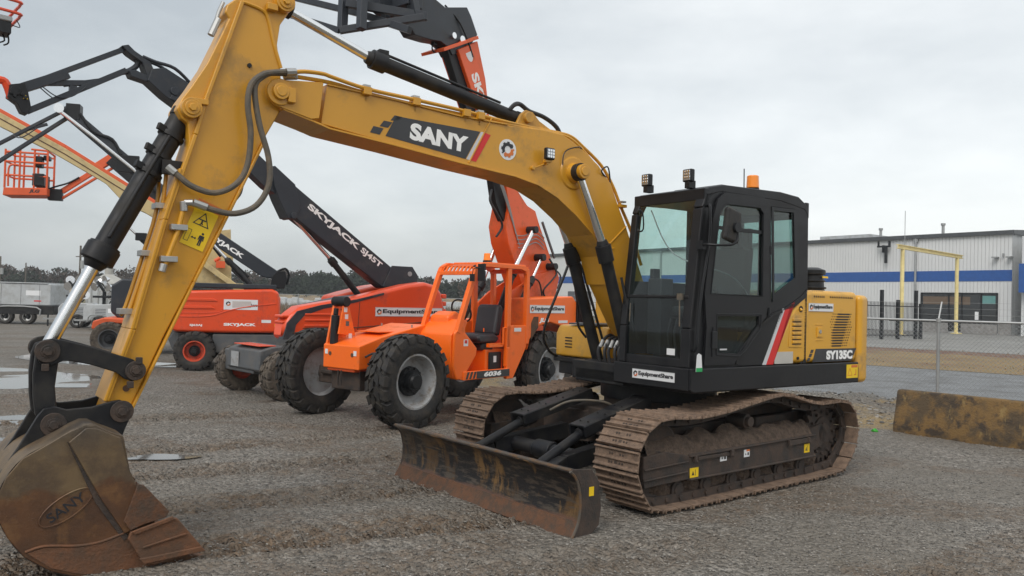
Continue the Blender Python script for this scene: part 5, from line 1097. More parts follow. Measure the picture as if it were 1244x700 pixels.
b = MB(); b.prism([(-.15,1.95),(-.2,2.25),(-.32,2.38),(-.5,2.38),(-.56,2.2),(-.5,1.95)],-.3,.3); b.tube([(-.3,.2,2.36),(-.5,.25,2.45),(-.6,.2,2.3),(-.55,.2,2.05)],.03,8,4); b.build('riser_knuckle', M['black_clean'], LC, bevel=.02)
BC = [(-.42,2.24),(-.40,2.34),(1.153,3.347),(4.46,6.10),(4.55,6.02),(4.62,5.86),(4.45,5.72),(1.14,2.945),(.05,2.24),(-.12,2.20)]
bc_ = MB().prism(BC,-.14,.15).build('boom', BG, LC, bevel=.02)
xd = V((-1.153-.42,0,2.30-3.347)).normalized(); xd = V((-(1.153+.40),0,-(3.347-2.34))).normalized(); yd = V((0,1,0)).cross(xd)
text('lettering','SKYJACK',M['whitep'],bc_,(1.42,.152,3.20),xd,yd,1.05,.145,bold=.045,ext=.001)
b = MB(); b.tube([(4.62,.2,5.92),(3.9,.2,5.38),(3.0,.2,4.66),(2.85,.2,4.53)],.045,10); b.cyl((4.62,.1,5.97),(4.62,.26,5.97),.11,n=20); b.build('jib_rod', M['chrome'], bc_)
b = MB(); b.tube([(2.9,.2,4.56),(1.2,.2,2.95),(1.0,.2,2.7)],.05,10); b.tube([(3.3,.17,5.0),(3.5,.17,5.35),(3.9,.17,5.5),(4.2,.17,5.9)],.04,8,4); b.box(2.9,3.4,.1,.2,4.6,5.0); b.box(4.2,4.5,-.16,.16,5.75,6.12)
b.build('hose_carrier', M['black_clean'], bc_, bevel=.01)
cylinder_set(LC,'lift_cylinder',(.30,.3,2.02),(.86,.3,2.62),(1.4,.3,3.2),.06,.035)
b = MB(); b.bar((4.5,0,6.02),(5.90,0,5.06),.10,.07); b.bar((4.45,.0,5.84),(5.95,0,4.60),.10,.075); b.bar((4.9,0,5.62),(5.45,0,5.40),.07,.06); b.tube([(5.1,.05,5.5),(5.4,.08,5.25),(5.6,.05,5.3)],.015,6,4)
b.bar((5.90,0,5.06),(6.6,0,4.58),.10,.07); b.bar((5.95,0,4.60),(6.7,0,3.98),.10,.075); b.box(6.5,6.75,-.1,.1,3.9,4.7); b.build('jib', BG, LC, bevel=.006)
b = MB(); b.box(6.8,7.6,-1.1,1.1,3.85,3.93)
for x in (6.8,7.6):
    for y in (-1.1,0,1.1): b.cyl((x,y,3.9),(x,y,4.95),.022,n=8)
for z in (4.4,4.95): b.tube([(6.8,-1.1,z),(6.8,1.1,z),(7.6,1.1,z),(7.6,-1.1,z)],.022,8,0,True)
b.build('platform', RD, LC)

# ================================================================== BOOM LIFT D (tan booms)
LD = empty('boom_lift', (-9, 24, 0), R(197))
tag(LD, 'tall boom lift with long tan booms edged in orange and a tan slab at its foot', 'boom lift')
LD['label'] = 'tall boom lift with long tan booms edged in orange, rising behind the red lifts'
TN = M['tan']; LO = M['lorange']
for x,y in ((2.55,1.25),(2.95,-1.25),(-1.2,1.25),(-1.2,-1.25)): tyre(LD, (x,y,.46), .48, .38, .26, M['chassis'], M['rubber_dirty'], side=1 if y>0 else -1, lugs=16, lugh=.03)
b = MB(); b.box(-1.4,2.2,-.8,.8,.5,1.0); b.build('chassis', M['chassis'], LD, bevel=.03)
b = MB(); b.prism([(1.9,.86),(1.9,1.02),(2.7,1.05),(2.98,.95),(3.02,.74),(2.88,.68),(2.6,.90)],-1.0,1.30); b.build('axle_beam', LO, LD, bevel=.04, seg=3)
b = MB(); b.prism([(1.2,1.0),(1.2,2.12),(2.35,2.14),(2.62,1.95),(2.62,1.2),(2.4,1.0)],-.9,.9); b.box(-1.6,1.2,-.9,.9,1.0,1.7); b.build('turret', M['boomgrey'], LD, bevel=.06, seg=3)
b = plate('tower_slab', [(.60,3.52),(-.465,3.72),(-.534,2.02),(.60,2.0)], [[(-.10+.055*cos(2*pi*k/16),2.36+.055*sin(2*pi*k/16)) for k in range(16)], [(.40+.03*cos(2*pi*k/16),2.46+.03*sin(2*pi*k/16)) for k in range(16)]], .10,.30, TN, LD, bevel=.006)
DB = [(6.3,7.00),(5.70,6.68),(4.03,5.80),(2.29,4.75),(-.55,3.05),(-.55,2.75),(.0,3.02),(.9,3.5),(1.9,4.08),(2.35,4.28),(2.55,4.42),(2.95,4.85),(3.158,4.98),(4.445,5.70),(5.684,6.28),(6.3,6.62)]
db = MB().prism(DB,-.10,.28).build('boom', TN, LD, bevel=.02)
b = MB()
TT = [(6.3,7.00),(5.70,6.68),(4.03,5.80),(2.29,4.75),(-.55,3.05)]
for i in range(4): b.prism([TT[i],TT[i+1],(TT[i+1][0],TT[i+1][1]+.11),(TT[i][0],TT[i][1]+.11)],-.08,.26)
b.build('boom_top', LO, db, bevel=.01)
b = MB()
for f_ in (.45,):
    for i in range(3): b.bar(V((TT[i][0],.283,TT[i][1]-.17)),V((TT[i+1][0],.283,TT[i+1][1]-.17)),.01,.03,(0,0,1))
b.build('boom_seam', M['rust'], db)
b = MB(); b.bar((.3,.45,2.7),(-.75,.45,1.95),.18,.16,(0,0,1)); b.box(-.9,-.6,.35,.55,1.8,2.1); b.build('riser_link', TN, LD, bevel=.02)
b = MB(); b.cyl((-.2,.4,2.85),(-.05,.4,2.75),.05,n=12); b.box(-.35,-.1,.38,.52,2.55,2.75); b.build('orange_guard', LO, LD)
b = MB(); b.cyl((2.45,.1,3.75),(2.05,.1,3.38),.035,n=12); b.build('cylinder_rod', M['chrome'], LD); b = MB(); b.cyl((2.05,.1,3.38),(1.1,.1,2.5),.08,n=14); b.box(1.85,2.15,.0,.2,3.28,3.5); b.build('lift_cylinder', M['black_clean'], LD, bevel=.01)

# ================================================================== BOOM LIFT E (orange basket)
LE = empty('boom_lift', (-9.877, 26.869, 0), R(197))
tag(LE, 'orange boom lift whose railed basket hangs in the sky at the left edge', 'boom lift')
OF = Matrix.Identity(4)
def eb(mb, nm, m, parent=None, bevel=0): return mb.xf(OF).build(nm, m, parent or LE, bevel=bevel)
b = MB(); b.prism([(5.12,4.72),(5.12,4.96),(6.32,4.90),(6.34,4.66)],-.45,.45); bk = eb(b,'basket_floor',LO,None,.02)
text('lettering','JLG',M['ink'],bk,(5.62,.452,4.76),*NY,.30,.13,bold=.05,ext=.001,shear=.2)
b = MB()
for z in (5.30,5.72,6.02): b.tube([(5.14,-.42,z),(6.27,-.42,z),(6.30,.42,z),(5.14,.42,z)],.032,8,0)
b.tube([(5.14,-.42,6.10),(5.14,.42,6.12),(5.60,.42,6.14)],.032,8)
for x,y in ((5.14,-.42),(5.14,.42),(6.27,-.42),(6.30,.42),(5.9,.42),(5.6,-.42),(5.5,.42),(6.0,-.42)): b.cyl((x,y,4.9),(x,y,6.1),.032,n=8)
b.tube([(6.2,.43,4.95),(6.2,.43,5.5),(6.1,.43,5.62),(5.95,.43,5.62)],.03,8,3)
eb(b,'basket_rail',LO,bk)
b = MB(); b.box(5.22,5.55,-.3,.45,5.0,5.4); b.box(5.3,5.5,.1,.4,5.6,5.95); b.box(5.12,5.3,.0,.3,5.85,6.0); eb(b,'control_console',M['black_clean'],bk,.03)
b = MB(); b.box(4.78,5.18,-.12,.12,4.62,4.98); b.tube([(5.2,.1,4.95),(4.95,.15,5.05),(4.6,.1,5.2),(4.3,.1,5.4)],.03,8,4); eb(b,'rotator',M['black_clean'],None,.02)
b = MB(); b.bar((4.80,0,4.92),(3.3,0,6.10),.14,.16); b.bar((4.85,0,4.66),(3.2,0,5.90),.12,.07); b.bar((4.0,0,5.62),(3.4,0,6.10),.20,.26); b.box(3.85,4.0,.10,.12,5.6,5.75); eb(b,'jib',LO,None,.015)
b = MB(); b.bar((3.45,0,6.02),(-.9,0,2.30),.30,.28); eb(b,'boom',M['black_clean'],None,.02)
b = MB(); b.box(-2.0,.6,-.8,.8,.95,1.75); eb(b,'turret',LO,None,.08)
b = MB(); b.box(-2.0,1.0,-.7,.7,.45,.95); eb(b,'chassis',M['chassis'],None,.03)
for x in (-1.6,.7):
    for y in (1.0,-1.0): tyre(LE,(x,y,.45),.46,.34,.23,M['rimgrey'],M['rubber'],side=1 if y>0 else -1,lugs=14,lugh=.03)

# ================================================================== yard equipment at the far left
GW = mat('pale_grey_enclosure', (.42,.44,.45), .5, dirt=(.3,.3,.29), dirt_amt=.3, dscale=.9)
GN = empty('generator_trailer', (-25.0, 41.0, 0), R(4))
tag(GN, 'long pale grey generator on a dark twin axle trailer at the left edge', 'generator')
b = MB().box(-3.6,1.75,-1.0,1.0,.95,2.05); g_ = b.build('enclosure', GW, GN, bevel=.06, seg=3)
MB().box(-3.6,1.6,-1.05,1.05,2.05,2.10).build('roof_panel', GW, g_, bevel=.02)
b = MB()
for x in (-2.9,-2.2,-.65,.3,1.2): b.box(x,x+.015,-1.006,-1.0,1.0,2.0)
b.build('panel_seam', M['chassis'], g_, flat=True)
b = MB()
for k in range(5): b.box(-1.75,-.9,-1.012,-1.0,1.55+k*.05,1.57+k*.05)
b.build('louvre', M['chassis'], g_, flat=True)
patch('sticker', rect(.7,.25), M['white'], g_, (.55,-1.002,1.45),(1,0,0),(0,0,1)); patch('red_mark', rect(.35,.06), M['decred'], g_, (.95,-1.002,1.15),(1,0,0),(0,0,1))
b = MB(); b.box(-3.7,1.9,-1.0,1.0,.50,.95); b.bar((1.9,0,.55),(3.0,0,.5),.15,.12); b.build('trailer_frame', M['black'], GN, bevel=.02)
for x in (-.45,.62): tyre(GN,(x,-.85,.38),.38,.26,.21,M['steel'],M['rubber'],side=-1,lugs=1,lugh=.001,deep=.02)
b = MB(); b.tube([(-1.0,-1.02,.45),(-.9,-1.02,.85),(1.1,-1.02,.85),(1.25,-1.02,.45)],.04,8,3); b.build('fender', M['galv'], GN)
def light_tower(loc, rz, label):
    t = empty('light_tower', loc, rz); tag(t, label, 'light tower', None)
    b = MB().prism([(-.75,.40),(-.75,.95),(-.60,1.15),(.70,1.18),(.85,.9),(.85,.4)],-.55,.55); e_ = b.build('enclosure', GW, t, bevel=.05, seg=3)
    b = MB()
    for k in range(4): b.box(-.15,.35,-.558,-.55,.72+k*.07,.745+k*.07)
    b.build('louvre', M['chassis'], e_, flat=True)
    MB().box(.45,.68,-.556,-.55,.78,.98).build('sticker', M['white'], e_, flat=True)
    for y in (-.62,.62): tyre(t,(.1,y,.32),.32,.2,.17,M['galv'],M['rubber'],side=1 if y>0 else -1,lugs=1,lugh=.001,deep=.02)
    b = MB(); b.tube([(-.1*1-.35,-.66,.35),(-.3,-.66,.66),(.45,-.66,.66),(.6,-.66,.35)],.03,6,3); b.bar((-.75,0,.4),(-1.5,0,.4),.08,.08); b.build('fender', M['galv'], t); MB().bar((-1.3,0,.05),(-1.3,0,.65),.05,.05).build('jack_stand', M['black_clean'], t)
    b = MB(); b.bar((-.1,0,1.15),(-.1,0,1.75),.13,.13); b.bar((-.1,0,1.75),(-.45,0,2.2),.10,.10); b.box(-.5,.25,-.25,.25,1.45,1.55); b.tube([(.1,.1,1.2),(.3,.1,1.6),(-.2,.1,2.0),(-.4,.1,2.35)],.03,6,4); b.build('mast', M['black_clean'], t, bevel=.01)
    b = MB()
    for i,(x,z) in enumerate(((-.45,1.95),(.12,1.95),(-.40,2.25),(.05,2.28),(.30,1.55),(-.15,1.65))):
        q = V((x,-.25+.12*(i%3),z)); d = V((random.uniform(-.5,.5),-1,random.uniform(-.5,.2))).normalized(); b.cyl(q,q-d*.22,.20,.07,n=18)
    b.build('lamp_head', M['chrome'], t)
    return t
light_tower((-20.6,38.0,.0), R(15), 'grey light tower trailer with shiny lamp heads folded down, beside the long generator')
light_tower((-18.6,36.6,.0), R(-5), 'grey light tower trailer with louvred side and folded lamps, nearest the orange axle')
tk_ = empty('storage_tank', (-42.5,84,0)); tag(tk_, 'pale conical roofed storage tank far behind the light towers', 'tank')
b = MB().cyl((0,0,0),(0,0,2.5),2.0,n=32); s_ = b.build('tank_shell', GW, tk_); b = MB().cyl((0,0,2.5),(0,0,3.5),2.15,.45,n=32); b.cyl((0,0,3.5),(0,0,4.2),.4,n=16); b.build('tank_roof', mat('tank_roof_metal',(.38,.37,.34),.6), tk_)
b = MB()
for k in range(16): a=2*pi*k/16; b.box(-.06,.06,-.06,.06,0,2.5,Matrix.Translation((2.02*cos(a),2.02*sin(a),0)))
b.build('tank_rib', M['galv'], tk_)
# utility poles
def pole(x, y, h, arm, label, r=.14, sign=False):
    t = empty('utility_pole', (x,y,0)); tag(t, label, 'utility pole', None)
    wd = mat('pole_wood', (.10,.085,.07), .9) if 'wood' not in M else M['wood']; M['wood'] = wd
    MB().cyl((0,0,0),(0,0,h),r,r*.75,n=10).build('pole_shaft', wd, t)
    if arm: MB().box(-.5,.5,-.06,.06,h-1.3,h-1.2).build('cross_arm', wd, t); MB().cyl((.35,-.2,h-2.6),(.35,-.2,h-1.7),.22,n=12).build('transformer', M['galv'], t)
    return t
pole(-48.8,90,6.8,True,'utility pole with a transformer, left of the excavator cylinder rod')
pole(-72.0,118,5.6,False,'bare thin pole standing before the trees left of the transformer pole',.12)
pole(-74.5,116,6.4,True,'utility pole cut by the left edge of the picture',.14)
# stored pallets, far fence
WR = mat('white_wrap', (.50,.52,.54), .4, dirt=(.3,.3,.28), dirt_amt=.3, dscale=.5)
lab = empty('pallet_row_anchor', (0,0,0)); bpy.data.objects.remove(lab)
proto = None; nP = 0
for i in range(174):
    x = -44+(i%58)*.98+random.uniform(-.3,.3); y = (138,143,148)[i//58]+random.uniform(-1.2,1.2)
    if (i//58) == 0 and 20 < i%58 < 24: continue
    if proto is None:
        b = MB(); b.prism([(-.5,.14),(.5,.14),(.52,1.05),(.40,1.32),(-.42,1.30),(-.52,1.0)],-.5,.5); o = b.build('wrapped_pallet', WR, None, bevel=.06)
        b = MB()
        for yy in (-.42,0,.42): b.box(-.52,.52,yy-.07,yy+.07,0,.14)
        b.build('pallet_base', M['wood'], o); proto = o
    else: o = copy_tree(proto)
    o.location = (x,y,0); o.rotation_euler = (0,0,random.uniform(-.1,.1)); o.scale = (1,1,random.uniform(.6,1.15))
    tag(o, 'white wrapped pallet in the long rows at the far edge of the field', 'pallet', 'wrapped pallets in the far rows')
def rail_fence(x0, y0, x1, y1, h, n, label, cat='fence', mesh_=True):
    t = empty('yard_fence', (x0,y0,0), math.atan2(y1-y0,x1-x0)); tag(t, label, cat); L_ = math.hypot(x1-x0,y1-y0)
    b = MB(); b.tube([(0,0,h),(L_,0,h)],.035,6); b.tube([(0,0,.1),(L_,0,.1)],.02,6); b.build('fence_rail', M['galv'], t)
    p0 = None
    for i in range(n+1):
        if p0 is None: p0 = MB().cyl((0,0,0),(0,0,h+.1),.045,n=8).build('fence_post', M['galv'], t)
        else: p = p0.copy(); COL.objects.link(p); p.location = (L_*i/n,0,0)
    b = MB(); st = .13; k = 0
    m_ = int(L_/st)
    for k in range(m_):
        for dx in (h,-h):
            xa = k*st; xb = xa+dx
            if xb < 0 or xb > L_: continue
            b.add([(xa,-.004,.05),(xa,.004,.05),(xb,.004,h),(xb,-.004,h),(xa+.01,0,.05),(xb+.01,0,h)],[(0,1,2,3),(0,4,5,3)])
    b.build('wire_mesh', M['galv'], t)
    return t
rail_fence(-38,96,14,86,1.9,16,'far grey mesh fence across the field behind the boom lifts')

# ================================================================== building
WALLM = bpy.data.materials.new('ribbed_metal_wall'); WALLM.use_nodes = True
nt = WALLM.node_tree; N = nt.nodes; L = nt.links; bs = N['Principled BSDF']; bs.inputs['Roughness'].default_value = .5
tc = N.new('ShaderNodeTexCoord'); sp_ = N.new('ShaderNodeSeparateXYZ'); L.new(tc.outputs['Object'], sp_.inputs[0])
mt = N.new('ShaderNodeMath'); mt.operation = 'MULTIPLY'; mt.inputs[1].default_value = 3.3; L.new(sp_.outputs[0], mt.inputs[0])
fr_ = N.new('ShaderNodeMath'); fr_.operation = 'FRACT'; L.new(mt.outputs[0], fr_.inputs[0])
rp = N.new('ShaderNodeValToRGB'); rp.color_ramp.elements[0].position = .0; rp.color_ramp.elements[0].color = (0,0,0,1); rp.color_ramp.elements[1].position = .14; rp.color_ramp.elements[1].color = (1,1,1,1); L.new(fr_.outputs[0], rp.inputs[0])
bp_ = N.new('ShaderNodeBump'); bp_.inputs['Distance'].default_value = .06; bp_.inputs['Strength'].default_value = 1; L.new(rp.outputs[0], bp_.inputs['Height']); L.new(bp_.outputs[0], bs.inputs['Normal'])
nz = N.new('ShaderNodeTexNoise'); nz.inputs['Scale'].default_value = .35; nz.inputs['Detail'].default_value = 6; L.new(tc.outputs['Object'], nz.inputs[0])
cr = N.new('ShaderNodeMix'); cr.data_type = 'RGBA'; cr.inputs[6].default_value = (.56,.575,.58,1); cr.inputs[7].default_value = (.68,.69,.69,1); L.new(nz.outputs[0], cr.inputs[0]); L.new(cr.outputs[2], bs.inputs['Base Color'])
# local frame: origin at the near right corner, x runs away along the long wall, the yard is on the +y side
bd = V((-11.2,15.5,0)).normalized(); BA_ = math.atan2(bd.y, bd.x)
BL = empty('warehouse', (42,67,0), BA_)
tag(BL, 'long pale ribbed metal warehouse with a blue stripe and dark shop windows', 'building')
LB = 64; HB = 8.5
b = MB().box(0,LB,-25,0,0,HB); wl = b.build('wall', WALLM, BL, flat=True)
b = MB(); b.box(-.2,LB+.2,-25.2,.25,HB,HB+.35); b.prism([(-12.5,HB+1.2),(.25,HB+.34),(-25.2,HB+.34)],-.2,LB+.2,'yz'); rf = b.build('roof', mat('roof_trim',(.06,.065,.07),.5), BL)
b = MB()
for x, h in ((6.7,.7),(12.7,.6)): b.cyl((x,-2,HB+.3),(x,-2,HB+.3+h+.4),.13,n=12); b.cyl((x,-2,HB+.6+h),(x,-2,HB+.8+h),.2,n=12)
b.build('roof_vent', M['galv'], rf)
MB().box(14.4,20,-10,-3,HB+.3,HB+1.0).build('roof_unit', GW, rf)
BLUE = mat('blue_stripe', (.018,.085,.30), .5)
MB().box(0,LB,.004,.03,4.55,5.5).build('blue_stripe', BLUE, BL)
GD = mat('shop_glass', (.018,.02,.022), .08, spec=.9)
wf = MB(); 
for x in (2.4,4.0,5.1): wf.box(x-.05,x+.05,.03,.10,.9 if x!=4.0 else .1,3.45)
wf.box(1.05,7.6,.03,.12,3.40,3.55); wf.box(1.05,1.15,.03,.12,.1,3.5); wf.box(7.5,7.6,.03,.12,.1,3.5); wf.box(1.05,7.6,.03,.12,.85,.93)
gl = MB().box(1.05,7.6,.004,.03,.1,3.5).build('shop_window', GD, BL, flat=True); wf.build('window_frame', M['black_clean'], gl)
b = MB(); b.box(1.25,2.3,.032,.04,2.6,3.3); b.build('window_poster', mat('teal_poster',(.12,.28,.27),.5), gl, flat=True)
MB().box(2.6,2.9,.032,.04,1.2,1.9).build('notice', M['white'], gl, flat=True)
MB().box(3.3,7.4,.032,.036,2.5,3.2).build('window_blind', mat('brown_blind',(.13,.09,.06),.6), gl, flat=True)
STN = mat('brick_base',(.30,.29,.28),.9, dirt=(.2,.19,.18), dirt_amt=.5, dscale=2)
b = MB(); b.box(.0,1.0,.004,.06,0,1.0); b.box(1.05,4.0,.12,.18,0,.85); b.box(5.1,7.6,.12,.18,0,.85); b.build('brick_base', STN, BL)
b = MB(); b.cyl((8.1,.15,0),(8.1,.15,HB),.10,n=8); b.box(7.9,8.3,.02,.2,HB-.3,HB); b.cyl((40,.15,0),(40,.15,HB),.12,n=8); b.build('downpipe', M['galv'], BL)
b = MB()
for x in (.1,1.2): b.box(x-.2,x+.2,.05,.6,6.5,6.62)
b.box(.60,.68,.05,.3,6.6,6.9); b.build('wall_lamp', M['galv'], BL)
b = MB(); b.box(11,11.1,.05,.6,7.3,8.0); b.box(10.5,11.6,.3,.6,7.8,7.95); b.box(10.7,10.9,.3,.5,6.3,7.8); b.box(10.4,10.55,.3,.5,7.8,8.4); b.box(11.5,11.6,.3,.5,7.8,8.4); b.build('wall_bracket', M['black_clean'], BL)
MB().cyl((8.9,.6,HB-3),(8.9,.6,HB+2.6),.03,n=6).build('aerial', M['galv'], BL)
for x0, w, h in ((38,4,3.6),(47,4,4.0),(53,5,3.4)): d_ = MB().box(x0,x0+w,.004,.05,0,h).build('loading_door', mat('loading_door_grey',(.10,.105,.115),.6), BL, flat=True)
# entrance block that stands forward of the long wall at the near corner
b = MB().box(-14,-1.2,-10,1.2,0,8.2); eb_ = b.build('entrance_block', WALLM, BL, flat=True)
MB().box(-14.1,-1.3,1.21,2.0,3.55,5.9).build('blue_canopy', BLUE, BL); MB().box(-12,-1.5,1.205,1.3,.1,3.4).build('entrance_door', GD, BL, flat=True)
# yellow gantry
YG = mat('pale_yellow_steel',(.74,.61,.27),.5)
ga = empty('lifting_gantry', (27.5,57.5,0)); tag(ga, 'pale yellow steel gantry frame standing before the warehouse', 'gantry')
b = MB()
P0, P1 = V((1.2,1.2,0)), V((9.8,9.4,0))
for p in (P0, P1): b.box(p.x-.11,p.x+.11,p.y-.11,p.y+.11,0,6.35); b.box(p.x-.32,p.x+.32,p.y-.32,p.y+.32,0,.08)
b.build('gantry_post', YG, ga, bevel=.02); d = (P1-P0).normalized()
b = MB(); q0 = P0-d*.9+V((0,0,6.5)); q1 = P1+d*1.2+V((0,0,6.5))
b.bar(q0+V((0,0,.14)),q1+V((0,0,.14)),.24,.05); b.bar(q0-V((0,0,.12)),q1-V((0,0,.12)),.24,.05); b.bar(q0,q1,.05,.26); b.build('gantry_beam', YG, ga)
# black security fence with pickets and gate posts
sf = empty('security_fence', (17.0,46.8,0), math.atan2(5.3,9.7)); tag(sf, 'black steel picket fence with tall gate posts in front of the warehouse', 'fence')
b = MB()
for k in range(84): b.box(k*.13-.012,k*.13+.012,-.012,.012,.1,2.35)
b.build('picket', M['black_clean'], sf); b = MB()
for z in (.25,2.1): b.box(0,10.9,-.025,.025,z-.03,z+.03)
b.box(8.0,10.9,-.03,.03,1.15,1.22); b.build('rail', M['black_clean'], sf)
for x, h in ((1.0,2.4),(3.5,2.4),(5.3,2.4),(7.2,3.1),(8.8,2.5),(10.6,3.15),(11.1,2.3)):
    MB().box(x-.09,x+.09,-.09,.09,0,h).build('gate_post' if h > 3 else 'fence_post', M['black_clean'], sf, bevel=.01)
# chain link fence behind the barrier
U = V((.79,-.61,0)).normalized(); NV = V((.61,.79,0)).normalized()
fp0 = V((7.5,14.0,0))-U*3.49*3
cf = empty('chain_link_fence', fp0, math.atan2(U.y,U.x)); tag(cf, 'galvanised chain link fence with barbed wire arms running behind the concrete barrier', 'fence')
FL = 3.49*6; FH = 1.64
b = MB(); b.tube([(0,0,FH),(FL,0,FH)],.02,8); b.tube([(0,0,.06),(FL,0,.06)],.003,4); b.build('top_rail', M['galv'], cf)
for k in range(7):
    b = MB(); b.cyl((k*3.49,0,-.1),(k*3.49,0,FH+.03),.028,n=12); b.bar((k*3.49,0,FH+.02),(k*3.49+.02,.16,FH+.33),.028,.02,(1,0,0)); b.cyl((k*3.49,0,FH-.03),(k*3.49,0,FH+.04),.042,n=12); b.build('fence_post', M['galv'], cf)
b = MB(); cell = .072
for k in range(int(FL/cell)):
    for s_ in (1,-1):
        xa = k*cell; xb = xa+s_*FH*.95; z0, z1 = .04, FH-.01
        if xb > FL: z1 = z0+(z1-z0)*(FL-xa)/(xb-xa); xb = FL
        if xb < 0: z1 = z0+(z1-z0)*(xa)/(xa-xb); xb = 0
        b.tube([(xa,s_*.002,z0),(xb,s_*.002,z1)],.0028,3)
b.build('wire_mesh', M['galv'], cf, flat=True)
b = MB()
for t in (.3,.65,1.0): b.tube([(0,.16*t,FH+.02+.30*t),(FL,.16*t,FH+.02+.30*t)],.0025,4)
b.build('barbed_wire', M['galv'], cf)
# concrete barrier
CONC = bpy.data.materials.new('stained_concrete'); CONC.use_nodes = True
nt = CONC.node_tree; N = nt.nodes; L = nt.links; bs = N['Principled BSDF']; bs.inputs['Roughness'].default_value = .9
tc = N.new('ShaderNodeTexCoord')
def nzn(sc, det=8, rough=.6, off=(0,0,0), scale=(1,1,1)):
    mp = N.new('ShaderNodeMapping'); mp.inputs['Location'].default_value = off; mp.inputs['Scale'].default_value = scale; L.new(tc.outputs['Object'], mp.inputs[0])
    n = N.new('ShaderNodeTexNoise'); n.inputs['Scale'].default_value = sc; n.inputs['Detail'].default_value = det; n.inputs['Roughness'].default_value = rough; L.new(mp.outputs[0], n.inputs[0]); return n.outputs[0]
def ramp(src, a, b_):
    r = N.new('ShaderNodeMapRange'); L.new(src, r.inputs[0]); r.inputs[1].default_value = a; r.inputs[2].default_value = b_; return r.outputs[0]
def mixc(f, a, b_):
    m = N.new('ShaderNodeMix'); m.data_type = 'RGBA'; L.new(f, m.inputs[0])
    for i, c in ((6, a), (7, b_)):
        if isinstance(c, tuple): m.inputs[i].default_value = (*c, 1)
        else: L.new(c, m.inputs[i])
    return m.outputs[2]
c1 = mixc(ramp(nzn(3.5), .42, .56), (.085,.060,.034), (.175,.105,.038))
c2 = mixc(ramp(nzn(6, off=(5,2,1)), .50, .62), c1, (.05,.037,.026))
c3 = mixc(ramp(nzn(9, off=(1,9,4), scale=(1,1,.35)), .60, .72), c2, (.26,.18,.07))
L.new(c3, bs.inputs['Base Color']); bp_ = N.new('ShaderNodeBump'); bp_.inputs['Strength'].default_value = .8; bp_.inputs['Distance'].default_value = .02; L.new(nzn(35), bp_.inputs['Height']); L.new(bp_.outputs[0], bs.inputs['Normal'])
bu = V((1.1,-1.3,0)).normalized(); cb_ = empty('concrete_barrier', (5.72,11.9,0), math.atan2(bu.y,bu.x))
tag(cb_, 'low concrete barrier stained rust brown and mossy at the right edge', 'barrier')
MB().prism([(-.02,-.05),(-.02,.10),(.03,.26),(.10,.58),(.12,.62),(.26,.62),(.28,.58),(.36,.26),(.42,.10),(.42,-.05)],0,4.6,'yz').build('barrier_body', CONC, cb_, bevel=.03, seg=3)
# ground -------------------------------------------------------------
import numpy as np
DG = mat('dry_grass_field', (.15,.115,.055), .95, dirt=(.10,.095,.04), dirt_amt=.5, dscale=.05, sharp=.3)
g = MB().add([(-900,-60,-.10),(900,-60,-.10),(900,1500,-.10),(-900,1500,-.10)],[(0,1,2,3)]).build('ground', DG, None, flat=True); tag(g, kind='structure')
def steps(lo, hi, st, a, b_, grow=1.12):
    c = list(np.arange(lo, hi+1e-6, st)); s_ = st; x = hi
    while x < b_: s_ *= grow; x += s_; c.append(x)
    s_ = st; x = lo
    while x > a: s_ *= grow; x -= s_; c.insert(0, x)
    return c
xs = steps(-7.5,7.6,.045,-75,30); ys = steps(3.0,14.5,.045,-4,72)
cy, sy = cos(R(219.3)), sin(R(219.3))
def smooth(a, b_, x): t = max(0, min(1, (x-a)/(b_-a))); return t*t*(3-2*t)
vs = []; mudv = []; strawv = []
BANDS = [(11.5,.62,-5.2,-.7,.26,.028,.9),(9.75,.58,-4.8,.3,.30,.036,1.0),(8.05,.52,-4.4,.6,.28,.030,.9),(6.6,.48,-3.7,1.0,.31,.034,1.0),(5.35,.42,-2.8,2.0,.28,.026,.8),(4.1,.36,-1.6,3.2,.26,.022,.9),(13.8,.5,-9,-3.2,.34,.034,1.0),(5.9,-.16,2.4,5.5,.25,.016,.6)]
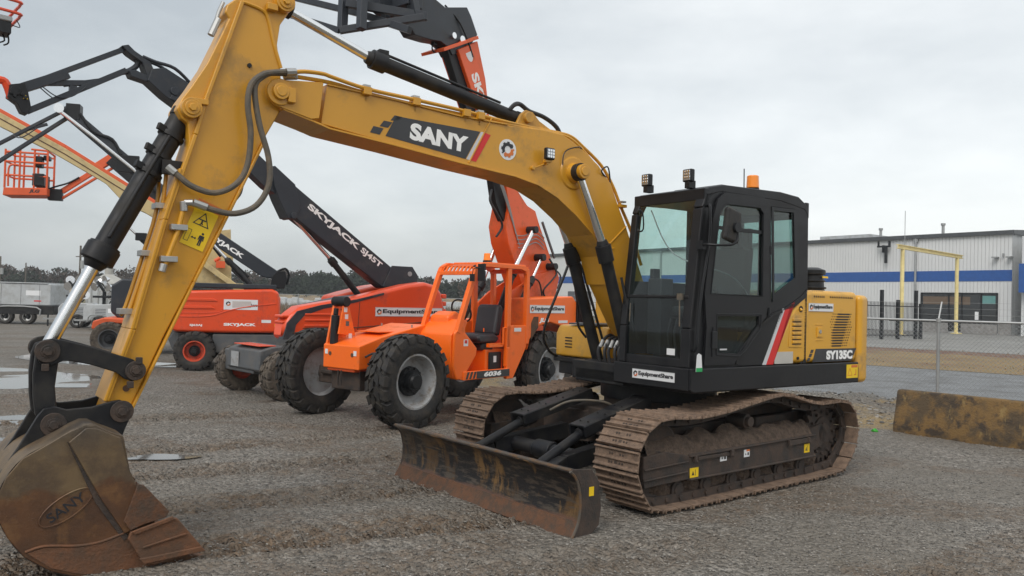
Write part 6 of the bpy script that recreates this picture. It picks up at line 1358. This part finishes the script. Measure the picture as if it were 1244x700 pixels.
for y in ys:
    for x in xs:
        d = math.hypot(x, y); near = 1 if d < 16 else 0
        h = .022*noise.noise((x*.7, y*.7, 3))+(.026*noise.noise((x*.6+y*.5, y*2.2-x, 11))+.010*noise.noise((x*2.6,y*3.6,12)) if (d > 9 and x < -3) else 0); m = smooth(.02,.30, noise.noise((x*.45+9, y*.9-4, 1))+.35*noise.noise((x*2.3, y*2.3, 7)))*.75
        st = 0
        if near:
            h += .010*noise.noise((x*4, y*4, 1))+.007*noise.noise((x*14, y*14, 2))+.004*noise.noise((x*31,y*31,5))
            for (yb, sl, xa, xb, hw, am, mu) in BANDS:
                yc_ = yb+sl*x+.10*noise.noise((x*.5, yb, 2)); q = abs(y-yc_)
                if q < hw+.18 and xa < x < xb:
                    e = smooth(xa, xa+.6, x)*(1-smooth(xb-.8, xb, x))
                    inn = 1-smooth(hw-.05, hw+.04, q); rim = smooth(hw-.04, hw+.05, q)*(1-smooth(hw+.06, hw+.18, q))
                    ph = ((x+(q*.6 if mu > .6 else 0))/.18) % 1
                    h += e*(inn*am*.6*(-1+1.9*(1-smooth(.12,.28,abs(ph-.5))))+rim*am*.65*(.6+noise.noise((x*3,y*3,1)))); m = max(m, e*max(inn*mu, rim*.5)*(.55+.9*max(0,noise.noise((x*1.1,y*1.6,yb))+.3)))
            # crawler prints behind and before the excavator
            lx = (x-1.611)*cy+(y-8.664)*sy; ly = -(x-1.611)*sy+(y-8.664)*cy
            for c0, a_, b_ in ((1.045,2.6,7.5),(-1.045,2.6,10),(3.4,-3,9),(-3.9,-2,9)):
                wob = .12*noise.noise((lx*.4, c0*5, 0))
                q = 1-smooth(.20,.30,abs(ly-c0-wob))
                if q > 0 and a_ < lx < b_:
                    q *= smooth(a_, a_+.4, lx)*(1-smooth(b_-1, b_, lx))*(.45+.55*smooth(-.2,.2,noise.noise((lx*.8, ly*.8, 4))))
                    ph = (lx/.171) % 1; h += q*(-.012+.022*(1-smooth(.10,.25,abs(ph-.5)))); m = max(m, q*.8)
        s_ = .61*x+.79*y; t_ = .79*x-.61*y
        if t_ > -19:
            bm_ = smooth(13.4,14.6,s_)*(1-smooth(15.9,16.8,s_))
            h += bm_*(.13+.16*abs(noise.noise((x*1.1,y*1.1,8)))+.05*noise.noise((x*6,y*6,2)))
            st = smooth(12.6,13.0,s_)*(1-smooth(13.6,14.4,s_))*smooth(-.25,.05,noise.noise((x*.9,y*.9,6)))
            st = max(st, .7*bm_*smooth(.15,.4,noise.noise((x*1.3,y*1.3,16))))
            h -= .15*smooth(16.6,17.0,s_)
        vs.append((x, y, h)); mudv.append(m); strawv.append(st)
nx = len(xs); fs = [(j*nx+i, j*nx+i+1, (j+1)*nx+i+1, (j+1)*nx+i) for j in range(len(ys)-1) for i in range(nx-1)]
me = bpy.data.meshes.new('gravel_yard'); me.from_pydata(vs, [], fs); me.update()
ca = me.color_attributes.new('wear', 'FLOAT_COLOR', 'POINT'); buf = np.zeros((len(vs), 4), dtype=np.float32); buf[:,0] = mudv; buf[:,1] = strawv; buf[:,3] = 1; ca.data.foreach_set('color', buf.ravel())
GM = bpy.data.materials.new('wet_gravel'); GM.use_nodes = True; nt = GM.node_tree; N = nt.nodes; L = nt.links; bs = N['Principled BSDF']; tc = N.new('ShaderNodeTexCoord')
def vor(sc, feat='F1', off=0):
    mp = N.new('ShaderNodeMapping'); mp.inputs['Location'].default_value = (off,off,0); L.new(tc.outputs['Object'], mp.inputs[0])
    v = N.new('ShaderNodeTexVoronoi'); v.inputs['Scale'].default_value = sc; v.feature = feat; L.new(mp.outputs[0], v.inputs['Vector']); return v
v1 = vor(26); v2 = vor(60, off=3)
hs = N.new('ShaderNodeSeparateColor'); L.new(v1.outputs['Color'], hs.inputs[0]); hs2 = N.new('ShaderNodeSeparateColor'); L.new(v2.outputs['Color'], hs2.inputs[0])
at = N.new('ShaderNodeAttribute'); at.attribute_name = 'wear'; sc_ = N.new('ShaderNodeSeparateColor'); L.new(at.outputs['Color'], sc_.inputs[0])
st1 = mixc(ramp(hs.outputs[0],0,1), (.062,.057,.050), (.37,.345,.31)); st2 = mixc(ramp(hs2.outputs[0],0,1), (.056,.050,.043), (.29,.262,.225))
big = ramp(nzn(14,6), .42,.60); base = mixc(big, st1, st2)
base = mixc(ramp(nzn(.55,5,.55), .35,.7), base, (.165,.147,.122))
mudc = mixc(ramp(nzn(9,8), .35,.65), (.085,.060,.040), (.185,.132,.088))
mm = N.new('ShaderNodeMath'); mm.operation = 'MULTIPLY'; L.new(sc_.outputs[0], mm.inputs[0]); L.new(ramp(nzn(7,9,.7,off=(3,3,3)), .32,.60), mm.inputs[1])
base = mixc(mm.outputs[0], base, mudc)
ms = N.new('ShaderNodeMath'); ms.operation = 'MULTIPLY'; L.new(sc_.outputs[1], ms.inputs[0]); L.new(ramp(nzn(9,9,.7,off=(8,3,3),scale=(1,2,1)), .36,.52), ms.inputs[1])
base = mixc(ms.outputs[0], base, mixc(ramp(nzn(30,4),.3,.7),(.20,.13,.05),(.36,.27,.13)))
L.new(base, bs.inputs['Base Color'])
L.new(ramp(nzn(1.2,6), .2,.8), (rm := N.new('ShaderNodeMapRange')).inputs[0]); rm.inputs[3].default_value = .50; rm.inputs[4].default_value = .85; L.new(rm.outputs[0], bs.inputs['Roughness']); bs.inputs['Specular IOR Level'].default_value = .35
iv = N.new('ShaderNodeMath'); iv.operation = 'SUBTRACT'; iv.inputs[0].default_value = 1; L.new(v1.outputs['Distance'], iv.inputs[1])
b1 = N.new('ShaderNodeBump'); b1.inputs['Strength'].default_value = .9; b1.inputs['Distance'].default_value = .04; L.new(iv.outputs[0], b1.inputs['Height'])
b2 = N.new('ShaderNodeBump'); b2.inputs['Strength'].default_value = .6; b2.inputs['Distance'].default_value = .014; L.new(v2.outputs['Distance'], b2.inputs['Height']); L.new(b1.outputs[0], b2.inputs['Normal']); L.new(b2.outputs[0], bs.inputs['Normal'])
me.materials.append(GM); me.polygons.foreach_set('use_smooth', [True]*len(me.polygons)); gy = bpy.data.objects.new('gravel_yard', me); COL.objects.link(gy); tag(gy, kind='structure')
# loose stones
def rocks(n, seed, size, fn, name, m):
    rnd = random.Random(seed); vs = []; fs = []
    for i in range(n):
        p = fn(rnd)
        if p is None: continue
        x, y, z = p; s_ = size*(.5+1.1*rnd.random()**2); o = len(vs); a = rnd.random()*6.28; ca_, sa = cos(a), sin(a)
        e = (s_*(.7+.6*rnd.random()), s_*(.6+.5*rnd.random()), s_*(.35+.4*rnd.random()))
        for q in ((1,0,0),(.1,1,.1),(-1,.2,0),(0,-1,.1),(.2,.1,1),(-.1,0,-1),(.6,.6,.6),(-.6,-.5,.7)):
            u, v, w = q[0]*e[0]*(.8+.4*rnd.random()), q[1]*e[1]*(.8+.4*rnd.random()), q[2]*e[2]; vs.append((x+u*ca_-v*sa, y+u*sa+v*ca_, z+w))
        for t in ((0,6,4),(6,1,4),(0,1,6),(1,2,4),(2,7,4),(2,3,7),(3,4,7),(3,0,4),(1,0,5),(2,1,5),(3,2,5),(0,3,5)): fs.append(tuple(o+k for k in t))
    me = bpy.data.meshes.new(name); me.from_pydata(vs, [], fs); me.update(); me.materials.append(m); o = bpy.data.objects.new(name, me); COL.objects.link(o); return o
STM = bpy.data.materials.new('loose_stone'); STM.use_nodes = True; nt = STM.node_tree; N = nt.nodes; L = nt.links; bs = N['Principled BSDF']; bs.inputs['Roughness'].default_value = .6; ge = N.new('ShaderNodeNewGeometry')
L.new(mixc(ge.outputs['Random Per Island'], (.065,.06,.053), (.27,.25,.222)), bs.inputs['Base Color'])
import bisect
def hgt(x, y):
    i = min(max(bisect.bisect(xs, x)-1, 0), nx-1); j = min(max(bisect.bisect(ys, y)-1, 0), len(ys)-1); return vs[j*nx+i][2]
vs_g = vs
def near_pt(r):
    y = 3.2+10.5*r.random()**1.5; x = (r.random()*2-1)*(y*.68+.3)
    return (x, y, hgt(x, y)+.001)
o = rocks(90000, 3, .0078, near_pt, 'loose_gravel', STM); tag(o, kind='stuff')
def berm_pt(r):
    t = -14+22*r.random(); s_ = 13.5+3.0*r.random(); x = t*.79+s_*.61; y = -t*.61+s_*.79; return (x, y, hgt(x, y)+.004)
o = rocks(5000, 5, .035, berm_pt, 'rubble', STM); tag(o, kind='stuff')
# puddles
WAT = bpy.data.materials.new('muddy_water'); WAT.use_nodes = True; bs = WAT.node_tree.nodes['Principled BSDF']; bs.inputs['Base Color'].default_value = (.12,.11,.10,1); bs.inputs['Roughness'].default_value = .04; bs.inputs['Specular IOR Level'].default_value = 1.0
def puddle(pts, z):
    sp = spline([V((x,y,0)) for x,y in pts], 6, True); sp = [p+V((.12*noise.noise((p.x*3,p.y*3,0)), .12*noise.noise((p.x*3,p.y*3,9)),0)) for p in sp]
    o = MB().add([(p.x,p.y,z) for p in sp],[tuple(range(len(sp)))]).build('puddle', WAT, None, flat=True); tag(o, kind='structure'); return o
puddle([(-12,17.6),(-9.5,17.2),(-7.9,16.0),(-7.4,14.9),(-8.6,14.4),(-9.0,13.2),(-8.0,12.3),(-7.2,11.2),(-7.9,10.2),(-9.5,10.6),(-12,12)], .004)
puddle([(-9.4,10.4),(-7.4,10.8),(-6.5,12.2),(-6.0,11.4),(-6.3,10.2),(-5.7,9.5),(-6.2,8.9),(-8,8.7),(-9.6,9.2)], .001)
puddle([(-12,24),(-10.5,21),(-7.6,19.8),(-7.8,19.0),(-10.5,19.2),(-13,21)], .006)
puddle([(-4.2,8.62),(-3.7,8.80),(-3.35,8.85),(-3.4,8.68),(-3.9,8.48),(-4.2,8.45)], .010)
# road, verge and apron beyond the fence
def strip(name, s0, s1, z, m, t0=-19, t1=80):
    P = [U*t+NV*s_ for t, s_ in ((t0,s0),(t1,s0),(t1,s1),(t0,s1))]
    o = MB().add([(p.x,p.y,z) for p in P],[(0,1,2,3)]).build(name, m, None, flat=True); tag(o, kind='structure'); return o
strip('road', 16.7, 28.1, -.03, mat('grey_asphalt', (.15,.155,.16), .6, dirt=(.12,.12,.12), dirt_amt=.4, dscale=.7, bump=.3, bscale=60))
VG = bpy.data.materials.new('dry_verge'); VG.use_nodes = True; nt = VG.node_tree; N = nt.nodes; L = nt.links; bs = N['Principled BSDF']; bs.inputs['Roughness'].default_value = .95; tc = N.new('ShaderNodeTexCoord')
L.new(mixc(ramp(nzn(2.2,9,.7),.40,.60), mixc(ramp(nzn(.35,6),.4,.6),(.15,.082,.045),(.27,.18,.075)), (.19,.14,.06)), bs.inputs['Base Color'])
# verge as an uneven mound
b = MB(); n1, n2 = 140, 14
for i in range(n1):
    for j in range(n2):
        t = -19+99*i/(n1-1); s_ = 28.1+14*j/(n2-1)+(.5*noise.noise((t*.4,j,0)) if 0 < j < n2-1 else 0); e = sin(pi*j/(n2-1)); p = U*t+NV*s_; b.v.append(V((p.x,p.y,-.02+.12*e+.10*e*noise.noise((p.x*.5,p.y*.5,0)))))
for i in range(n1-1):
    for j in range(n2-1): b.f.append((i*n2+j,(i+1)*n2+j,(i+1)*n2+j+1,i*n2+j+1))
bb = MB(); bb.v = b.v; bb.f = [f_ for k_, f_ in enumerate(b.f) if k_ % (n2-1) >= 8]; b.f = [f_ for k_, f_ in enumerate(b.f) if k_ % (n2-1) < 8]
tag(b.build('grass_verge', VG, None), kind='structure')
tag(bb.build('mulch_verge', mat('brown_mulch', (.11,.052,.032), .95, dirt=(.20,.125,.07), dirt_amt=.4, dscale=.9), None), kind='structure')
def tuft_pt(r):
    t = -10+60*r.random(); s_ = 28.3+13.4*r.random(); p = U*t+NV*s_; return p
b = MB(); r = random.Random(4)
for i in range(5000):
    p = tuft_pt(r); a = r.random()*6.28; h = .03+.07*r.random()**2; w = .015; q = V((cos(a),sin(a),0))*w; z = .03
    b.add([V((p.x,p.y,z))-q, V((p.x,p.y,z))+q, V((p.x+r.uniform(-.06,.06),p.y+r.uniform(-.06,.06),z+h))],[(0,1,2)])
tag(b.build('dry_grass', VG, None, fix=False, flat=True), kind='stuff')
strip('apron', 42.0, 110, -.01, mat('pale_concrete_apron', (.22,.215,.20), .7, dirt=(.17,.165,.15), dirt_amt=.4, dscale=.25))
# distant woods ------------------------------------------------------
def wood(name, seed, trees, m):
    r = random.Random(seed); b = MB()
    for (x, y, h, w, n) in trees:
        nb = max(3, int(w/1.4)); blobs = [(x+r.uniform(-.5,.5)*w, y+r.uniform(-.5,.5)*w, h*r.uniform(.30,.82), w*r.uniform(.18,.34)) for _ in range(nb+3)]
        for k in range(n):
            bx, by, bz, br = r.choice(blobs); d = V((r.gauss(0,1),r.gauss(0,1),r.gauss(0,1))).normalized()*br*(.65+.4*r.random())
            c = V((bx,by,bz))+V((d.x,d.y,d.z*.85)); s_ = r.uniform(.12,.32); q = V((r.gauss(0,1),r.gauss(0,1),r.gauss(0,1))).normalized(); u = q.orthogonal()*s_; v = q.cross(u)*.8
            if c.z < 0: c.z = abs(c.z)*.3
            b.add([c-u-v*.6,c+u*.9-v,c+u*.3+v],[(0,1,2)])
        b.cyl((x,y,0),(x,y,h*.5),w*.035,w*.02,n=5)
        for k in range(2): b.tube([(x,y,h*.35),(x+r.uniform(-.3,.3)*w,y,h*.8)],w*.012,4)
    o = b.build(name, m, None, fix=False, flat=True); tag(o, kind='stuff'); return o
r = random.Random(11); ev = []; br_ = []
for i in range(150):
    a = -.76+1.10*i/150+r.uniform(-.004,.004); d = r.uniform(163,190); h = 6.6+2.2*noise.noise((i*.13,0,0))+r.uniform(-1.3,1.3)
    if a < -.30: h -= .9
    if a < -.56: h += .9
    (ev if r.random() < .62 else br_).append((math.tan(a)*d, d, h, r.uniform(5,8.5), 1100))
for i in range(60):
    a = -.33+.36*i/60; d = r.uniform(164,176); (ev if noise.noise((i*.2,3,0)) > -.1 else br_).append((math.tan(a)*d, d, r.uniform(4.2,6.0), r.uniform(5,7), 900))
LM = mat('evergreen_leaves', (.028,.036,.024), 1, spec=0, vary=.5, dscale=.25); BM = mat('bare_twigs', (.075,.058,.046), 1, spec=0, vary=.4, dscale=.2)
for i in range(46):      # the yard's other edge, behind the photographer: seen only in glass and chrome
    a = -2.4+4.8*i/45; bx_ = 46*sin(a); by_ = -26-18*cos(a); ev.append((bx_, by_, r.uniform(8,13), r.uniform(6,9), 500))
wood('evergreen_wood', 1, ev, LM); wood('bare_wood', 2, br_, BM)
hb = MB(); n = 60
for i in range(n):
    a = -.9+1.5*i/(n-1); 
    hb.v += [V((math.tan(a)*210,210,-.2)), V((math.tan(a)*230,235,4.2+.7*noise.noise((i*.3,2,0)))), V((math.tan(a)*300,300,5))]
for i in range(n-1):
    for k in range(2): hb.f.append((i*3+k,(i+1)*3+k,(i+1)*3+k+1,i*3+k+1))
tag(hb.build('hills', LM, None), kind='structure')
FM = mat('tan_field', (.30,.22,.12), .95, dirt=(.16,.11,.06), dirt_amt=.4, dscale=.12)
b = MB()
for i in range(61):
    x = -150+5*i
    for yy, zz in ((150,-.12),(156,.5),(162,1.9+.3*noise.noise((i*.3,0,5))),(176,2.2)): b.v.append(V((x,yy,zz)))
for i in range(60):
    for k in range(3): b.f.append((i*4+k,(i+1)*4+k,(i+1)*4+k+1,i*4+k+1))
tag(b.build('field_slope', FM, None), kind='structure')
b = MB(); r = random.Random(8)
for i in range(5000):
    y = r.uniform(74,132); x = -.36*y+r.random()*.42*y; a = r.random()*6.28; h = .25+.7*r.random()**2; q = V((cos(a),sin(a),0))*.12
    b.add([V((x,y,-.1))-q, V((x,y,-.1))+q, V((x+r.uniform(-.2,.2),y,h))],[(0,1,2)])
tag(b.build('tall_weeds', mat('dry_weeds',(.14,.095,.055),.95), None, fix=False, flat=True), kind='stuff')
# small marks near the barrier
o = rocks(1, 2, .045, lambda r: (5.38,11.75,.015), 'green_marker', mat('green_plastic',(.04,.34,.03),.5)); tag(o, 'small bright green scrap lying on the gravel by the left end of the concrete barrier', 'scrap'); 

hz = bpy.data.materials.new('haze'); hz.use_nodes = True; nt = hz.node_tree; nt.nodes.remove(nt.nodes['Principled BSDF'])
pv = nt.nodes.new('ShaderNodeVolumePrincipled'); pv.inputs['Color'].default_value = (.85,.9,.95,1); pv.inputs['Density'].default_value = HAZE; nt.links.new(pv.outputs[0], nt.nodes['Material Output'].inputs['Volume'])
tag(MB().box(-1000,1000,-80,1600,-1.2,14).build('haze', hz, None, flat=True), kind='stuff') if HAZE else None
# ================================================================== light, sky, camera
w = bpy.data.worlds.new('World'); S.world = w; w.use_nodes = True; nt = w.node_tree; N = nt.nodes; L = nt.links
bg = N['Background']; out = N['World Output']
SUN_EL, SUN_AZ = R(48), R(205)       # azimuth measured clockwise from +Y
sk = N.new('ShaderNodeTexSky'); sk.sky_type = 'NISHITA'; sk.sun_disc = False; sk.sun_elevation = SUN_EL; sk.sun_rotation = SUN_AZ; sk.dust_density = 4
L.new(sk.outputs[0], bg.inputs[0]); bg.inputs[1].default_value = .03
tc = N.new('ShaderNodeTexCoord')
mp = N.new('ShaderNodeMapping'); mp.inputs['Scale'].default_value = (1,1,2.6); L.new(tc.outputs['Generated'], mp.inputs[0])
n1 = N.new('ShaderNodeTexNoise'); n1.inputs['Scale'].default_value = 2.1; n1.inputs['Detail'].default_value = 9; n1.inputs['Roughness'].default_value = .55; L.new(mp.outputs[0], n1.inputs[0])
sx = N.new('ShaderNodeSeparateXYZ'); L.new(tc.outputs['Generated'], sx.inputs[0])
def mth(op, a, b_):
    m = N.new('ShaderNodeMath'); m.operation = op
    for i, q in enumerate((a, b_)):
        if isinstance(q, (int, float)): m.inputs[i].default_value = q
        else: L.new(q, m.inputs[i])
    return m.outputs[0]
fac = mth('ADD', mth('MULTIPLY', mth('SUBTRACT', n1.outputs[0], .5), 1.9), mth('ADD', .50, mth('MULTIPLY', sx.outputs[0], .75)))
cr = N.new('ShaderNodeValToRGB'); e = cr.color_ramp.elements; e[0].position = 0; e[0].color = (.405,.435,.445,1); e[1].position = 1; e[1].color = (.785,.80,.785,1)
m_ = e.new(.45); m_.color = (.57,.595,.595,1); L.new(fac, cr.inputs[0])
b2 = N.new('ShaderNodeBackground'); L.new(cr.outputs[0], b2.inputs[0]); b2.inputs[1].default_value = CLOUD
ad = N.new('ShaderNodeAddShader'); L.new(bg.outputs[0], ad.inputs[0]); L.new(b2.outputs[0], ad.inputs[1]); L.new(ad.outputs[0], out.inputs[0])
sl = bpy.data.lights.new('sun', 'SUN'); sl.energy = SUNE; sl.angle = R(35); sl.color = (1,.97,.93); so = bpy.data.objects.new('sun', sl); COL.objects.link(so)
dv = V((sin(SUN_AZ)*cos(SUN_EL), cos(SUN_AZ)*cos(SUN_EL), sin(SUN_EL))); so.rotation_euler = (-dv).to_track_quat('-Z','Y').to_euler(); so.location = (0,-10,20)
cam = bpy.data.cameras.new('camera'); co = bpy.data.objects.new('camera', cam); COL.objects.link(co); S.camera = co
cam.lens = 36*968.9/1244; cam.sensor_width = 36; cam.clip_end = 4000; cam.clip_start = .05
p, ro = .0164, .0258
f = V((0,cos(p),sin(p))); r0 = V((1,0,0)); u0 = r0.cross(f); rr = cos(ro)*r0+sin(ro)*u0; uu = -sin(ro)*r0+cos(ro)*u0
co.matrix_world = Matrix(((rr.x,uu.x,-f.x,0),(rr.y,uu.y,-f.y,0),(rr.z,uu.z,-f.z,1.79),(0,0,0,1)))
S.view_settings.view_transform = 'Standard'; S.view_settings.look = 'None'; S.view_settings.gamma = 1; S.view_settings.exposure = EXPO
